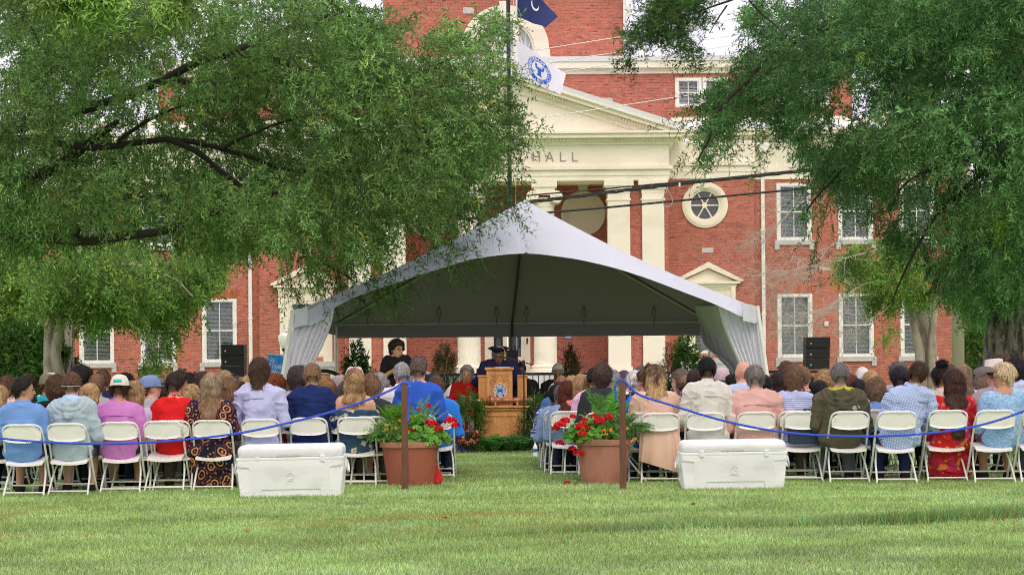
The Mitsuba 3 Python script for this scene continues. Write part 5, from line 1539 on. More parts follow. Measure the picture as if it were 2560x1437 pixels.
def drape(label, top, left, right, mt, folds, amp, gather=0.5, n=90, m=40, seed=0):
    """Hanging cloth: its top follows 'top' (two points or more), its edges follow 'left' and 'right' downwards."""
    t = spline(top, n); l, r = spline(left, m), spline(right, m)
    out = []
    for j in range(m):
        v = j / (m - 1)
        base = l[j] + (r[j] - l[j]) * np.linspace(0, 1, n)[:, None]
        if j < m * 0.5:
            wt = (1 - v * 2) ** 1.5
            shift = t - (l[0] + (r[0] - l[0]) * np.linspace(0, 1, n)[:, None])
            base = base + shift * wt
        u = np.linspace(0, 1, n)
        ph = folds * 2 * math.pi * u + 2.5 * meshkit.noise(np.stack([u * 4, u * 0 + v * 1.2, u * 0 + seed], 1))
        k = amp * (0.35 + 0.65 * min(1, v * 2.2)) * (0.6 + 0.8 * meshkit.noise(np.stack([u * 7, u * 0 + v * 1.5, u * 0 + seed + 5], 1)))
        base = base + np.stack([0.25 * k * np.cos(ph), k * np.sin(ph), 0 * k], 1)
        out.append(base)
    kk = solo('tent_curtain', grid(np.array(out)), mt, label, 'curtain', smooth=True)
    return kk


drape('white gathered curtain tied at the front left leg of the tent', px3([(737, 812, 29.15), (790, 795, 29.2), (836, 770, 29.4)]),
      px3([(735, 813, 29.12), (722, 860, 29.1), (711, 940, 29.1), (708, 1100, 29.1)]), px3([(836, 770, 29.4), (822, 830, 29.4), (795, 890, 29.35), (765, 950, 29.3), (745, 1100, 29.2)]), 'm_drape', 7, 0.055, seed=2)
drape('white gathered curtain at the front right leg of the tent', px3([(1795, 762, 29.5), (1850, 786, 29.3), (1894, 803, 29.15)]),
      px3([(1796, 764, 29.6), (1815, 830, 29.6), (1840, 890, 29.5), (1868, 960, 29.4), (1880, 1100, 29.3)]), px3([(1894, 800, 29.12), (1902, 860, 29.1), (1911, 940, 29.1), (1913, 1100, 29.1)]), 'm_drape', 7, 0.055, seed=4)
drape('grey side curtain pulled forward along the right side of the tent', px3([(1730, 762, 35.6), (1765, 765, 32.0), (1800, 762, 29.9)]),
      px3([(1730, 766, 35.6), (1752, 830, 33.5), (1790, 885, 31.0), (1842, 935, 30.0), (1860, 1100, 29.8)]), px3([(1800, 764, 29.9), (1822, 830, 29.9), (1850, 890, 29.8), (1876, 960, 29.7), (1885, 1100, 29.7)]), 'm_grey_drape', 6, 0.07, seed=6)

# ---------------------------------------------------------------- railing behind the stage
rail = thing('black_railing', 'black metal railing with thin balusters behind the lectern and the shrubs', 'railing')
ry = 38.5
xa, xb = at(932, 930, ry)[0], at(1960, 930, ry)[0]
zt = at(1270, 932, ry)[2]
part(rail, 'top_rail', box(xa, xb, ry - 0.03, ry + 0.03, zt - 0.055, zt), 'm_black')
part(rail, 'bottom_rail', box(xa, xb, ry - 0.02, ry + 0.02, 0.12, 0.16), 'm_black')
for i, x in enumerate(np.arange(xa + 0.02, xb, 0.115)):
    if i % 16 == 0:
        part(rail, 'post', box(x - 0.03, x + 0.03, ry - 0.029, ry + 0.029, -0.02, zt - 0.057), 'm_black')
    else:
        part(rail, 'baluster', box(x - 0.009, x + 0.009, ry - 0.009, ry + 0.009, 0.162, zt - 0.057), 'm_black')
b0 = at(812, 932, 33.0)
bar = thing('barrier_hoop', 'black rounded steel barrier end behind the left rows', 'barrier')
part(bar, 'hoop', tube(spline([[b0[0] - 0.35, 33, 0], [b0[0] - 0.35, 33, b0[2] - 0.15], [b0[0] - 0.2, 33, b0[2] + 0.0], [b0[0] + 0.15, 33, b0[2]], [b0[0] + 0.32, 33, b0[2] - 0.12], [b0[0] + 0.33, 33, 0]], 40), 0.035, 10), 'm_black', 40)

# ---------------------------------------------------------------- speaker arrays
def line_array(px0, px1, py0, n, Y, label, hh):
    a, b = at(px0, py0, Y), at(px1, py0, Y)
    k = thing('line_array_speaker', label, 'loudspeaker', 'black loudspeaker stacks at either side')
    z = a[2]
    w = b[0] - a[0]
    for i in range(n):
        c = part(k, 'cabinet', rbox(a[0] - 0.004 * i, b[0] - 0.004 * i, Y - 0.02 + 0.02 * i, Y + 0.38, z - hh + 0.003, z, 0.006), 'm_black', 40)
        part(c, 'grille', box(a[0] + 0.02, b[0] - 0.02, Y - 0.026 + 0.02 * i, Y - 0.019 + 0.02 * i, z - hh + 0.02, z - 0.015), 'm_black')
        part(c, 'badge', tube([[a[0] + 0.075, Y - 0.032 + 0.02 * i, z - 0.11], [a[0] + 0.075, Y - 0.026 + 0.02 * i, z - 0.11]], 0.013, 10), 'm_silver', 40)
        part(c, 'hinge_bar', box(a[0] - 0.02, a[0] + 0.002, Y + 0.02, Y + 0.08, z - hh - 0.01, z - hh + 0.02), 'm_black')
        z -= hh
    xm = (a[0] + b[0]) / 2
    part(k, 'bracket', box(xm - w * 0.45, xm + w * 0.45, Y + 0.02, Y + 0.2, z - 0.06, z - 0.012), 'm_black')
    part(k, 'stand_pole', tube([[xm, Y + 0.11, z - 0.06], [xm, Y + 0.11, 0.25]], 0.032, 12), 'm_black', 40)
    for t in (0.4, 2.5, 4.6):
        part(k, 'leg', tube([[xm, Y + 0.11, 0.75], [xm + 0.5 * math.cos(t), Y + 0.11 + 0.5 * math.sin(t), 0.02]], 0.018, 8), 'm_black', 40)


line_array(553, 610, 862, 3, 33.5, 'black loudspeaker stack in front of the left wing window', 0.19)
line_array(2016, 2075, 843, 3, 33.5, 'black loudspeaker stack with silver badges in front of the right wing', 0.19)

# ---------------------------------------------------------------- banner and lamp post
bn = [at(670, 886, 31.0), at(713, 890, 31.0), at(713, 945, 31.0), at(672, 944, 31.0)]
bk = thing('banner', 'bright blue banner lettered Go True Blue beside the left tent leg', 'banner')


def bilin(c, u, v, amp=0.0, f=3.0):
    """Point of the cloth with corners c (top left, top right, bottom right, bottom left)."""
    u, v = np.asarray(u, float), np.asarray(v, float)
    p = (c[0] * (1 - u)[..., None] + c[1] * u[..., None]) * (1 - v)[..., None] + (c[3] * (1 - u)[..., None] + c[2] * u[..., None]) * v[..., None]
    p = p.copy()
    p[..., 1] += amp * np.sin(f * 2 * math.pi * u + 1.5 * v + 0.6)
    return p


def on_cloth(c, mesh, amp=0.0, f=3.0, eps=0.004):
    """Lays a flat mesh given in (u, v, lift) onto the cloth."""
    v, fc = mesh
    p = bilin(c, v[:, 0], v[:, 1], amp, f)
    p[:, 1] -= eps + v[:, 2]
    return p, fc


uu, vv = np.meshgrid(np.linspace(0, 1, 30), np.linspace(0, 1, 20))
part(bk, 'cloth', grid(bilin(bn, uu, vv, 0.012)), 'm_banner', True)
part(bk, 'rod', tube([bn[0] + [-0.03, 0, 0.01], bn[1] + [0.03, 0, 0.01]], 0.010, 8), 'm_white_plastic', 40)
part(bk, 'stand', tube([[bn[0][0] + 0.02, 31.04, bn[0][2]], [bn[0][0] + 0.02, 31.04, 0]], 0.012, 8), 'm_black', 40)


def cloth_text(s, u0, v0, u1, v1, slant=0.25, bold=True):
    v, f = tm(text_mesh(s, 1.0, 0.01, bold))
    x = v[:, 0] + slant * v[:, 1]
    x = (x - x.min()) / (x.max() - x.min()); z = v[:, 1]
    z = (z - z.min()) / (z.max() - z.min())
    return np.stack([u0 + (u1 - u0) * x, v1 + (v0 - v1) * z, v[:, 2] * 0.15], 1), f


for s, a in (('Go', (0.12, 0.13, 0.38, 0.30)), ('True', (0.03, 0.36, 0.78, 0.60)), ('Blue', (0.08, 0.66, 0.86, 0.90))):
    part(bk, 'lettering', on_cloth(bn, cloth_text(s, *a), 0.012), 'm_white_print')
part(bk, 'underline', on_cloth(bn, box(0.24, 0.42, 0.325, 0.345, 0, 0.001), 0.012), 'm_white_print')
lp = at(713, 850, 45.0)
lk = thing('street_lamp', 'white urn shaped lamp on a dark post behind the left tent leg', 'lamp')
part(lk, 'post', lathe([(0.10, 0), (0.09, 0.3), (0.05, 0.5), (0.045, lp[2] - 0.28), (0.09, lp[2] - 0.24), (0.07, lp[2] - 0.19)], 20, (lp[0], 45, 0)), 'm_black', 40)
part(lk, 'globe', lathe([(0.07, -0.20), (0.13, -0.13), (0.17, 0.02), (0.165, 0.10), (0.12, 0.13), (0.11, 0.17), (0.0, 0.19)], 24, (lp[0], 45, lp[2])), 'm_white_plastic', 40)
part(lk, 'finial', lathe([(0.05, 0.18), (0.06, 0.22), (0.02, 0.25), (0.035, 0.29), (0.0, 0.32)], 16, (lp[0], 45, lp[2])), 'm_white_plastic', 40)

# ---------------------------------------------------------------- flagpole, flags, wires
f0, f1 = at(1279, 1000, 40.0), at(1264, -120, 40.0)
fp_ = thing('flagpole', 'tall black flagpole behind the tent', 'flagpole')
part(fp_, 'shaft', tube([[f0[0], 40, 0], [f0[0], 40, f1[2]]], [0.052, 0.042], 16), 'm_black_gloss', 40)
part(fp_, 'halyard', tube([[f0[0] + 0.12, 39.97, 1.2], [f0[0] + 0.12, 39.97, f1[2] - 0.1]], 0.006, 5), 'm_silver')
part(fp_, 'cleat', box(f0[0] + 0.07, f0[0] + 0.13, 39.95, 39.99, 1.18, 1.32), 'm_silver')


def flag(c, mt, amp, f, label, heading):
    k = thing('flag', label, 'flag', 'flags on the black pole')
    uu, vv = np.meshgrid(np.linspace(0, 1, 60), np.linspace(0, 1, 30))
    part(k, 'cloth', grid(bilin(c, uu, vv, amp, f)), mt, True)
    u2, v2 = np.meshgrid(np.linspace(0, 0.045, 3), np.linspace(0, 1, 20))
    p = bilin(c, u2, v2, amp, f); p[..., 1] -= 0.003
    part(k, 'heading', grid(p), 'm_white_print', True)
    return k


c1 = [at(1288, -62, 39.9), at(1338, -18, 39.7), at(1352, 46, 39.7), at(1290, 43, 39.9)]
c1 = [at(1288, -75, 39.9), at(1395, 44, 39.6), at(1364, 70, 39.5), at(1290, 43, 39.9)]
k = flag(c1, 'm_navy_flag', 0.05, 1.6, 'navy blue flag with a white crescent at the top of the frame', True)
cr = []
a = np.linspace(-0.4, 3.3, 20)
outer = np.stack([0.52 + 0.10 * np.cos(a), 0.40 + 0.16 * np.sin(a)], 1)
inner = np.stack([0.52 + 0.08 * np.cos(a[::-1]), 0.36 + 0.13 * np.sin(a[::-1])], 1)
from shapely.geometry import Polygon as _Pg
cv, cf = tm(trimesh.creation.extrude_polygon(_Pg(np.vstack([outer, inner])).buffer(0), 0.001, engine='earcut'))
part(k, 'crescent', on_cloth(c1, (cv, cf), 0.05, 1.6), 'm_white_print')
c2 = [at(1286, 96, 39.9), at(1415, 186, 39.6), at(1401, 238, 39.5), at(1294, 190, 39.9)]
k = flag(c2, 'm_white_flag', 0.045, 1.5, 'white flag with a blue ring seal drooping below the navy flag', True)


def seal_text(s, R, h, a0, a1, inward=False):
    """Letters of s round a circle of radius R from angle a0 to a1 (degrees, clockwise from the top), in a flat (x, y) frame."""
    ms = []
    for i, ch in enumerate(s):
        if ch == ' ':
            continue
        v, f = tm(text_mesh(ch, h, 0.001, True))
        v[:, 0] -= (v[:, 0].min() + v[:, 0].max()) / 2
        v[:, 1] -= h / 2
        t = math.radians(a0 + (a1 - a0) * i / max(1, len(s) - 1))
        if inward:
            v[:, :2] *= -1
        x = v[:, 0] * math.cos(t) + (v[:, 1] + R) * math.sin(t)
        y = -v[:, 0] * math.sin(t) + (v[:, 1] + R) * math.cos(t)
        ms.append((np.stack([x, y, v[:, 2]], 1), f))
    return cat(*ms)


def flat_ring(R0, R1, n=48, sx=1.0, sy=1.0):
    a = np.linspace(0, 2 * math.pi, n + 1)
    P = np.array([[(sx * R * math.sin(t), sy * R * math.cos(t), 0) for t in a] for R in (R0, R1)])
    return grid(P)


def flat_poly(pts):
    v, f = tm(trimesh.creation.extrude_polygon(_Pg(pts).buffer(0), 0.0006, engine='earcut'))
    return v, f


def to_flag(m, cu=0.50, cv=0.52, su=0.25, sv=0.40, lift=0.0):
    v = m[0]
    return np.stack([cu + su * v[:, 0], cv - sv * v[:, 1], v[:, 2] * 0 + lift], 1), m[1]


OC = lambda m, e: on_cloth(c2, m, 0.045, 1.5, e)
part(k, 'seal_ring', OC(to_flag(flat_ring(0.66, 1.0)), 0.003), 'm_royal')
part(k, 'seal_lettering', OC(to_flag(cat(seal_text('PRESBYTERIAN COLLEGE', 0.83, 0.22, -125, 125), seal_text('1880', 0.83, 0.22, 202, 158, True))), 0.006), 'm_white_print', kind='stuff')
em = [flat_poly([(-0.40, 0.42), (-0.30, 0.50), (-0.2, 0.42), (-0.24, 0.25), (0.24, 0.25), (0.2, 0.42), (0.30, 0.50), (0.40, 0.42), (0.34, 0.12), (0.14, 0.05), (0.14, -0.30), (0.28, -0.42), (-0.28, -0.42), (-0.14, -0.30), (-0.14, 0.05), (-0.34, 0.12)])]
part(k, 'seal_emblem', OC(to_flag(em[0]), 0.006), 'm_royal')


def wire(name, label, pts, r, mt, catg, group, twist=0):
    k = thing(name, label, catg, group)
    P = spline(px3(pts), 60)
    if twist:
        part(k, 'messenger', tube(P + [0, 0, 0.045], r * 0.5, 6), mt)
        u = np.linspace(0, 1, len(P) * 4)
        Q = np.stack([np.interp(u, np.linspace(0, 1, len(P)), P[:, i]) for i in range(3)], 1)
        for ph in (0, 2.1, 4.2):
            part(k, 'strand', tube(Q + np.stack([0 * u, 0.03 * np.cos(u * twist + ph), 0.024 * np.sin(u * twist + ph)], 1), r * 0.75, 5), mt)
    else:
        part(k, 'strand', tube(P, r, 8), mt, True)


CY = 48.0
wire('overhead_cable', 'upper thin black overhead cable crossing before the columns', [(60, 560, CY), (700, 530, CY), (1330, 488, CY), (1660, 459, CY), (2000, 429, CY), (2393, 396, CY)], 0.018, 'm_rubber', 'cable', 'black overhead cables')
wire('overhead_cable', 'thick twisted black overhead cable bundle between the two single cables', [(60, 570, CY), (700, 548, CY), (1330, 505, CY), (1500, 485, CY), (1668, 464, CY), (1850, 445, CY), (2010, 428, CY), (2393, 385, CY)], 0.024, 'm_rubber', 'cable', 'black overhead cables', twist=110)
wire('overhead_cable', 'lowest black overhead cable crossing before the round window', [(60, 590, CY), (700, 572, CY), (1390, 530, CY), (1750, 497, CY), (2000, 473, CY), (2393, 436, CY)], 0.028, 'm_rubber', 'cable', 'black overhead cables')
lpv = [(1668, 468), (1663, 485), (1656, 503), (1660, 514), (1668, 517), (1678, 513), (1681, 503), (1675, 485), (1668, 468)]
k = thing('cable_loop', 'teardrop loop of cable hanging from the twisted overhead bundle', 'cable')
part(k, 'strand', tube(spline([at(a, b, CY - 0.1) for a, b in lpv], 40), 0.012, 6), 'm_grey_metal', True)
part(k, 'clip', box(*sorted((at(1697, 460, CY - .1)[0], at(1701, 460, CY - .1)[0])), CY - 0.12, CY - 0.08, at(1699, 468, CY)[2], at(1699, 458, CY)[2]), 'm_white_plastic')
for i, (pa, pm, pb) in enumerate((((900, 195), (1323, 129), (2100, 6)), ((900, 222), (1370, 157), (2100, 48)), ((900, 262), (1412, 180), (2100, 72)), ((900, 362), (1312, 301), (2100, 180)))):
    wire('guy_wire', ['topmost pale wire slanting up across the tower', 'second pale wire from the top across the attic cornice', 'third pale wire just above the lowest across the attic wall', 'lowest pale wire slanting across the pediment'][i],
         [(*pa, 52), (*pm, 52), (*pb, 52)], 0.011, 'm_silver', 'wire', 'pale guy wires')

# ---------------------------------------------------------------- lectern
LY = 29.4
lk = thing('lectern', 'honey coloured oak lectern with a stepped base, carved tracery and a blue college seal', 'lectern')
X0, X1 = at(1194, 1000, LY)[0], at(1320, 1000, LY)[0]
zt0 = at(1255, 918, LY)[2]
zs = at(1255, 942, LY)[2]; zc = at(1255, 1014, LY)[2]
xm = (X0 + X1) / 2
hw = (X1 - X0) / 2
part(lk, 'base', cat(box(xm - hw + 0.03, xm + hw - 0.03, LY - 0.06, LY + 0.50, 0.0, zc - 0.05)), 'm_oak')
part(lk, 'base_cornice', cat(rbox(xm - hw - 0.03, xm + hw + 0.03, LY - 0.13, LY + 0.55, zc - 0.035, zc, 0.010), rbox(xm - hw + 0.0, xm + hw - 0.0, LY - 0.095, LY + 0.52, zc - 0.075, zc - 0.036, 0.012)), 'm_oak', 40)
fr_ = []
bx0, bx1, bz0, bz1 = xm - hw + 0.12, xm + hw - 0.13, 0.10, zc - 0.16
for a, b, c, d in ((bx0, bx1, bz1, bz1 + 0.02), (bx0, bx1, bz0 - 0.02, bz0), (bx0 - 0.02, bx0, bz0 - 0.02, bz1 + 0.02), (bx1, bx1 + 0.02, bz0 - 0.02, bz1 + 0.02)):
    fr_.append(box(a, b, LY - 0.078, LY - 0.06, c, d))
part(lk, 'panel_moulding', cat(*fr_), 'm_oak')
part(lk, 'side_wing', box(xm - hw + 0.015, xm - hw + 0.16, LY + 0.0, LY + 0.40, zc + 0.001, zs), 'm_oak')
part(lk, 'side_wing', box(xm + hw - 0.16, xm + hw - 0.015, LY + 0.0, LY + 0.40, zc + 0.001, zs), 'm_oak')
part(lk, 'wing_cap', rbox(xm - hw - 0.005, xm - hw + 0.165, LY - 0.02, LY + 0.42, zs + 0.001, zs + 0.028, 0.008), 'm_oak', 40)
part(lk, 'wing_cap', rbox(xm + hw - 0.165, xm + hw + 0.005, LY - 0.02, LY + 0.42, zs + 0.001, zs + 0.028, 0.008), 'm_oak', 40)
cx0, cx1 = at(1216, 950, LY)[0], at(1281, 950, LY)[0]
part(lk, 'body', box(cx0, cx1, LY - 0.04, LY + 0.36, zc + 0.001, zt0 - 0.05), 'm_oak')
part(lk, 'desk_top', rbox(cx0 - 0.025, cx1 + 0.025, LY - 0.07, LY + 0.42, zt0 - 0.045, zt0, 0.01), 'm_oak', 40)
for a, b, c, d in ((cx0 + 0.04, cx1 - 0.06, zt0 - 0.11, zt0 - 0.098), (cx1 - 0.062, cx1 - 0.05, zc + 0.02, zt0 - 0.098)):
    part(lk, 'groove_moulding', box(a, b, LY - 0.052, LY - 0.04, c, d), 'm_oak')
ca = (cx0 + cx1) / 2 + 0.01
zr = zt0 - 0.15
tr = []
for off, r in ((0.0, 0.012),):
    pts = [(-0.15, -0.10), (-0.13, -0.03), (-0.07, -0.06), (-0.06, -0.01), (0.0, 0.045), (0.06, -0.01), (0.07, -0.06), (0.13, -0.03), (0.15, -0.10)]
    tr.append(tube(spline([(ca + x * 0.9, LY - 0.045, zr + z) for x, z in pts], 40), r, 6))
    tr.append(tube(spline([(ca + x * 0.9, LY - 0.045, zr + z) for x, z in ((-0.155, 0.035), (-0.06, 0.035), (0.0, 0.048), (0.06, 0.035), (0.155, 0.035))], 30), 0.008, 6))
    for s in (-1, 1):
        tr.append(tube([(ca + s * (0.095 + 0.03 * math.cos(t)) * 0.95, LY - 0.045, zr + 0.005 + 0.022 * math.sin(t)) for t in np.linspace(0, 2 * math.pi, 14, endpoint=False)], 0.007, 5, closed=True))
part(lk, 'tracery', cat(*tr), 'm_oak', True)
sc = at(1250, 977, LY - 0.05)
RS = 0.105
up = lambda m, e: (np.stack([sc[0] + m[0][:, 0] * RS * 0.92, LY - 0.04 - e - m[0][:, 2] * 0.3, sc[2] + m[0][:, 1] * RS * 1.12], 1), m[1])
part(lk, 'seal_disc', up(flat_poly(np.array(circle(0, 0, 1.03, 48))), 0.006), 'm_wood_dark')
part(lk, 'seal_field', up(flat_poly(np.array(circle(0, 0, 0.60, 40))), 0.008), 'm_sky_blue')
part(lk, 'seal_ring', up(cat(flat_ring(0.97, 1.03), flat_ring(0.58, 0.63)), 0.0095), 'm_white_print')
part(lk, 'seal_lettering', up(cat(seal_text('PRESBYTERIAN COLLEGE', 0.80, 0.21, -125, 125), seal_text('1880', 0.80, 0.21, 202, 158, True)), 0.0098), 'm_white_print', kind='stuff')
bookp = [(-0.36, 0.22), (-0.10, 0.16), (0, 0.20), (0.10, 0.16), (0.36, 0.22), (0.36, -0.10), (0.16, -0.14), (0, -0.10), (-0.16, -0.14), (-0.36, -0.10)]
part(lk, 'seal_book', up(flat_poly(np.array(bookp)), 0.010), 'm_wood_dark')
part(lk, 'seal_staff', up(cat(flat_poly([(-0.03, 0.54), (0.03, 0.54), (0.03, 0.22), (-0.03, 0.22)]), flat_poly([(-0.03, -0.14), (0.03, -0.14), (0.03, -0.52), (-0.03, -0.52)]), flat_poly([(-0.2, -0.24), (0.2, -0.24), (0.2, -0.30), (-0.2, -0.30)])), 0.0102), 'm_white_print')
pap = thing('paper_sheaf', 'white papers lying on top of the lectern', 'papers')
part(pap, 'sheet', rotz(box(xm - 0.11, xm + 0.10, LY + 0.02, LY + 0.25, zt0 + 0.002, zt0 + 0.008), 0.15, (xm, LY + 0.1, 0)), 'm_white_print')
# mace on its brackets
my, mz = LY - 0.09, zc + 0.085
prof = [(0.0, -0.33), (0.022, -0.325), (0.050, -0.29), (0.035, -0.262), (0.045, -0.25), (0.075, -0.20), (0.060, -0.15), (0.040, -0.135), (0.052, -0.10), (0.050, -0.06), (0.030, -0.03), (0.042, 0.0), (0.046, 0.05), (0.030, 0.14), (0.030, 0.15), (0.046, 0.17), (0.046, 0.24), (0.028, 0.26), (0.030, 0.38), (0.038, 0.39), (0.040, 0.44), (0.028, 0.46), (0.0, 0.465)]
v, f = lathe(prof, 24)
xmc = at(1258, 1000, my)[0]
mk = thing('ceremonial_mace', 'turned wooden mace with a brass tipped head lying along the lectern step', 'mace')
part(mk, 'shaft', (np.stack([xmc + v[:, 2], my + v[:, 0], mz + v[:, 1]], 1), f), 'm_mace', 50)
v, f = lathe([(0.074, -0.208), (0.078, -0.205), (0.078, -0.195), (0.074, -0.192)], 24)
part(mk, 'band', (np.stack([xmc + v[:, 2], my + v[:, 0], mz + v[:, 1]], 1), f), 'm_black', 40)
part(mk, 'spike', tube([[xmc - 0.33, my, mz], [xmc - 0.42, my, mz]], 0.008, 8), 'm_silver', 40)
crp = [(-0.012, -0.038), (0.012, -0.038), (0.012, -0.012), (0.036, -0.012), (0.036, 0.012), (0.012, 0.012), (0.012, 0.038), (-0.012, 0.038), (-0.012, 0.012), (-0.036, 0.012), (-0.036, -0.012), (-0.012, -0.012)]
part(mk, 'cross', prism_xz([(xmc - 0.45 + a, mz + b) for a, b in crp], my - 0.008, my + 0.008), 'm_brass')
for dx in (-0.12, 0.22):
    part(lk, 'mace_bracket', box(xmc + dx - 0.015, xmc + dx + 0.015, my - 0.05, my + 0.05, zc + 0.001, mz - 0.025), 'm_oak')
# microphone stand, monitor
ms_ = at(1310, 1000, LY - 0.2)
st = thing('microphone_stand', 'black boom microphone stand right of the lectern', 'microphone')
zm_ = at(1310, 905, LY)[2]
part(st, 'pole', tube([[ms_[0], LY - 0.2, 0.03], [ms_[0], LY - 0.2, zm_]], 0.012, 10), 'm_black', 40)
mh, me = at(1253, 891, LY - 0.1), at(1329, 911, LY - 0.2)
part(st, 'boom', tube([mh, [ms_[0], LY - 0.21, zm_], me], 0.009, 8), 'm_black', 40)
part(st, 'clutch', rbox(ms_[0] - 0.022, ms_[0] + 0.022, LY - 0.235, LY - 0.175, zm_ - 0.04, zm_ + 0.03, 0.008), 'm_black', 40)
part(st, 'microphone', cat(tube([mh + [0.12, 0, -0.035], mh], [0.012, 0.016], 10), tube([mh, mh + [-0.03, 0, 0.008]], [0.026, 0.022], 12)), 'm_rubber', 40)
for t in (0.5, 2.6, 4.7):
    part(st, 'foot', tube([[ms_[0], LY - 0.2, 0.12], [ms_[0] + 0.3 * math.cos(t), LY - 0.2 + 0.3 * math.sin(t), 0.012]], 0.010, 6), 'm_black')
m0 = at(1280, 905, 33.5)
mo = thing('monitor_speaker', 'black box loudspeaker on a pole behind the speaker at the lectern', 'loudspeaker')
part(mo, 'cabinet', rbox(m0[0] - 0.12, m0[0] + 0.105, 33.4, 33.62, m0[2] - 0.05, at(1280, 875, 33.5)[2], 0.012), 'm_black', 40)
part(mo, 'pole', tube([[m0[0], 33.5, 0], [m0[0], 33.5, m0[2] - 0.05]], 0.02, 10), 'm_black', 40)
# ---------------------------------------------------------------- folding chairs
def chair_parts():
    P = {}
    side = lambda s: [(s * 0.205, -0.235, 0.60), (s * 0.222, 0.20, 0.0)]
    pts = [(-0.222, 0.20, 0.0), (-0.211, -0.085, 0.42), (-0.205, -0.235, 0.66), (-0.203, -0.252, 0.685), (-0.188, -0.266, 0.725), (-0.145, -0.272, 0.748)]
    pts = pts + [(0, -0.276, 0.752)] + [(-x, y, z) for x, y, z in pts[::-1]]
    P['frame'] = (tube(spline(pts, 60), 0.0115, 8), 'm_white_steel')
    for s in (-1, 1):
        P['leg' if s < 0 else 'leg_001'] = (tube(spline([(s * 0.158, 0.12, 0.41), (s * 0.164, 0.06, 0.355), (s * 0.190, -0.04, 0.235), (s * 0.200, -0.12, 0.14), (s * 0.212, -0.235, -0.005)], 20), 0.011, 8), 'm_white_steel')
    P['stretcher'] = (tube([(-0.208, -0.20, 0.042), (0.208, -0.20, 0.042)], 0.009, 8), 'm_white_steel')
    P['stretcher_001'] = (tube([(-0.218, 0.13, 0.10), (0.218, 0.13, 0.10)], 0.009, 8), 'm_white_steel')
    # moulded back: a bowed panel with a lip and a dipping lower edge
    n, m = 25, 14
    rows = []
    for sgn in (1, -1):
        R = []
        for j in range(m):
            v = j / (m - 1)
            r_ = []
            for i in range(n):
                u = i / (n - 1) * 2 - 1
                hw = 0.196 * (1 - 0.16 * max(0, (v - 0.72) / 0.28) ** 2.2)
                zl, zh = 0.585 - 0.022 * (1 - u * u) + 0.012 * abs(u) ** 6, 0.744 - 0.045 * abs(u) ** 7
                z = zl + (zh - zl) * v
                lip = 0.012 * (max(abs(u) ** 10, (2 * abs(v - 0.5)) ** 8))
                y = -0.245 - 0.030 * (z - 0.6) / 0.15 * 0.9 - 0.030 * (1 - u * u) - (lip if sgn < 0 else -0.0) + (0.006 if sgn > 0 else 0)
                r_.append((u * hw, y, z))
            R.append(r_)
        rows.append(np.array(R))
    A, B = rows
    edge = lambda X: np.concatenate([X[0], X[1:, -1], X[-1, ::-1][1:], X[::-1, 0][1:]])
    rim = grid(np.stack([edge(A), edge(B)]))
    P['backrest'] = (cat(grid(A, False), grid(B, True), rim), 'm_white_plastic')
    n = 17
    top = np.array([[(u * 0.19 * (1 - 0.10 * max(0, v - 0.8) / 0.2), -0.19 + 0.40 * v, 0.352 + 0.075 * v ** 0.8 - 0.018 * (1 - u * u) * (1 - v * 0.6) - (0.02 * max(0, v - 0.85) / 0.15)) for u in np.linspace(-1, 1, n)] for v in np.linspace(0, 1, 14)])
    bot = top - [0, 0, 0.020]
    rim = grid(np.stack([edge(top), edge(bot)]))
    P['seat'] = (cat(grid(top, True), grid(bot), rim), 'm_white_plastic')
    return {k: (mikit.ply(m_, None, 50), b) for k, (m_, b) in P.items()}


CHAIR = chair_parts()


def chair(x, Y, label, group='white folding chairs', yaw=0.0, names=None, scale=1.0):
    k = thing('folding_chair', label, 'chair', group)
    to = T().translate([x, Y, gz(x)]).rotate([0, 0, 1], yaw).scale([scale] * 3)
    for nme, (d, b) in CHAIR.items():
        scene[f'{k}__{nme}'] = {**d, 'bsdf': {'type': 'ref', 'id': b}, 'to_world': to}
    return k


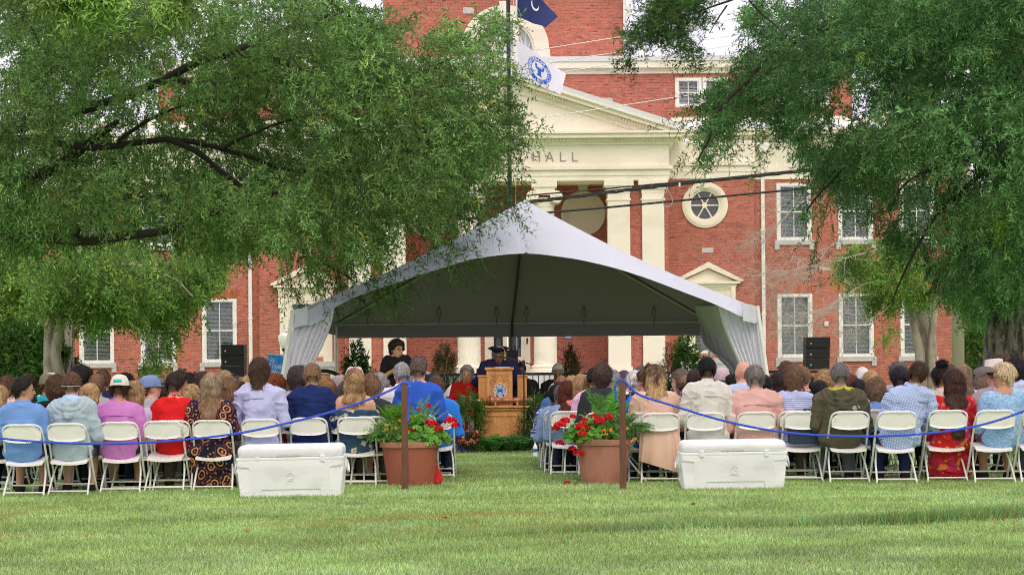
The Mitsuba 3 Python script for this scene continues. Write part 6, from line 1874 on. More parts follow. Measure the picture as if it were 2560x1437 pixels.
# ---------------------------------------------------------------- coolers
def cooler(px0, px1, py_top, py_bot, Y, label, latches, tilt):
    a, b = at(px0, py_bot, Y), at(px1, py_bot, Y)
    W = b[0] - a[0]
    H = at((px0 + px1) / 2, py_top, Y)[2] - gz((a[0] + b[0]) / 2) + 0.01
    xm = (a[0] + b[0]) / 2
    z0 = gz(xm) - 0.02
    k = thing('cooler', label, 'cooler', 'long white coolers before the back row')
    D = 0.44
    M = lambda m: rotz((np.c_[m[0][:, 0], m[0][:, 1], m[0][:, 2] + (m[0][:, 0]) * tilt], m[1]), 0.0)
    add = lambda nme, m, bs='m_cooler', sm=40: part(k, nme, move(M(m), (xm, Y, z0)), bs, sm)
    import manifold3d as m3
    sp = m3.Manifold.sphere(0.025, 16)
    hb = H * 0.765
    pts = [(x * f, y, z) for z, f in ((0.025, 0.935), (hb * 0.80, 0.985), (hb - 0.03, 1.0)) for x in (-W / 2 + 0.03, W / 2 - 0.03) for y in (0.025 + (0.02 if z < 0.1 else 0), D - 0.03)]
    h_ = m3.Manifold.batch_hull([sp.translate(p) for p in pts])
    h_ = h_.trim_by_plane([0, 0, -1], -(hb - 0.004))
    # recesses at both ends and along the foot
    def scoop(poly, d):
        from shapely.geometry import Polygon
        v, f = tm(trimesh.creation.extrude_polygon(Polygon(poly).buffer(0.018).buffer(-0.006), 0.2, engine='earcut'))
        m_ = m3.Manifold(m3.Mesh(np.stack([v[:, 0], d - v[:, 2], v[:, 1]], 1).astype(np.float32), f.astype(np.uint32)))
        return m_
    for s in (-1, 1):
        poly = [(s * (W / 2 + 0.1), hb * 0.80), (s * (W / 2 - 0.13), hb * 0.74), (s * (W / 2 - 0.115), hb * 0.25), (s * (W / 2 + 0.1), 0.03)]
        h_ = h_ - scoop(poly[::-s], 0.020)
    h_ = h_ - scoop([(-W * 0.27, -0.1), (W * 0.29, -0.1), (W * 0.27, 0.085), (-W * 0.25, 0.085)], 0.030)
    mm = h_.to_mesh()
    add('body', (np.array(mm.vert_properties[:, :3]), np.array(mm.tri_verts)), sm=30)
    add('rim', rbox(-W / 2 + 0.006, W / 2 - 0.006, -0.004, D + 0.004, hb - 0.028, hb + 0.004, 0.008))
    s2 = m3.Manifold.sphere(0.06, 24)
    lid = m3.Manifold.batch_hull([s2.translate((x, y, z)) for x in (-W / 2 + 0.075, W / 2 - 0.075) for y in (0.062, D - 0.062) for z in (hb + 0.05, H - 0.06)]).trim_by_plane([0, 0, 1], hb + 0.009).to_mesh()
    add('lid', (np.array(lid.vert_properties[:, :3]), np.array(lid.tri_verts)), sm=35)
    add('hand_groove', rbox(-W * 0.12, W * 0.09, -0.002, 0.03, hb + 0.006, hb + 0.020, 0.004), 'm_grey_shadow')  # solid bar, its grey colour stands for the shade in a hand groove
    for s, mode in latches:
        x = s * W * 0.30
        if mode == 'latch':
            l_ = part(k, 'latch', move(M(rbox(x - 0.023, x + 0.023, -0.022, 0.006, hb - 0.045, hb + 0.022, 0.007)), (xm, Y, z0)), 'm_cooler', 40)
            part(l_, 'screw', move(M(tube([(x, -0.026, hb + 0.005), (x, -0.020, hb + 0.005)], 0.005, 8)), (xm, Y, z0)), 'm_grey_metal')
        else:
            l_ = part(k, 'latch_mount', move(M(rbox(x - 0.028, x + 0.028, -0.006, 0.006, hb - 0.002, hb + 0.010, 0.003)), (xm, Y, z0)), 'm_cooler', 40)
            part(l_, 'screw', move(M(tube([(x, -0.012, hb - 0.02), (x, -0.004, hb - 0.02)], 0.005, 8)), (xm, Y, z0)), 'm_grey_metal')
    # raised emblem: arched ring over a wave and two bars
    ez, r = hb * 0.53, 0.046
    e_ = [tube([(r * math.cos(t), 0.0, ez + r * math.sin(t)) for t in np.linspace(-0.15, math.pi + 0.15, 26)], 0.0028, 5),
          tube([(0.8 * r * math.cos(t), 0.0, ez + 0.8 * r * math.sin(t)) for t in np.linspace(0.3, math.pi * 0.9, 20)], 0.0025, 5),
          tube(spline([(-0.03, 0, ez + 0.005), (-0.008, 0, ez + 0.018), (0.008, 0, ez + 0.004), (0.034, 0, ez - 0.006)], 16), 0.0035, 5),
          tube([(-0.046, 0, ez - 0.018), (0.046, 0, ez - 0.018)], 0.0025, 5), tube([(-0.046, 0, ez - 0.042), (0.046, 0, ez - 0.042)], 0.0025, 5)]
    add('emblem', cat(*e_))
    add('emblem_lettering', move(text_xz('IGLOO', 0.014, 0.004, True), (0, -0.001, ez - 0.030)))
    for s in (-1, 1):
        add('end_handle', tube(spline([(s * (W / 2 + 0.002), 0.10, hb - 0.05), (s * (W / 2 + 0.018), 0.10, hb - 0.12), (s * (W / 2 + 0.018), D - 0.12, hb - 0.12), (s * (W / 2 + 0.002), D - 0.12, hb - 0.05)], 20), 0.011, 8))
    return k


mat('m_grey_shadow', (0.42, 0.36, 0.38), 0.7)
cooler(589, 861, 1109, 1226, 19.25, 'long white cooler before the back row left of the aisle, its left latch missing', ((-1, 'mount'), (1, 'latch')), 0.013)
cooler(1701, 1971, 1098, 1209, 19.45, 'long white cooler before the back row right of the aisle with both latches', ((-1, 'latch'), (1, 'latch')), 0.006)


# ---------------------------------------------------------------- planters
def pot(px0, px1, b0, b1, pyt, pyb, label, mt, mt2):
    g = at_ground((b0 + b1) / 2, pyb)
    sc_ = FPX / g[1]
    R1, R0 = (px1 - px0) / 2 / sc_, (b1 - b0) / 2 / sc_
    H = (pyb - pyt) / sc_
    Yc = g[1] + R0
    x = at((px0 + px1) / 2, pyt, Yc)[0]
    z = gz(x) - 0.01
    k = thing('terracotta_pot', label, 'pot', 'terracotta planters at the aisle')
    rim = 0.055
    Rb = R1 * 0.925
    part(k, 'body', lathe([(0.0, 0.004), (R0 - 0.01, 0.0), (R0, 0.008), (Rb, H - rim), (Rb - 0.02, H - rim), (R0 - 0.02, 0.03)], 56, (x, Yc, z)), mt, 40)
    part(k, 'rim', lathe([(Rb - 0.002, H - rim - 0.008), (R1 - 0.004, H - rim - 0.006), (R1, H - rim), (R1, H - 0.006), (R1 - 0.006, H), (R1 - 0.03, H), (R1 - 0.035, H - 0.05)], 56, (x, Yc, z)), mt2, 40)
    part(k, 'soil', lathe([(0, H - 0.045), (R1 - 0.033, H - 0.05)], 40, (x, Yc, z)), 'm_soil')
    return np.array([x, Yc, z + H]), R1


PL, PLR = pot(948, 1103, 974, 1088, 1103, 1214, 'terracotta coloured planter left of the aisle', 'm_terracotta', 'm_terracotta_pale')
PR, PRR = pot(1436, 1580, 1449, 1560, 1097, 1211, 'paler terracotta coloured planter right of the aisle', 'm_terracotta_pale', 'm_terracotta_pale')
rp_ = np.random.default_rng(21)


def round_leaves(C, N, size, base, var=0.2):
    """Scalloped round geranium leaves, cupped, facing N."""
    n = len(C)
    k = 12
    N = N / np.linalg.norm(N, axis=1, keepdims=True)
    q = rp_.normal(size=(n, 3)); U = np.cross(N, q); U /= np.linalg.norm(U, axis=1, keepdims=True)
    V_ = np.cross(N, U)
    a = np.linspace(0.35, 2 * math.pi - 0.35, k)
    rad = (1 + 0.10 * np.cos(a * 6))
    sz = size * rp_.uniform(0.6, 1.2, n)
    ring = C[:, None] + (U[:, None] * np.cos(a)[None, :, None] + V_[:, None] * np.sin(a)[None, :, None]) * (rad[None, :, None] * sz[:, None, None]) + N[:, None] * (0.18 * sz[:, None, None] * (1 + 0.6 * np.sin(a * 3))[None, :, None])
    v = np.concatenate([ring, C[:, None]], 1).reshape(-1, 3)
    f = (np.array([[i, i + 1, k] for i in range(k - 1)])[None] + (np.arange(n) * (k + 1))[:, None, None]).reshape(-1, 3)
    c = np.clip(np.asarray(base)[None] * (1 + rp_.normal(0, var, (n, 1))), 0.01, 1)
    return (v, f), np.repeat(c, k + 1, 0)


def flower_head(c, r, n, base, pet=0.022):
    """Ball of five-petalled florets."""
    d = rp_.normal(size=(n, 3)); d /= np.linalg.norm(d, axis=1, keepdims=True)
    d[:, 2] = np.abs(d[:, 2]) * 0.9 - 0.25
    C = np.asarray(c) + d * r * rp_.uniform(0.7, 1.0, (n, 1))
    P, D, cl_ = [], [], []
    for i in range(n):
        u = np.cross(d[i], rp_.normal(size=3)); u /= np.linalg.norm(u)
        w = np.cross(d[i], u)
        t = rp_.uniform(0.65, 1.25)
        for j in range(5):
            a = j * 2 * math.pi / 5
            P.append(C[i]); D.append(u * math.cos(a) + w * math.sin(a) + d[i] * 0.35); cl_.append(np.asarray(base) * t)
    return leaf_mesh(np.array(P), np.array(D), pet, pet * 0.85, np.clip(np.array(cl_), 0, 1), fold=0.1, r=rp_)


def frond(p, d, L, n=26, w=0.085, droop=0.6, base=(0.10, 0.25, 0.04)):
    """Fern frond: arching midrib with paired leaflets."""
    t = np.linspace(0, 1, n)
    d = np.asarray(d, float) / np.linalg.norm(d)
    C = np.asarray(p) + d * (t * L)[:, None] + np.array([0, 0, -1.0]) * (droop * L * t ** 2.2)[:, None]
    tg = np.gradient(C, axis=0); tg /= np.linalg.norm(tg, axis=1, keepdims=True)
    s = np.cross(tg, [0, 0, 1.0]); s /= np.linalg.norm(s, axis=1, keepdims=True) + 1e-9
    prof = np.sin(np.pi * np.clip(t * 0.93 + 0.07, 0, 1)) ** 0.6 * w
    P = np.concatenate([C, C]); D = np.concatenate([s * 0.9 + tg * 0.45, -s * 0.9 + tg * 0.45]) + rp_.normal(0, 0.08, (2 * n, 3))
    col = np.clip(np.tile(base, (2 * n, 1)) * (1 + rp_.normal(0, 0.13, (2 * n, 1))), 0.01, 1)
    sz = np.concatenate([prof, prof])
    m, c = leaf_mesh(P, D, 1.0, 0.17, col, r=rp_)
    v = m[0].reshape(-1, 4, 3)
    v = P[:, None] + (v - P[:, None]) * sz[:, None, None]
    st = tube(C, np.linspace(0.004, 0.0015, n), 4, cap=False)
    return cat((v.reshape(-1, 3), m[1]), st), np.vstack([c, np.tile(np.asarray(base) * 0.8, (len(st[0]), 1))])


def fern(label, c, n, L, group=None, base=(0.10, 0.25, 0.04), up=0.9, spread=1.0, w=0.085, name='fern', aim=None, droop=0.6):
    k = thing(name, label, 'fern', group)
    for i in range(n):
        a = 2 * math.pi * (i + rp_.uniform(-0.3, 0.3)) / n
        d = np.array([math.cos(a) * spread, math.sin(a) * spread, up * rp_.uniform(0.7, 1.3)])
        if aim is not None:
            d = np.asarray(aim) + rp_.normal(0, 0.32, 3)
        m, col = frond(np.asarray(c) + [0.02 * math.cos(a), 0.02 * math.sin(a), 0], d, L * rp_.uniform(0.75, 1.1), base=np.asarray(base) * rp_.uniform(0.8, 1.25), w=w, droop=droop)
        part(k, 'frond', m, 'm_leaf', color=col)
    return k


def geranium(label, c, rx, ry, rz, n, heads, Yh, lean=(0, 0)):
    k = thing('geranium', label, 'plant')
    d = rp_.normal(size=(n, 3)); d /= np.linalg.norm(d, axis=1, keepdims=True)
    d[:, 2] = np.abs(d[:, 2])
    C = np.asarray(c) + d * np.array([rx, ry, rz]) * rp_.uniform(0.55, 1.0, (n, 1)) + [0, 0, -0.02]
    N = d + [0, -0.5, 0.6] + rp_.normal(0, 0.35, (n, 3))
    m, col = round_leaves(C, N, 0.038, (0.17, 0.40, 0.075), 0.26)
    part(k, 'foliage', m, 'm_leaf', color=col, kind='stuff')
    for hx, hy, r in heads:
        h = at(hx, hy, Yh + rp_.uniform(-0.1, 0.1))
        r = r * 1.18
        m, col = flower_head(h, r, int(26 * (r / 0.04) ** 1.5) + 6, (0.62, 0.012, 0.018))
        part(k, 'flower_head', m, 'm_petal', color=col)
        q = np.array([c[0] + (h[0] - c[0]) * 0.7, c[1], c[2] + 0.02])
        part(k, 'flower_stem', tube(spline([q, (q + h) / 2 + [0, 0, 0.02], h - [0, 0, r * 0.6]], 7), 0.0035, 5), 'm_stem', True)
    return k


mat('m_stem', (0.13, 0.22, 0.06), 0.7)


def marigold(label, c, r, n, heads, Y):
    k = thing('marigold', label, 'plant')
    d = rp_.normal(size=(n, 3)); d[:, 2] = np.abs(d[:, 2]); d /= np.linalg.norm(d, axis=1, keepdims=True)
    C = np.asarray(c) + d * np.asarray(r) * rp_.uniform(0.3, 1, (n, 1))
    lv, lc, tw = sprays(C, d + rp_.normal(0, 0.4, (n, 3)) + [0, 0, 0.3], 12, 0.10, 0.034, 0.010, (0.19, 0.36, 0.11), r=rp_)
    part(k, 'foliage', lv, 'm_leaf', color=lc, kind='stuff')
    for hx, hy in heads:
        m, col = flower_head(at(hx, hy, Y), 0.018, 14, (0.80, 0.36, 0.01), 0.014)
        part(k, 'flower_head', m, 'm_petal', color=col)
    return k


YL, YR_ = PL[1], PR[1]
geranium('red geranium spilling over the right side of the left planter', PL + [0.11, -0.06, 0.0], 0.35, 0.24, 0.24, 430, [(1083, 1060, 0.045), (1097, 1072, 0.04), (1070, 1056, 0.03), (1126, 1052, 0.058), (1140, 1064, 0.04), (1033, 1075, 0.035), (1020, 1074, 0.02)], YL - 0.14)
geranium('smaller red topped geranium at the back of the left planter', PL + [0.02, 0.06, 0.08], 0.16, 0.12, 0.22, 70, [(1072, 1014, 0.014), (1049, 1024, 0.020), (1050, 1040, 0.016), (1024, 1019, 0.014), (1027, 1046, 0.014)], YL + 0.06)
fern('broad bright green fern at the left of the left planter', PL + [-0.13, 0.05, 0.02], 14, 0.56, aim=(-0.10, 0.0, 1.0), w=0.15, base=(0.17, 0.42, 0.05), droop=0.28)
fern('pale small leaved fern behind the left post', PL + [0.06, 0.10, 0.02], 14, 0.62, aim=(0.14, 0.1, 1.0), w=0.065, base=(0.24, 0.44, 0.14), droop=0.22)
marigold('orange marigold with feathery leaves at the left of the left planter', PL + [-0.24, -0.10, 0.02], (0.24, 0.16, 0.24), 150, [(968, 1064), (990, 1070), (966, 1074), (998, 1052)], YL - 0.28)
geranium('red geranium heads massed at the left side of the right planter', PR + [-0.13, -0.06, 0.0], 0.31, 0.24, 0.24, 400, [(1401, 1062, 0.055), (1413, 1052, 0.045), (1432, 1042, 0.03), (1455, 1066, 0.055), (1466, 1072, 0.05), (1456, 1084, 0.04), (1500, 1053, 0.058), (1520, 1043, 0.05), (1486, 1041, 0.032), (1462, 1050, 0.024), (1390, 1070, 0.035), (1399, 1107, 0.038), (1445, 1133, 0.046), (1430, 1121, 0.03), (1513, 1070, 0.016)], YR_ - 0.18)
fern('tall upright bright fern behind the right planter', PR + [0.06, 0.10, 0.02], 10, 0.66, aim=(0.02, 0.05, 1.0), w=0.12, base=(0.17, 0.45, 0.07), droop=0.12)
fern('pale arching fern at the right of the right planter', PR + [0.16, -0.02, 0.0], 13, 0.56, aim=(0.70, -0.1, 0.85), w=0.12, base=(0.25, 0.45, 0.17), droop=0.5)
fern('pale speckled fern in the middle of the right planter', PR + [-0.02, 0.0, 0.02], 12, 0.50, aim=(-0.14, -0.05, 1.0), w=0.07, base=(0.25, 0.44, 0.15), droop=0.35)
marigold('orange marigold at the right of the right planter', PR + [0.16, -0.14, 0.0], (0.23, 0.15, 0.28), 150, [(1510, 1077), (1526, 1075), (1581, 1103), (1586, 1097), (1566, 1070), (1515, 1086)], YR_ - 0.30)
for i, (px, py) in enumerate(((1095, 1209), (1416, 1208), (1440, 1210))):
    g = at_ground(px, py + 3)
    m, col = flower_head(g + [0, 0, 0.012], 0.035 if i < 2 else 0.015, 20 if i < 2 else 6, (0.55, 0.012, 0.015))
    solo('fallen_petals', m, 'm_petal', ['fallen red petals on the grass right of the left planter', 'fallen red petals on the grass left of the right planter', 'a few scattered red petals near the right planter'][i], 'petals', kind='stuff', color=col)

# ---------------------------------------------------------------- posts and rope
for i, (px0, px1, pt, pb, lb) in enumerate(((1003, 1019, 957, 1224, 'brown wooden rope post before the left planter'), (1548, 1564, 950, 1224, 'brown wooden rope post before the right planter'))):
    g = at_ground((px0 + px1) / 2 + 2, pb)
    Y = g[1]
    tp = at((px0 + px1) / 2, pt, Y)
    hw = (px1 - px0) / 2 * Y / FPX
    v, f = rbox(-hw, hw, -hw, hw, -0.15, tp[2] - gz(g[0]), 0.004)
    v = v + np.array([g[0], Y, gz(g[0])]) + np.stack([(v[:, 2]) / (tp[2] - gz(g[0])) * (tp[0] - g[0]), v[:, 0] * 0, v[:, 0] * 0], 1)
    k = thing('wooden_post', lb, 'post', 'rope posts at the aisle')
    part(k, 'stake', (v, f), 'm_wood_dark', 30)


def rope(label, pts, r=0.0088):
    k = thing('rope', label, 'rope', 'blue ropes on the wooden posts')
    P = spline(px3(pts), 500)
    d = np.r_[0, np.cumsum(np.linalg.norm(np.diff(P, axis=0), axis=1))]
    n = int(d[-1] / 0.009)
    s = np.linspace(0, d[-1], n)
    Q = np.stack([np.interp(s, d, P[:, i]) for i in range(3)], 1)
    t = np.gradient(Q, axis=0); t /= np.linalg.norm(t, axis=1, keepdims=True)
    a = np.cross(t, [0, 1.0, 0]); a /= np.linalg.norm(a, axis=1, keepdims=True) + 1e-9
    b_ = np.cross(t, a)
    for ph in (0, 2 * math.pi / 3, 4 * math.pi / 3):
        w = s / 0.065 * 2 * math.pi + ph
        part(k, 'strand', tube(Q + (a * np.cos(w)[:, None] + b_ * np.sin(w)[:, None]) * r * 0.72, r * 0.80, 5), 'm_rope', True)
    return k


RY0 = 19.05
k = rope('blue twisted rope sagging along the left back row to its post', [(-60, 1084, RY0), (0, 1095, RY0), (120, 1105, RY0), (240, 1109, RY0), (360, 1106, RY0), (480, 1097, RY0), (600, 1082, RY0), (720, 1057, RY0), (840, 1026, RY0), (940, 991, RY0), (990, 968, RY0), (1003, 960, RY0 - 0.03), (1012, 956, RY0 - 0.045), (1021, 963, RY0 - 0.03), (1023, 990, RY0 - 0.01), (1021, 1030, RY0), (1019, 1055, RY0)])
k = rope('blue twisted rope sagging along the right back row from its post', [(1541, 1004, RY0), (1538, 975, RY0), (1541, 958, RY0 - 0.02), (1552, 949, RY0 - 0.045), (1563, 955, RY0 - 0.03), (1578, 972, RY0), (1650, 1004, RY0), (1750, 1035, RY0), (1850, 1061, RY0), (1960, 1080, RY0), (2080, 1089, RY0), (2200, 1090, RY0), (2320, 1083, RY0), (2440, 1065, RY0), (2560, 1027, RY0), (2620, 1000, RY0)])
for px, py in ((996, 966), (1022, 966), (1540, 962), (1572, 966)):
    c = at(px, py, RY0 - 0.02)
    part('rope' if px < 1200 else 'rope_001', 'wire_tie', tube([c + [0.018 * math.cos(t) , 0.018 * math.sin(t), 0.006 * math.cos(t)] for t in np.linspace(0, 2 * math.pi, 12, endpoint=False)], 0.002, 4, closed=True), 'm_silver')

# ---------------------------------------------------------------- flower bed at the lectern, shrubs of the stage
for i, px in enumerate((1196, 1222, 1250, 1276, 1302, 1322, 1236, 1290)):
    g = at(px, 1128, 28.9 + 0.12 * (i % 3))
    fern(['fern at the left foot of the lectern', 'second fern from the left before the lectern', 'fern below the middle of the lectern', 'fern just right of the middle of the lectern', 'fern at the right foot of the lectern', 'fern at the right end of the bed before the lectern', 'dark fern between the left ferns before the lectern', 'dark fern between the right ferns before the lectern'][i],
         [g[0], g[1], 0.05], 13, 0.50, 'ferns before the lectern', base=(0.10, 0.27, 0.09) if i % 2 else (0.13, 0.34, 0.08), up=1.4, w=0.085, droop=0.42)
for i, (px, pyc, Y, r, base) in enumerate(((1172, 1048, 29.1, (0.20, 0.2, 0.36), (0.05, 0.12, 0.025)), (1338, 1060, 29.3, (0.17, 0.2, 0.38), (0.055, 0.13, 0.03)))):
    c = at(px, pyc, Y)
    bush('podocarpus_shrub', ['dark narrow leaved shrub left of the lectern', 'dark narrow leaved shrub right of the lectern'][i], 'shrub', c, r, 190, 0.07, 0.012, base, nl=14, length=0.18, up=0.8, seed=40 + i)
for i, (pxa, pxb, pya, pyb, n) in enumerate(((1146, 1196, 1078, 1112, 34), (1338, 1352, 1085, 1115, 10))):
    k = thing('begonia_bed', ['pink and red begonias left of the lectern ferns', 'pink begonias half hidden at the right end of the ferns'][i], 'flowers', kind='stuff')
    C = np.array([at(a, b, 28.6 + rp_.uniform(-0.1, 0.2)) for a, b in zip(rp_.uniform(pxa, pxb, 240), rp_.uniform(pya, 1126, 240))])
    lv, lc = leaf_mesh(C, rp_.normal(size=C.shape) + [0, 0, 0.4], 0.05, 0.035, np.clip(np.tile((0.04, 0.06, 0.025), (240, 1)) * rp_.uniform(0.6, 1.4, (240, 1)), 0, 1), r=rp_)
    part(k, 'foliage', lv, 'm_leaf', color=lc, kind='stuff')
    ms, cs = [], []
    for _ in range(n):
        m, c_ = flower_head(at(rp_.uniform(pxa, pxb), rp_.uniform(pya, pyb), 28.5 + rp_.uniform(-0.1, 0.1)), 0.018, 6, [(0.62, 0.16, 0.17), (0.55, 0.05, 0.06), (0.70, 0.30, 0.30)][int(rp_.integers(3))], 0.018)
        ms.append(m); cs.append(c_)
    part(k, 'flower_head', cat(*ms), 'm_petal', color=np.vstack(cs), kind='stuff')
k = thing('lobelia_bed', 'low purple blue lobelia at the edge of the grass left of the ferns', 'flowers', kind='stuff')
C = np.array([at_ground(a, b) + [0, 0, rp_.uniform(0.0, 0.12)] for a, b in zip(rp_.uniform(1140, 1187, 700), rp_.uniform(1124, 1132, 700))])
m, col = leaf_mesh(C, rp_.normal(size=C.shape) + [0, -0.2, 0.5], 0.028, 0.016, np.clip(np.tile((0.17, 0.11, 0.62), (700, 1)) * rp_.uniform(0.6, 1.5, (700, 1)), 0, 1), r=rp_)
part(k, 'petals', m, 'm_petal', color=col, kind='stuff')
SY = 37.6
sh = [('evergreen_shrub', 'glossy dark green bush left of the signing woman', 893, 922, (0.30, 0.3, 0.36), 320, 0.075, 0.028, (0.035, 0.085, 0.022), 10, 0.20, 0.9),
      ('juniper_shrub', 'feathery brown green juniper left of the lectern', 1112, 945, (0.30, 0.25, 0.62), 300, 0.05, 0.010, (0.06, 0.075, 0.03), 22, 0.26, 1.5),
      ('juniper_shrub', 'rounded dark juniper right of the lectern', 1428, 925, (0.24, 0.24, 0.40), 330, 0.045, 0.010, (0.05, 0.062, 0.022), 20, 0.20, 1.2),
      ('juniper_shrub', 'small dark spiky juniper beside the leafy shrub on the right', 1672, 915, (0.20, 0.2, 0.36), 150, 0.045, 0.010, (0.03, 0.045, 0.025), 18, 0.20, 1.0),
      ('evergreen_shrub', 'bright leafy shrub before the right pedimented window', 1716, 910, (0.24, 0.25, 0.50), 170, 0.085, 0.035, (0.055, 0.14, 0.025), 10, 0.24, 1.2)]
for i, (nm, lb, px, py, r, n, s_, w, base, nl, ln, up_) in enumerate(sh):
    c_ = at(px, py, SY); tz = c_[2] + r[2]
    bush(nm, lb, 'shrub', [c_[0], SY, tz * 0.52], (r[0], r[1], tz * 0.50), int(n * 1.7), s_, w, base, nl=nl, length=ln, up=up_, seed=60 + i, shape=0.55 if 'juniper' in nm else 0.9)

# ---------------------------------------------------------------- small things
g = at_ground(1338, 1143)
bt = thing('water_bottle', 'clear plastic water bottle with a blue label on the aisle grass', 'bottle')
part(bt, 'bottle', lathe([(0.0, 0.0), (0.032, 0.002), (0.033, 0.02), (0.031, 0.10), (0.033, 0.14), (0.02, 0.18), (0.0125, 0.19), (0.0125, 0.205)], 20, (g[0], g[1], gz(g[0]))), 'm_water', 40)
part(bt, 'sleeve', lathe([(0.0335, 0.075), (0.0335, 0.125)], 20, (g[0], g[1], gz(g[0]))), 'm_royal', 40)
part(bt, 'screw_cap', lathe([(0.015, 0.20), (0.015, 0.218), (0.0, 0.219)], 16, (g[0], g[1], gz(g[0]))), 'm_white_plastic', 40)
g = at_ground(1103, 1190)
rbg = thing('red_bag', 'bright red cloth bag on the grass behind the left planter', 'bag')
part(rbg, 'sack', prism_xz([(g[0] - 0.09, gz(g[0])), (g[0] + 0.055, gz(g[0])), (g[0] + 0.075, gz(g[0]) + 0.05), (g[0] + 0.0, gz(g[0]) + 0.21), (g[0] - 0.03, gz(g[0]) + 0.22), (g[0] - 0.08, gz(g[0]) + 0.10)], 21.2, 21.35), 'm_red_bag')
part(rbg, 'strap', tube(spline([[g[0] - 0.03, 21.25, gz(g[0]) + 0.2], [g[0] - 0.02, 21.25, gz(g[0]) + 0.29], [g[0] + 0.01, 21.25, gz(g[0]) + 0.2]], 10), 0.006, 5), 'm_red_bag', True)
mat('m_red_bag', (0.62, 0.02, 0.025), 0.7)
# ---------------------------------------------------------------- prints of the clothes
def paisley(p, n, uv):
    x, z = p.x * 7.0 + 0.5 * fbm(p.x * 5, p.y * 5, p.z * 5, 2), p.z * 7.0 + p.y * 3
    d, d2, w = voronoi(x, z)
    r = 0.5 + 0.5 * dr.cos(d * 26)
    e, e2, w2 = voronoi(x * 3.3 + 5, z * 3.3)
    dot = 1 - smoothstep(0.16, 0.26, e)
    c = mix((0.015, 0.014, 0.04), (0.42, 0.07, 0.02), smoothstep(0.45, 0.62, r) * (1 - smoothstep(0.42, 0.5, d)))
    c = mix(c, (0.62, 0.40, 0.20), smoothstep(0.75, 0.95, r) * (1 - smoothstep(0.36, 0.44, d)))
    return mix(c, (0.50, 0.26, 0.09), dot * smoothstep(0.3, 0.6, w2))


def floral(p, n, uv):
    x, z = p.x * 8.5, p.z * 8.5 + p.y * 4
    wx, wz = x + 0.35 * noise(x * 3, z * 3, 1.0), z + 0.35 * noise(x * 3 + 9, z * 3, 4.0)
    d, d2, w = voronoi(wx, wz)
    petal = 0.20 + 0.13 * noise(wx * 6, wz * 6, 2.0)
    f = (1 - smoothstep(petal, petal + 0.05, d)) * smoothstep(0.25, 0.3, w) * smoothstep(0.30, 0.42, noise(wx * 7, wz * 7, 7.0))
    return mix((0.035, 0.075, 0.135), (0.55, 0.52, 0.40), f)


def plaid(p, n, uv):
    q = 62.0
    u = p.x * q * 0.97 + p.z * q * 0.16
    v = p.z * q - p.x * q * 0.16
    a = smoothstep(0.55, 0.75, dr.abs(u - dr.floor(u) - 0.5) * 2)
    b = smoothstep(0.55, 0.75, dr.abs(v - dr.floor(v) - 0.5) * 2)
    return mix((0.13, 0.24, 0.56), (0.60, 0.66, 0.78), dr.maximum(a, b) * 0.8)


def stripes(p, n, uv):
    v = p.z * 48 + 0.3 * noise(p.x * 5, p.y * 5, 0.0)
    return mix((0.23, 0.33, 0.70), (0.66, 0.69, 0.78), smoothstep(0.2, 0.4, dr.abs(v - dr.floor(v) - 0.5)))


def redprint(p, n, uv):
    a = fbm(p.x * 16, p.y * 16, p.z * 11, 3)
    b = fbm(p.x * 22 + 5, p.y * 22, p.z * 15 + 3, 3)
    c = mix((0.52, 0.018, 0.022), (0.55, 0.03, 0.12), smoothstep(0.5, 0.6, a))
    return mix(c, (0.65, 0.22, 0.06), smoothstep(0.60, 0.67, b))


def bluemottle(p, n, uv):
    return mix((0.18, 0.36, 0.62), (0.36, 0.52, 0.72), smoothstep(0.35, 0.65, fbm(p.x * 70, p.y * 70, p.z * 70, 3)))


def bluelattice(p, n, uv):
    d, d2, w = voronoi(p.x * 30 + p.y * 30, p.z * 30)
    return mix((0.60, 0.62, 0.72), (0.07, 0.08, 0.30), smoothstep(0.08, 0.2, d2 - d))


for nme, fn in (('paisley', paisley), ('floral', floral), ('plaid', plaid), ('stripes', stripes), ('redprint', redprint), ('bluemottle', bluemottle), ('bluelattice', bluelattice)):
    mat('m_' + nme, proc(fn), 0.85, specular=0.2)
mat('m_lens', (0.01, 0.01, 0.012), 0.1)
mat('m_pearl', (0.75, 0.72, 0.66), 0.25)
mat('m_eye', (0.02, 0.014, 0.012), 0.2)



def eyes(k, name, b, W):
    for s in (-1, 1):
        v, f = tm(trimesh.creation.icosphere(1, 0.0105))
        v = (v * [1.25, 0.7, 0.75] + [s * 0.031, 0.087, 0.008]) * b.head @ b.R.T.astype(float) + b.H0
        part(k, 'eye', W((v, f)), 'm_eye', True)


def brows(c):
    def fn(k, name, b, W):
        for s in (-1, 1):
            v, f = tube([(s * 0.014, 0.092, 0.028), (s * 0.032, 0.090, 0.034), (s * 0.050, 0.078, 0.028)], 0.0035, 5)
            v = v * b.head @ b.R.T.astype(float) + b.H0
            part(k, 'eyebrow', W((v, f)), 'm_hair', True, color=np.tile(c, (len(v), 1)))
    return fn


def sunglasses_on_head(col=(0.02, 0.015, 0.02), white=False):
    return ('sunglasses', on_head(glasses_up(), 'm_black_gloss' if not white else 'm_white_plastic'))


EYES = ('eye', eyes)
GLASSES = ('glasses', on_head(glasses_on(), 'm_black_gloss'))
DARKGLASSES = ('sunglasses', on_head(cat(glasses_on(), lenses()), 'm_lens'))


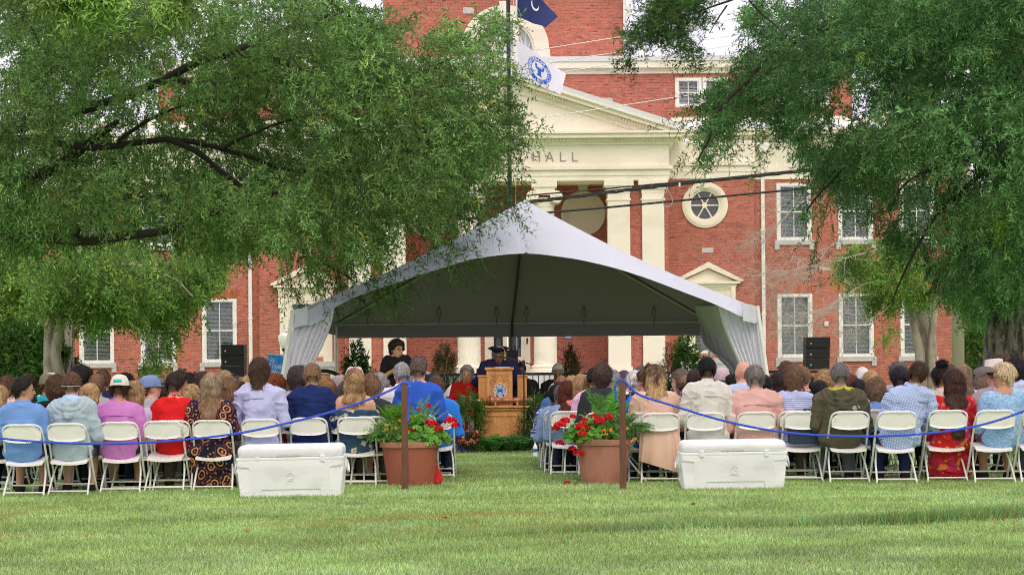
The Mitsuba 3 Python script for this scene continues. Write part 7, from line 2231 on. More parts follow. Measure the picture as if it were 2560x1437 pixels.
def capx(col, back=False, strap=None, brim=None, flat=False):
    c, br = cap_mesh(back, flat)
    out = [('cap', on_head(c, None, color=col)), ('cap_brim', on_head(br, None, color=brim or col))]
    if strap:
        a = np.linspace(-0.42, 0.42, 14)
        P = np.array([[(0.104 * math.sin(t), -0.006 - 0.128 * math.cos(t) + 0.012 * (z > 0.07), z) for t in a] for z in (0.052, 0.078)])
        out.append(('cap_strap', on_head(grid(P, True), None, color=strap)))
    return tuple(out)


def hatx(col, band=None, **kw):
    c, br = hat_mesh(**kw)
    return (('hat', on_head(c, None, color=col)), ('hat_brim', on_head(br, None, color=col)))


def strap_band(k, name, b, W):
    a = np.linspace(math.pi * 1.14, math.pi * 1.86, 24)
    v, f = tube(np.stack([0.102 * np.cos(a), -0.012 + 0.124 * np.sin(a), -0.006 - 0.010 * np.cos((a - 1.5 * math.pi) * 1.3)], 1), 0.0032, 5)
    part(k, 'strap', W((v * b.head @ b.R.T.astype(float) + b.H0, f)), 'm_silver', True)


def necklace(k, name, b, W):
    c = b.neck + [0, 0.004, 0.055]
    ms = []
    for t in np.linspace(0, 2 * math.pi, 46, endpoint=False):
        v, f = tm(trimesh.creation.icosphere(1, 0.0048))
        ms.append((v + c + [0.066 * math.cos(t), 0.066 * math.sin(t), 0.018 * -math.sin(t)], f))
    part(k, 'necklace', W(cat(*ms)), 'm_pearl', True, kind='stuff')


def earring(k, name, b, W):
    v, f = tm(trimesh.creation.icosphere(1, 0.007))
    part(k, 'earring', W(((v + [-0.086, -0.004, -0.055]) * b.head @ b.R.T.astype(float) + b.H0, f)), 'm_pearl', True)


ROW0, STEP = 19.85, 1.0


def seat_at(px, pyt, Y):
    x = at(px, pyt + 28, Y)[0]
    return x, at(px, pyt, Y)[2] - gz(x)


# ---------------------------------------------------------------- back row, left to right: chairs stand where their rear feet meet the grass
def back_chair(px, pyb, label, yaw=0.0):
    g = at_ground(px, pyb)
    chair(g[0], g[1] + 0.235, label, yaw=yaw, scale=1.0)
    return g[1] + 0.235


SK = (0.03, 0.03, 0.045)


def front(px, pyt, Y, label, hair, shirt, b, dx=0.0, **kw):
    """A back row sitter at pixel column px, head top at pyt."""
    x, top = seat_at(px, pyt, Y)
    b = dict(b); b['top'] = top
    side = b.get('side', 0.0)
    B = Body(**b)
    B.capped = 'cap' in label
    if 'hairlen' in kw:
        B.hairlen = kw.pop('hairlen')
    x -= B.H0[0] - 0.0 - dx
    kw.setdefault('h', 0.0135); kw.setdefault('hh', 0.0095)
    return person(label, x, Y - 0.02, B, hair=hair, shirt=shirt, seed=int(px) % 97, **kw)


Y = back_chair(57, 1242, 'white folding chair under the man in the sky blue polo at the left edge', 1.0)
front(57, 946, Y, 'dark haired young man in a sky blue polo shirt turning his head to the right', ('short', (0.018, 0.014, 0.012)), (0.15, 0.29, 0.60), dict(yaw=-72, w=1.02, lean=0.04), skin='tan', sleeve=0.85, trousers=(0.05, 0.08, 0.16), bare_legs=True, extras=(EYES,), wr=0.010)
Y = back_chair(170, 1238, 'white folding chair under the person in the pale blue hoodie', -1.0)
front(180, 934, Y, 'brown haired man in a pale grey blue hoodie with a strap round his head', ('short', (0.10, 0.055, 0.033)), (0.37, 0.46, 0.54), dict(w=1.08, yaw=0, pitch=5), skin='fair', hood=(0.42, 0.58, 0.82), collar=True, trousers=(0.10, 0.10, 0.13), bare_legs=True, extras=(('strap', strap_band),), wr=0.012)
Y = back_chair(298, 1232, 'white folding chair under the person in the orchid purple polo', 1.5)
front(297, 943, Y, 'person in an orchid purple polo and a white and turquoise cap worn backwards', ('mid', (0.035, 0.018, 0.014)), (0.52, 0.20, 0.52), dict(w=1.07, pitch=12, lean=0.06), skin='tan', sleeve=0.85, trousers=(0.03, 0.03, 0.04), bare_legs=True, extras=capx((0.66, 0.64, 0.55), back=False, strap=(0.02, 0.42, 0.55)), yoke=True, wr=0.010)
Y = back_chair(410, 1228, 'empty white folding chair before the man in the red jersey', -1.0)
back_chair(531, 1226, 'white folding chair under the woman in the paisley dress', 0.5)
Y = at_ground(531, 1226)[1] + 0.235
front(527, 938, Y, 'woman with long wavy ash blonde hair in a dark orange paisley dress', ('longwavy', 'ash'), None, dict(female=True, w=1.12, lean=0.03), shirt_mat='m_paisley', shirt_name='dress', dress='long', sleeve=1.5, collar=False, hairlen=-0.40, hairmix=('lightbrown', 0.15), wr=0.010)
Y = back_chair(652, 1222, 'white folding chair behind the left cooler, under the lavender shirt', 1.0)
front(648, 902, Y, 'man with collar length curly brown hair in a lavender dress shirt', ('mullet', (0.060, 0.034, 0.024)), (0.46, 0.47, 0.72), dict(w=1.10, lean=0.03, pitch=3), sleeve=2, trousers=(0.10, 0.11, 0.18), yoke=True, wr=0.016)
Y = back_chair(774, 1216, 'white folding chair behind the left cooler, under the navy shirt', -1.0)
front(780, 911, Y, 'man with close cropped reddish blond hair in a navy blue shirt', ('short', (0.21, 0.13, 0.075)), (0.014, 0.028, 0.115), dict(w=1.12, yaw=4, lean=0.04), skin='pink', sleeve=2, trousers=(0.02, 0.025, 0.05), yoke=True, wr=0.012)
Y = back_chair(892, 1214, 'white folding chair under the woman in the floral off shoulder dress', 0.5)
front(886, 926, Y, 'woman with a light brown bob and raised pink sunglasses in a floral off shoulder dress', ('bob', (0.20, 0.115, 0.062)), None, dict(female=True, w=1.02), shirt_mat='m_floral', shirt_name='dress', dress=True, sleeve=1.0, off_shoulder=True, collar=False, hairlen=-0.20, hairmix=('blonde', 0.0), skin='fair', extras=(('sunglasses', on_head(glasses_up(), 'm_pink_frame')),), wr=0.010)
mat('m_pink_frame', (0.72, 0.50, 0.56), 0.3)

# right of the aisle
g = at_ground(1574, 1206)
k_ = chair(g[0], g[1] + 0.30, 'white folding chair turned side on behind the right post', yaw=80)
Y = back_chair(1652, 1206, 'white folding chair under the woman in the pale pink blouse', 0.0)
front(1641, 916, Y, 'woman bowed forward with dark to blonde hair in a pale pink blouse and skirt', ('longwavy', (0.055, 0.035, 0.030)), (0.62, 0.42, 0.34), dict(female=True, w=1.16, lean=0.16, pitch=26), sleeve=1.8, hairlen=-0.22, hairmix=('blonde', 0.35), trousers=(0.05, 0.03, 0.025), wr=0.010, skin='fair')
Y1 = Y
Y = back_chair(1765, 1206, 'white folding chair behind the right cooler, under the off white shirt', -1.0)
front(1768, 896, Y, 'man with short jet black hair in an off white linen shirt', ('short', (0.010, 0.008, 0.009)), (0.60, 0.59, 0.55), dict(w=1.10, lean=0.02), skin='tan', sleeve=1.9, trousers=(0.30, 0.28, 0.25), yoke=True, wr=0.014)
Y = back_chair(1891, 1204, 'white folding chair behind the right cooler, under the salmon pink shirt', 1.0)
front(1888, 917, Y, 'broad man with grey hair in a salmon pink shirt', ('mid', (0.17, 0.15, 0.145)), (0.62, 0.38, 0.34), dict(w=1.22, d=1.12, lean=0.05, pitch=8), skin='pink', sleeve=1.9, trousers=(0.10, 0.09, 0.08), yoke=True, wr=0.014)
Y = back_chair(2009, 1204, 'empty white folding chair holding a navy handbag', 0.0)
hx = at(2009, 1100, Y)[0]
hb_ = thing('handbag', 'dark navy leather handbag on the empty back row chair', 'handbag')
hz = gz(hx) + 0.40
part(hb_, 'bag_body', (lambda m: (np.c_[m[0][:, 0] * (1 + 0.10 * (m[0][:, 2] - hz) / 0.26) + hx, m[0][:, 1] + Y, m[0][:, 2]], m[1]))(rbox(-0.175, 0.175, -0.16, -0.02, hz, hz + 0.25, 0.02)), 'm_navy_leather', 30)
for s in (-0.165, -0.015):
    part(hb_, 'handle', tube(spline([[hx + 0.02 + 0.07 * math.cos(t), Y + s, hz + 0.22 + 0.16 * math.sin(t)] for t in np.linspace(0, math.pi, 9)], 24), 0.007, 6), 'm_navy_leather', True)
mat('m_navy_leather', (0.012, 0.035, 0.075), 0.4, specular=0.5)
Y = back_chair(2124, 1206, 'white folding chair under the man in the olive jacket', 1.5)
front(2098, 911, Y, 'grey haired man in an olive green hooded jacket with a lime hood lining', ('short', (0.13, 0.125, 0.125)), (0.085, 0.080, 0.052), dict(w=1.16, lean=0.02), dx=0.01, skin='pink', sleeve=2, hood=(0.40, 0.42, 0.03), collar=False, shirt_name='jacket', trousers=(0.14, 0.155, 0.18), wr=0.014,
      extras=(('logo', lambda k, n, b, W: part(k, 'logo', W((lambda m: (np.c_[m[0][:, 0] + 0.125, m[0][:, 1] - 0.148 + b.oy(b.sh - 0.09), m[0][:, 2] + b.sh - 0.085], m[1]))(cat(*[move(text_xz(t_, 0.011, 0.006, True), (0, 0, -0.016 * i_)) for i_, t_ in enumerate(('THE', 'NORTH', 'FACE'))], tube([(0.032 + 0.022 * math.cos(a_), -0.003, -0.024 + 0.03 * math.sin(a_)) for a_ in np.linspace(0.1, 1.5, 8)], 0.003, 4)))), 'm_white_print')),))
Y = back_chair(2244, 1208, 'white folding chair under the man in the blue checked shirt', -1.0)
front(2297, 906, Y, 'man in a blue checked shirt leaning over to the right', ('short', (0.045, 0.026, 0.018)), None, dict(w=1.12, side=0.28, lean=0.03, tilt=12, yaw=-28), skin='pink', shirt_mat='m_plaid', sleeve=2, trousers=(0.02, 0.03, 0.10), yoke=True, wr=0.014)
Y = back_chair(2370, 1204, 'white folding chair under the woman in the red dress', 0.5)
front(2385, 926, Y, 'woman with very long dark brown hair in a red and orange patterned dress', ('longwavy', (0.050, 0.026, 0.020)), None, dict(female=True, w=1.0, side=0.04), shirt_mat='m_redprint', shirt_name='dress', dress='long', sleeve=0.8, collar=False, neck=0.05, hairlen=-0.50, skin='tan', wr=0.014)
Y = back_chair(2490, 1206, 'white folding chair under the blonde woman in pale blue', -0.5)
front(2508, 912, Y, 'short haired blonde woman in a pale blue top with sunglasses and pearls, looking left', ('mid', (0.50, 0.39, 0.25)), None, dict(female=True, w=1.06, yaw=74, pitch=4), shirt_mat='m_bluemottle', dress=True, sleeve=1.2, collar=False, neck=0.03, skin='tan', extras=(DARKGLASSES, ('necklace', necklace), ('earring', earring)), wr=0.008)
back_chair(2606, 1206, 'white folding chair cut off at the right edge of the frame', 0.0)
front(2612, 940, Y, 'person in a taupe jacket mostly cut off at the right edge', ('short', 'brown'), (0.30, 0.25, 0.20), dict(w=1.1), trousers=(0.1, 0.1, 0.1))
# skirt of the bowed woman, hanging over the back of her seat
x, top = seat_at(1641, 916, Y1)
u, v = np.meshgrid(np.linspace(0, 1, 44), np.linspace(0, 1, 26))
fold = 0.034 * np.sin(u * 19 + 3 * np.sin(u * 7) + 2 * v) * v
SX = x - 0.20 + 0.42 * u + (u - 0.5) * 0.10 * v + 0.03 * v
SZ = 0.60 + gz(x) - (0.36 + 0.16 * u) * v
SYY = Y1 - 0.20 - 0.045 * np.sin(np.pi * np.clip(v * 0.9, 0, 1)) - 0.03 * v + fold
m = grid(np.stack([SX, SYY, SZ], -1), False)
for key in [k for k in labels if labels[k].get('label', '').startswith('woman bowed forward')]:
    part(key, 'skirt', m, 'm_cloth', True, color=np.tile((0.62, 0.43, 0.33), (len(m[0]), 1)))

# ---------------------------------------------------------------- the rows before them
CLO = dict(black=(0.012, 0.012, 0.015), navy=(0.016, 0.025, 0.075), white=(0.72, 0.72, 0.74), pale_pink=(0.60, 0.42, 0.42), pale_blue=(0.45, 0.53, 0.72), red=(0.62, 0.018, 0.020), teal=(0.02, 0.33, 0.38), grey=(0.36, 0.37, 0.39), charcoal=(0.035, 0.038, 0.045),
           lavender=(0.50, 0.48, 0.68), purple=(0.10, 0.05, 0.17), royal_blue=(0.03, 0.10, 0.50), bright_blue=(0.03, 0.19, 0.66), maroon=(0.16, 0.02, 0.03), coral=(0.70, 0.22, 0.19), pink=(0.64, 0.42, 0.58), denim_blue=(0.20, 0.30, 0.48), cornflower=(0.16, 0.28, 0.60),
           beige=(0.55, 0.48, 0.40), mauve=(0.36, 0.30, 0.33), cream=(0.62, 0.57, 0.46), steel_blue=(0.06, 0.14, 0.32), olive=(0.13, 0.12, 0.07), brown=(0.12, 0.07, 0.045))
HW = dict(buzz='close cropped', short='short', mid='thick', wavy='wavy', curly='curly', afro='full afro', long='long straight', longwavy='long wavy', bob='chin length', bun='knotted up', pony='tied back', receding='thinning', shag='shaggy', mullet='collar length', fringe='bald crowned')
FEM = ('long', 'longwavy', 'bob', 'bun', 'pony')
F_ = (
    # left block: px, top, row, hair, hair colour, skin, shirt, yaw, extra
    (-8, 968, 1, 'bob', 'blonde', 'fair', 'black', -20, None), (14, 945, 2, 'wavy', 'brown', 'fair', 'pale_pink', -25, None), (34, 947, 3, 'short', 'brown', 'pink', 'pale_blue', -50, None), (68, 938, 3, 'short', 'darkbrown', 'tan', 'black', 0, None),
    (116, 939, 3, 'mid', 'brown', 'fair', 'teal', 8, 'olive_cap'), (126, 937, 5, 'short', 'brown', 'fair', 'white', 0, 'white_cap'), (140, 943, 1, 'curly', 'brown', 'fair', 'black', -20, None), (201, 924, 2, 'afro', 'black', 'tan', 'black', -15, None),
    (240, 938, 2, 'short', 'lightbrown', 'pink', 'grey', 0, None), (222, 962, 1.4, 'long', 'blonde', 'fair', 'navy', 0, None), (254, 926, 4, 'short', 'brown', 'pink', 'navy', 0, None), (311, 938, 2, 'wavy', 'black', 'brown', 'purple', -35, None),
    (334, 956, 1, 'long', (0.30, 0.20, 0.10), 'fair', 'lavender', 0, None), (376, 943, 2, 'short', 'brown', 'pink', 'grey', -72, 'blue_cap'), (398, 950, 4, 'short', 'darkgrey', 'pink', 'grey', 0, 'grey_cap'), (409, 962, 2.5, 'long', 'darkbrown', 'tan', 'charcoal', 0, None),
    (437, 934, 1, 'short', (0.030, 0.019, 0.014), 'pink', 'red', -14, None), (447, 930, 3, 'short', 'darkbrown', 'pink', 'charcoal', -35, 'shades'), (470, 937, 4, 'bob', 'black', 'tan', 'black', -30, 'shades'), (478, 966, 2, 'shag', 'blonde', 'fair', 'white', 0, None),
    (505, 932, 3, 'long', (0.045, 0.026, 0.022), 'fair', 'black', 0, None), (560, 929, 3, 'long', (0.25, 0.18, 0.10), 'fair', 'beige', -20, None), (574, 945, 1.5, 'longwavy', 'lightbrown', 'fair', 'mauve', -25, 'shades'), (598, 958, 2, 'bob', 'black', 'tan', 'navy', 0, None),
    (600, 948, 4, 'short', 'lightbrown', 'fair', 'white', 0, None), (621, 942, 3, 'bob', 'blonde', 'fair', 'black', 15, None), (690, 939, 2, 'curly', 'auburn', 'fair', 'maroon', -20, None), (706, 952, 3, 'long', 'auburn', 'fair', 'navy', 0, None), (722, 968, 2.3, 'bob', 'darkgrey', 'fair', 'bright_blue', 0, None),
    (743, 920, 2, 'curly', (0.055, 0.040, 0.040), 'pink', 'grey', 0, None), (768, 936, 3, 'long', 'strawberry', 'fair', 'royal_blue', 0, None), (812, 944, 2, 'long', (0.27, 0.14, 0.06), 'fair', 'black', -10, None), (832, 951, 3, 'long', 'brown', 'fair', 'grey', 0, None),
    (850, 943, 3, 'short', 'grey', 'pink', 'charcoal', -30, 'striped_cap'), (866, 955, 1.6, 'long', 'darkgrey', 'fair', 'charcoal', 0, None), (925, 940, 1.5, 'shag', 'lightbrown', 'fair', 'charcoal', 0, None), (947, 938, 3, 'curly', 'grey', 'pink', 'navy', 0, None), (934, 936, 4.5, 'bun', 'lightbrown', 'fair', 'red', 0, None), (968, 960, 3.5, 'fringe', 'lightbrown', 'tan', 'white', 0, None),
    (1004, 910, 2.3, 'short', (0.30, 0.29, 0.30), 'pink', 'white', 18, None), (1020, 935, 3, 'short', 'grey', 'fair', 'grey', 0, None), (1046, 899, 1.9, 'short', (0.10, 0.075, 0.065), 'pink', 'royal_blue', -5, 'shades'), (1066, 928, 4, 'fringe', 'grey', 'pink', 'grey', 0, None),
    (1082, 945, 3.0, 'short', 'black', 'dark', 'navy', -10, 'fedora'), (1090, 942, 2.5, 'short', 'brown', 'fair', 'bright_blue', 0, None),
    # right block
    (1404, 938, 4.6, 'fringe', 'brown', 'pink', 'steel_blue', 0, None), (1390, 961, 5.4, 'short', 'white', 'pink', 'navy', 5, None), (1391, 966, 4, 'mid', 'black', 'dark', 'lattice', 10, None), (1402, 964, 3.2, 'buzz', 'darkgrey', 'brown', 'denim_blue', 5, None), (1431, 943, 5.6, 'bob', 'blonde', 'fair', 'white', 0, None),
    (1418, 955, 2.6, 'long', (0.085, 0.022, 0.014), 'fair', 'denim_blue', 5, None), (1452, 939, 2.6, 'long', (0.30, 0.185, 0.095), 'fair', 'coral', 0, None), (1470, 949, 3.6, 'buzz', 'brown', 'tan', 'maroon', 0, None), (1488, 921, 2.4, 'short', (0.022, 0.017, 0.016), 'pink', 'pink', 0, None), (1506, 914, 1.7, 'curly', (0.055, 0.036, 0.028), 'pink', 'charcoal', -4, None), (1532, 926, 3, 'short', 'grey', 'pink', 'white', 0, None),
    (1562, 929, 4, 'short', 'purple', 'fair', 'navy', 0, None), (1588, 931, 2.4, 'mid', 'white', 'pink', 'navy', 0, None), (1605, 917, 3.6, 'short', 'darkgrey', 'pink', 'grey', 0, None), (1614, 925, 1.2, 'bun', 'brown', 'pink', 'bright_blue', 42, 'glasses'),
    (1702, 927, 2.4, 'bob', 'saltbrown', 'fair', 'white', 60, None), (1714, 938, 2.0, 'fringe', 'brown', 'pink', 'mauve', 0, None), (1711, 966, 3.4, 'short', 'darkgrey', 'brown', 'grey', 0, None), (1738, 925, 1.2, 'buzz', (0.035, 0.024, 0.02), 'brown', 'purple', -20, None), (1806, 925, 3, 'short', 'grey', 'pink', 'cream', 0, 'mauve_cap'),
    (1832, 938, 2, 'short', 'black', 'pink', 'navy', 55, 'darkglasses'), (1858, 904, 1.5, 'none', 'black', 'pink', 'pale_blue', 25, None), (1912, 941, 1.6, 'short', 'black', 'tan', 'lavender', -25, None), (1946, 934, 2, 'long', (0.02, 0.015, 0.015), 'tan', 'charcoal', 0, None), (1966, 905, 3.5, 'short', 'brown', 'pink', 'navy', 0, None),
    (1985, 920, 1, 'shag', (0.14, 0.085, 0.055), 'fair', 'stripes', 0, None), (2008, 921, 2.4, 'short', 'lightbrown', 'pink', 'charcoal', -25, None), (2027, 945, 3.4, 'short', 'black', 'dark', 'black', 0, None), (2061, 929, 2.8, 'shag', (0.33, 0.20, 0.10), 'fair', 'beige', 0, None), (2050, 954, 1.4, 'short', (0.012, 0.012, 0.014), 'brown', 'cornflower', 0, None),
    (2129, 940, 3, 'long', (0.10, 0.03, 0.02), 'fair', 'navy', 0, None), (2146, 951, 1.6, 'short', (0.014, 0.013, 0.018), 'brown', 'olive', 0, None), (2158, 919, 3.5, 'buzz', 'white', 'pink', 'white', 0, None), (2181, 929, 2.4, 'pony', 'blonde', 'fair', 'white', 0, None), (2191, 951, 1.0, 'curly', (0.16, 0.10, 0.065), 'fair', 'cornflower', 0, None),
    (2247, 909, 3, 'curly', 'darkgrey', 'pink', 'grey', 0, None), (2252, 921, 1.6, 'mid', (0.02, 0.016, 0.02), 'tan', 'purple', -10, None), (2352, 917, 1.2, 'bun', 'black', 'brown', 'beige', 12, None), (2374, 914, 2.2, 'short', 'brown', 'pink', 'beige', -15, None), (2409, 914, 2.0, 'long', (0.20, 0.13, 0.085), 'fair', 'pale_blue', -20, None),
    (2452, 945, 3, 'curly', (0.13, 0.09, 0.07), 'fair', 'white', 0, None), (2488, 912, 1.4, 'short', 'brown', 'pink', 'mauve', 35, 'cowboy'), (2507, 898, 3.2, 'afro', (0.06, 0.03, 0.028), 'brown', 'grey', 0, None), (2546, 899, 1.2, 'wavy', (0.018, 0.015, 0.018), 'tan', 'pale_blue', 0, None), (2590, 915, 2.0, 'short', 'brown', 'pink', 'navy', 0, None),
)
HAIRC['purple'] = (0.07, 0.05, 0.08)
XTRA = dict(olive_cap=capx((0.17, 0.15, 0.10)), white_cap=capx((0.66, 0.66, 0.67)), blue_cap=capx((0.17, 0.25, 0.45), brim=(0.12, 0.15, 0.24), flat=True), grey_cap=capx((0.12, 0.12, 0.125)), striped_cap=capx((0.30, 0.25, 0.24)), mauve_cap=capx((0.48, 0.38, 0.44)),
            shades=(sunglasses_on_head(),), glasses=(GLASSES,), darkglasses=(DARKGLASSES,), fedora=hatx((0.022, 0.026, 0.035), rim=0.185, h=0.115, curl=0.02), cowboy=hatx((0.62, 0.57, 0.55), rim=0.20, h=0.13, curl=0.06))
XW = dict(olive_cap='an olive cap', white_cap='a white cap', blue_cap='a denim blue cap', grey_cap='a grey cap', striped_cap='a striped brownish cap', mauve_cap='a mauve and cream cap', shades='raised sunglasses', glasses='glasses', darkglasses='dark glasses', fedora='a black broad brimmed hat', cowboy='a pale cowboy hat')
ORD = 'first second third fourth fifth sixth seventh eighth ninth tenth eleventh twelfth thirteenth fourteenth fifteenth sixteenth seventeenth eighteenth nineteenth twentieth'.split() + ['twenty ' + t for t in 'first second third fourth fifth sixth seventh eighth ninth'.split()]
hairname = lambda c: c if isinstance(c, str) else (lambda L, R: 'black' if L < 0.022 else 'dark red' if R > 3 and L < 0.06 else 'dark brown' if L < 0.05 else 'grey' if R < 1.2 and L < 0.35 else 'brown' if L < 0.11 else 'light brown' if L < 0.2 else 'blonde')(sum(c) / 3, c[0] / c[2])
HN = dict(darkbrown='dark brown', lightbrown='light brown', saltbrown='greying brown', darkgrey='dark grey', ash='ash blonde', strawberry='reddish blonde', purple='dark')
used_lab = set()
LB = Body(top=1.25)
V, F = nets(lambda P: np.maximum(smin(LB.legs(P, 0.014, 1.93), ell(P, (0, 0.0, LB.hip + 0.02), (0.175, 0.12, 0.11)), k=0.04), P[:, 2] - (LB.hip + 0.09)), (-0.35, -0.2, 0.02), (0.35, 0.65, 0.6), 0.02)
V = wrinkle(V, F, 0.006, 4)
V, F = slim(V, F, 0.004)
LEGS = [mikit.ply((V, F), None, True, color=tint(V, c_, 0.08)) for c_ in ((0.02, 0.022, 0.035), (0.22, 0.19, 0.14), (0.03, 0.04, 0.08), (0.012, 0.012, 0.014))]
SHOE = {}
for s in (-1, 1):
    V, F = nets(lambda P: np.maximum(LB.feet(P, 0.006, s), P[:, 2] - 0.085), (-0.3, 0.2, -0.01), (0.3, 0.7, 0.12), 0.016)
    SHOE[s] = mikit.ply((V, F), None, True, color=tint(V, (0.02, 0.016, 0.014)))
aisle_px = dict(L=1130, R=1350)
byrow = {}
for e in F_:
    byrow.setdefault(('L' if e[0] < 1200 else 'R', round(e[2])), []).append(e)
for (px, pyt, row, hk, hc, skin, shirt, yaw, ex) in F_:
    side = 'L' if px < 1200 else 'R'
    Y = ROW0 + row * STEP + (0.0 if side == 'L' else 0.15)
    x, top = seat_at(px, pyt, Y)
    fem = hk in FEM and not (hk == 'bun' and shirt == 'beige')
    pat = shirt in ('lattice', 'stripes')
    hn = hairname(hc)
    hn = HN.get(hn, hn)
    who = 'person'
    hd = 'bald' if hk == 'none' else f'{HW[hk]} {hn} hair' if hk != 'fringe' else f'bald crown and {hn} hair'
    shn = {'lattice': 'blue and white lattice top', 'stripes': 'blue and white striped polo'}.get(shirt, shirt.replace('_', ' ') + ' top')
    lab = (f'bald person in a {shn}' if hk == 'none' else f'person with {hd} in a {shn}') + (f' and {XW[ex]}' if ex else '')
    if lab in used_lab:
        mates = sorted(byrow[(side, round(row))], key=lambda e: abs(e[0] - aisle_px[side]))
        i = [e[0] for e in mates].index(px)
        lab = lab.replace('person', f'{side == "L" and "left" or "right"} block person', 1) + f', {ORD[i]} from aisle'
    used_lab.add(lab)
    w = (0.96 if fem else 1.07) + 0.04 * math.sin(px)
    legs = row <= 1.6 or (1130 > px > 1040) or (1340 < px < 1540)
    b = Body(top=top, w=w, female=fem, yaw=yaw, pitch=6 * math.sin(px * 1.7) + (12 if pyt > 958 else 0), lean=0.03 + 0.03 * math.sin(px * 0.6), hip=0.45 if top > 1.05 else 0.40)
    b.capped = bool(ex) and ('cap' in ex or ex in ('fedora', 'cowboy'))
    if hk in ('long', 'longwavy'):
        b.hairlen = -0.26 - 0.08 * math.sin(px)
    if hk == 'bun' and shirt == 'beige':
        top = at(px, 917, Y)[2] - gz(x)
    extras = XTRA.get(ex, ()) if ex else ()
    if abs(yaw) > 40 and ex != 'darkglasses':
        extras = (*extras, EYES)
    near = row <= 1.3
    bare = row <= 2 and not fem and int(px) % 3 == 0
    k = person(lab, x, Y, b, skin=skin, hair=(hk, hc), shirt=CLO.get(shirt), shirt_mat={'lattice': 'm_bluelattice', 'stripes': 'm_stripes'}.get(shirt, 'm_cloth'), sleeve=0.85 if int(px) % 2 and not fem else 1.9, collar=not fem, legs=legs,
           h=0.016 if near else 0.021, hh=0.0115 if near else 0.0165, seed=int(px) % 89, extras=extras, trousers=((0.02, 0.022, 0.035), (0.20, 0.17, 0.13), (0.03, 0.04, 0.08), (0.012, 0.012, 0.014))[int(px) % 4], bare_legs=False,
           dress=False, shoes=((0.012, 0.010, 0.010), (0.10, 0.05, 0.03))[int(px) % 2])
    if not legs and row < 3.7:
        to = T().translate([x, Y, gz(x)])
        part(k, 'trousers', LEGS[int(px) % 4], 'm_cloth', to=to)
        for s in (-1, 1):
            part(k, 'shoe', SHOE[s], 'm_cloth', to=to)
    mates = sorted(byrow[(side, round(row))], key=lambda e: abs(e[0] - aisle_px[side]))
    chair(x, Y, f'white folding chair {ORD[[e[0] for e in mates].index(px)]} from the aisle, {side == "L" and "left" or "right"} block, {ORD[round(row)]} row from the back')
    if ex == 'fedora':                               # programme held up beside the hat, pale piping down the sleeve
        c = at(1112, 978, Y + 0.25)
        part(k, 'programme', prism_xz([(c[0] - 0.06, c[2] - 0.07), (c[0] + 0.05, c[2] - 0.06), (c[0] + 0.085, c[2] + 0.09)], Y + 0.25, Y + 0.256), 'm_white_print')
        S_, E_ = b.J[1]['S'], b.J[1]['E']
        pp = np.array([S_ + [-0.06, -0.07, 0.06], S_ + [0.055, -0.02, 0.045], (S_ + E_) / 2 + [0.075, -0.02, 0.02], E_ + [0.058, -0.02, 0]])
        part(k, 'piping', tube(spline(pp + [x, Y, gz(x)], 14), 0.006, 5), 'm_white_print', True)

# ---------------------------------------------------------------- the stage party
SGY = 28.4
x = at(993, 900, SGY)[0]
top = at(991, 852, SGY)[2] - gz(x)
sh_ = top - 0.30
GL = ('glasses', on_head(glasses_on(), 'm_black_gloss'))
# she faces the rows: the figure is turned about, so left and right change places
b2 = Body(top=top, w=0.94, d=0.98, female=True, stand=True, yaw=38, pitch=2, hip=0.9,
          hands={1: ((0.235, 0.06, sh_ - 0.255), (0.02, 0.25, sh_ - 0.13), (-1.0, 0.15, 0.03)), -1: ((-0.235, 0.06, sh_ - 0.255), (-0.13, 0.25, sh_ - 0.145), (0.7, 0.5, 0.12))})
b2.hairlen = -0.15
person('standing woman with curly dark hair in a black dress signing with both hands', x, SGY, b2, skin='tan', hair=('curly', (0.022, 0.014, 0.012)), shirt=(0.010, 0.010, 0.012), shirt_name='dress', sleeve=0.5, collar=False, neck=0.0, gown=False, h=0.0085, hh=0.009, face=math.pi, trousers=(0.010, 0.010, 0.012), wr=0.008, extras=(GL, EYES, ('eyebrow', brows((0.02, 0.013, 0.011))),
       ('skin_neckline', lambda k, n, b, W: part(k, 'neckline', W((lambda P: grid(np.array(P)))([[(s * (0.012 + 0.062 * t), 0.118 - 0.022 * t + 0.012 - 0.05 * t * t, b.sh - 0.13 + 0.20 * t) for s in np.linspace(1, -1, 9)] for t in np.linspace(0, 1, 9)])), 'm_skin', True, color=np.tile(SKINC['tan'], (81, 1))))))

SPY = 30.15
x = at(1247, 900, SPY)[0]
top = at(1248, 869, SPY)[2] - gz(x)
sh_ = top - 0.30
b = Body(top=top, w=1.16, d=1.1, stand=True, yaw=0, pitch=10, hands={1: ((0.33, 0.10, sh_ - 0.24), (0.18, 0.36, sh_ - 0.30), (-0.3, 1, -0.1)), -1: ((-0.33, 0.10, sh_ - 0.24), (-0.18, 0.36, sh_ - 0.30), (0.3, 1, -0.1))})


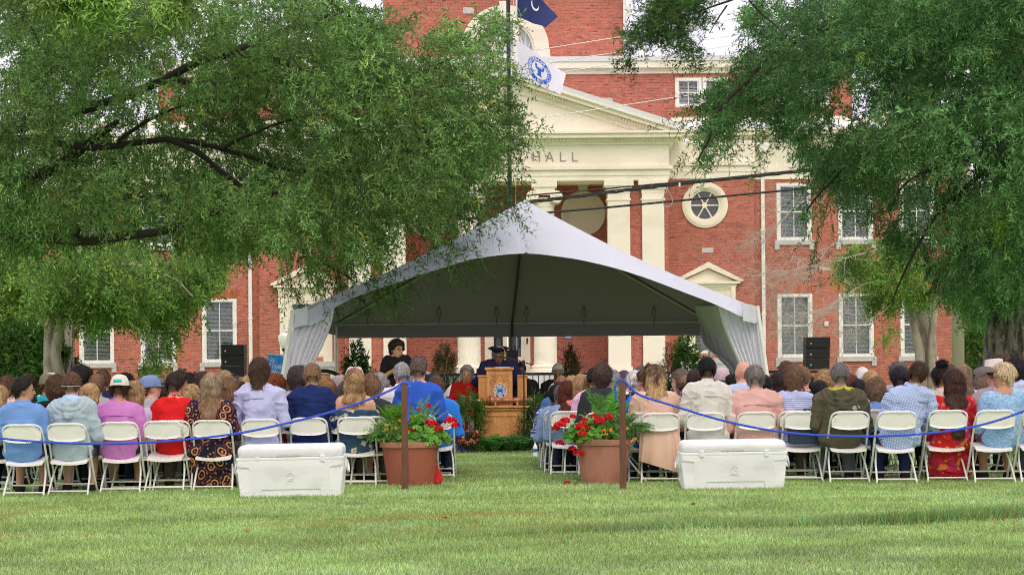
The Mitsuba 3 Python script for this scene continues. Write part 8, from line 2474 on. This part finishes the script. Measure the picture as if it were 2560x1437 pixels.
def tam(k, name, b, W):
    a = np.linspace(0, 2 * math.pi, 41)
    prof = [(0.092, 0.055), (0.097, 0.075), (0.150, 0.105), (0.152, 0.118), (0.10, 0.132), (0.0, 0.136)]
    v, f = grid(np.array([[(r * math.cos(t) * (1 + 0.05 * math.cos(8 * t) * (r > 0.12)), -0.006 + r * math.sin(t) * (1 + 0.05 * math.cos(8 * t) * (r > 0.12)), z) for t in a] for r, z in prof]))
    part(k, 'academic_tam', W((v * b.head @ b.R.T.astype(float) + b.H0, f)), 'm_cloth', 40, color=None) if False else part(k, 'academic_tam', W((v * b.head @ b.R.T.astype(float) + b.H0, f)), 'm_cloth', True, color=np.tile((0.010, 0.012, 0.03), (len(v), 1)))
    v, f = cat(tube(spline([(0.0, 0.0, 0.140), (-0.06, 0.08, 0.130), (-0.085, 0.125, 0.10), (-0.088, 0.13, 0.04)], 14), 0.005, 6), tube([(-0.088, 0.13, 0.045), (-0.089, 0.132, -0.01), (-0.09, 0.131, -0.04)], [0.009, 0.016, 0.014], 8))
    part(k, 'tassel', W((v * b.head @ b.R.T.astype(float) + b.H0, f)), 'm_cloth', True, color=np.tile((0.62, 0.42, 0.03), (len(v), 1)))


def doctoral(k, name, b, W):
    for s in (-1, 1):
        z = b.sh - 0.16
        v, f = rbox(s * 0.075 - 0.035, s * 0.075 + 0.035, 0.138, 0.152, z - 0.03, z + 0.03, 0.004)
        part(k, 'hood_panel', W((v, f)), 'm_orange_velvet', 30)


mat('m_orange_velvet', (0.55, 0.10, 0.03), 0.8)
person('speaker in a dark blue academic gown and tam with gold tassel at the lectern', x, SPY, b, skin='brown', hair=('bob', (0.30, 0.29, 0.28)), shirt=(0.012, 0.014, 0.05), shirt_name='gown', gown=True, sleeve=1.9, h=0.011, hh=0.010, face=math.pi, collar=False, trousers=None, wr=0.014, extras=(('tam', tam), GL, EYES, ('hood', doctoral)))


def stage_sitter(label, px, pyt, Y, face, skin, hair, shirt, **kw):
    x = at(px, pyt + 20, Y)[0]
    top = at(px, pyt, Y)[2] - gz(x)
    b = Body(top=top, w=kw.pop('w', 1.1), pitch=kw.pop('pitch', 8), yaw=kw.pop('yaw', 0), d=1.05, hip=0.50)
    k = person(label, x, Y, b, skin=skin, hair=hair, shirt=shirt, shirt_name='gown', gown=True, sleeve=1.8, collar=False, face=face, h=0.014, hh=0.012, wr=0.014, trousers=None, **kw)
    chair(x, Y, 'white folding chair under the ' + label.replace('seated ', '').split(',')[0], yaw=math.degrees(face))
    return k, x, top


kk, x, top = stage_sitter('seated grey haired person in a red robe, left of the lectern', 1168, 915, 30.6, math.pi * 0.97, 'tan', ('bob', (0.30, 0.29, 0.29)), (0.36, 0.012, 0.010), extras=(EYES,), shoes=(0.02, 0.02, 0.02))
for s in (-1, 1):
    part(kk, 'robe_panel', rbox(x + s * 0.075 - 0.042, x + s * 0.075 + 0.042, 30.6 - 0.172, 30.6 - 0.150, 0.62, top - 0.44, 0.006), 'm_grey_panel', 30)
    part(kk, 'robe_skirt_panel', rbox(x + s * 0.075 - 0.04, x + s * 0.075 + 0.04, 30.6 - 0.56, 30.6 - 0.535, 0.12, 0.55, 0.006), 'm_grey_panel', 30)
fo = thing('folder', 'dark folder with a pale edge in the lap of the person in the red robe', 'folder')
part(fo, 'cover', rotz(box(x - 0.13, x + 0.13, 30.20, 30.42, 0.64, 0.655), 0.05, (x, 30.3, 0)), 'm_black')
part(fo, 'pages', rotz(box(x - 0.125, x + 0.125, 30.205, 30.415, 0.656, 0.664), 0.05, (x, 30.3, 0)), 'm_white_print')
mat('m_grey_panel', (0.33, 0.36, 0.37), 0.8)
stage_sitter('seated person in a black robe just right of the lectern', 1300, 908, 31.2, math.pi * 1.0, 'dark', ('short', 'black'), (0.010, 0.010, 0.014), yaw=20, extras=(GL, EYES), shoes=(0.01, 0.01, 0.01))
stage_sitter('seated white haired person in a black robe right of the lectern', 1394, 911, 31.6, math.pi * 1.05, 'brown', ('short', (0.40, 0.39, 0.39)), (0.010, 0.010, 0.014), yaw=-10, pitch=22, extras=(EYES,), shoes=(0.01, 0.01, 0.01))
# ---------------------------------------------------------------- grass blades on the near lawn and in the aisle
rg = np.random.default_rng(99)


def blades(n, fx, y0, y1, hfn, wd=0.0042):
    y = rg.uniform(y1 ** -0.5, y0 ** -0.5, n) ** -2      # denser nearer the camera
    x = fx(y, rg.random(n))
    tall = hfn(x, y)
    h = tall * rg.uniform(0.55, 1.3, n)
    a = rg.uniform(0, 2 * math.pi, n)
    w = wd * rg.uniform(0.7, 1.4, n)
    bend = h * rg.uniform(0.1, 0.9, n)
    b = rg.uniform(0, 2 * math.pi, n)
    z = gz(x)
    V = np.stack([np.stack([x - w * np.cos(a), y - w * np.sin(a), z - 0.002], 1), np.stack([x + w * np.cos(a), y + w * np.sin(a), z - 0.002], 1), np.stack([x + bend * np.cos(b), y + bend * np.sin(b), z + h], 1)], 1)
    cl = np.stack([x * 0.55, y * 0.8, 0 * x], 1)
    dry = np.clip((meshkit.fbm(cl * 1.1 + 3, 4) - 0.46) * 7, 0, 1)
    dry *= np.exp(-((y - 16.6 - 0.16 * (x + 1.5)) / 1.5) ** 2) * 1.0 + 0.12
    isdry = rg.random(n) < dry * 0.8 + 0.05
    c = np.array([0.35, 0.50, 0.19])[None] * rg.uniform(0.55, 1.5, (n, 1)) * (0.55 + 0.9 * meshkit.fbm(cl * 2.5, 3))[:, None]
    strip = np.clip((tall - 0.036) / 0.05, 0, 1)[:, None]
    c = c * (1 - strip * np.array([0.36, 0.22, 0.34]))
    pale = rg.random(n) < 0.10 + 0.25 * (meshkit.noise(cl * 1.7 + 30) > 0.62)
    c = np.where(pale[:, None], c * [1.35, 1.2, 1.9], c)
    c = np.where(isdry[:, None], np.array([0.42, 0.38, 0.14])[None] * rg.uniform(0.7, 1.2, (n, 1)), c)
    return V.reshape(-1, 3), np.arange(3 * n).reshape(-1, 3), np.repeat(np.clip(c, 0.01, 1), 3, 0)


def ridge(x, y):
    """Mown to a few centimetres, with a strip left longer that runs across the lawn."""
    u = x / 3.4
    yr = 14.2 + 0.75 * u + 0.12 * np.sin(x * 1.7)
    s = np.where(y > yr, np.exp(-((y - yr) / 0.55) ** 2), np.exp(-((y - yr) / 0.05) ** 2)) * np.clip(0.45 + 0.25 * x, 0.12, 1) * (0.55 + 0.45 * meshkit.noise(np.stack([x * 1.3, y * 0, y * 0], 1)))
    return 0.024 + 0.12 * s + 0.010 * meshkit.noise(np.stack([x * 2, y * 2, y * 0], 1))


half = lambda y, u: (u * 2 - 1) * (y * 0.278 + 0.3)
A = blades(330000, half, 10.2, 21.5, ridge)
B = blades(60000, lambda y, u: -1.1 + 2.4 * u - 0.1, 21.5, 29.2, lambda x, y: 0.035 + 0 * x)
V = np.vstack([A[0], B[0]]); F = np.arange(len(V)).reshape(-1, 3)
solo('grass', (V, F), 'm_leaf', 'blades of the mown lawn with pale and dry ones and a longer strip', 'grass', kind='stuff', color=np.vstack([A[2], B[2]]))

for px, py, lb in ((1740, 1266, 'small dry brown leaf on the lawn below the right cooler'), (2088, 1226, 'small dry leaf on the lawn before the olive jacket man'), (1120, 1300, 'small dry brown leaf on the lawn below the left planter'), (610, 1335, 'small dry leaf on the lawn below the left cooler'), (2300, 1290, 'small dry brown leaf on the lawn below the red dress')):
    g = at_ground(px, py)
    m, c = leaf_mesh(np.array([g + [0, 0, 0.03]] * 2), rg.normal(size=(2, 3)) * [1, 1, 0.2], 0.07, 0.030, np.tile((0.30, 0.13, 0.045), (2, 1)), fold=0.35, r=rg)
    solo('dry_leaf', m, 'm_petal', lb, 'leaf', 'dry leaves on the lawn', color=c)
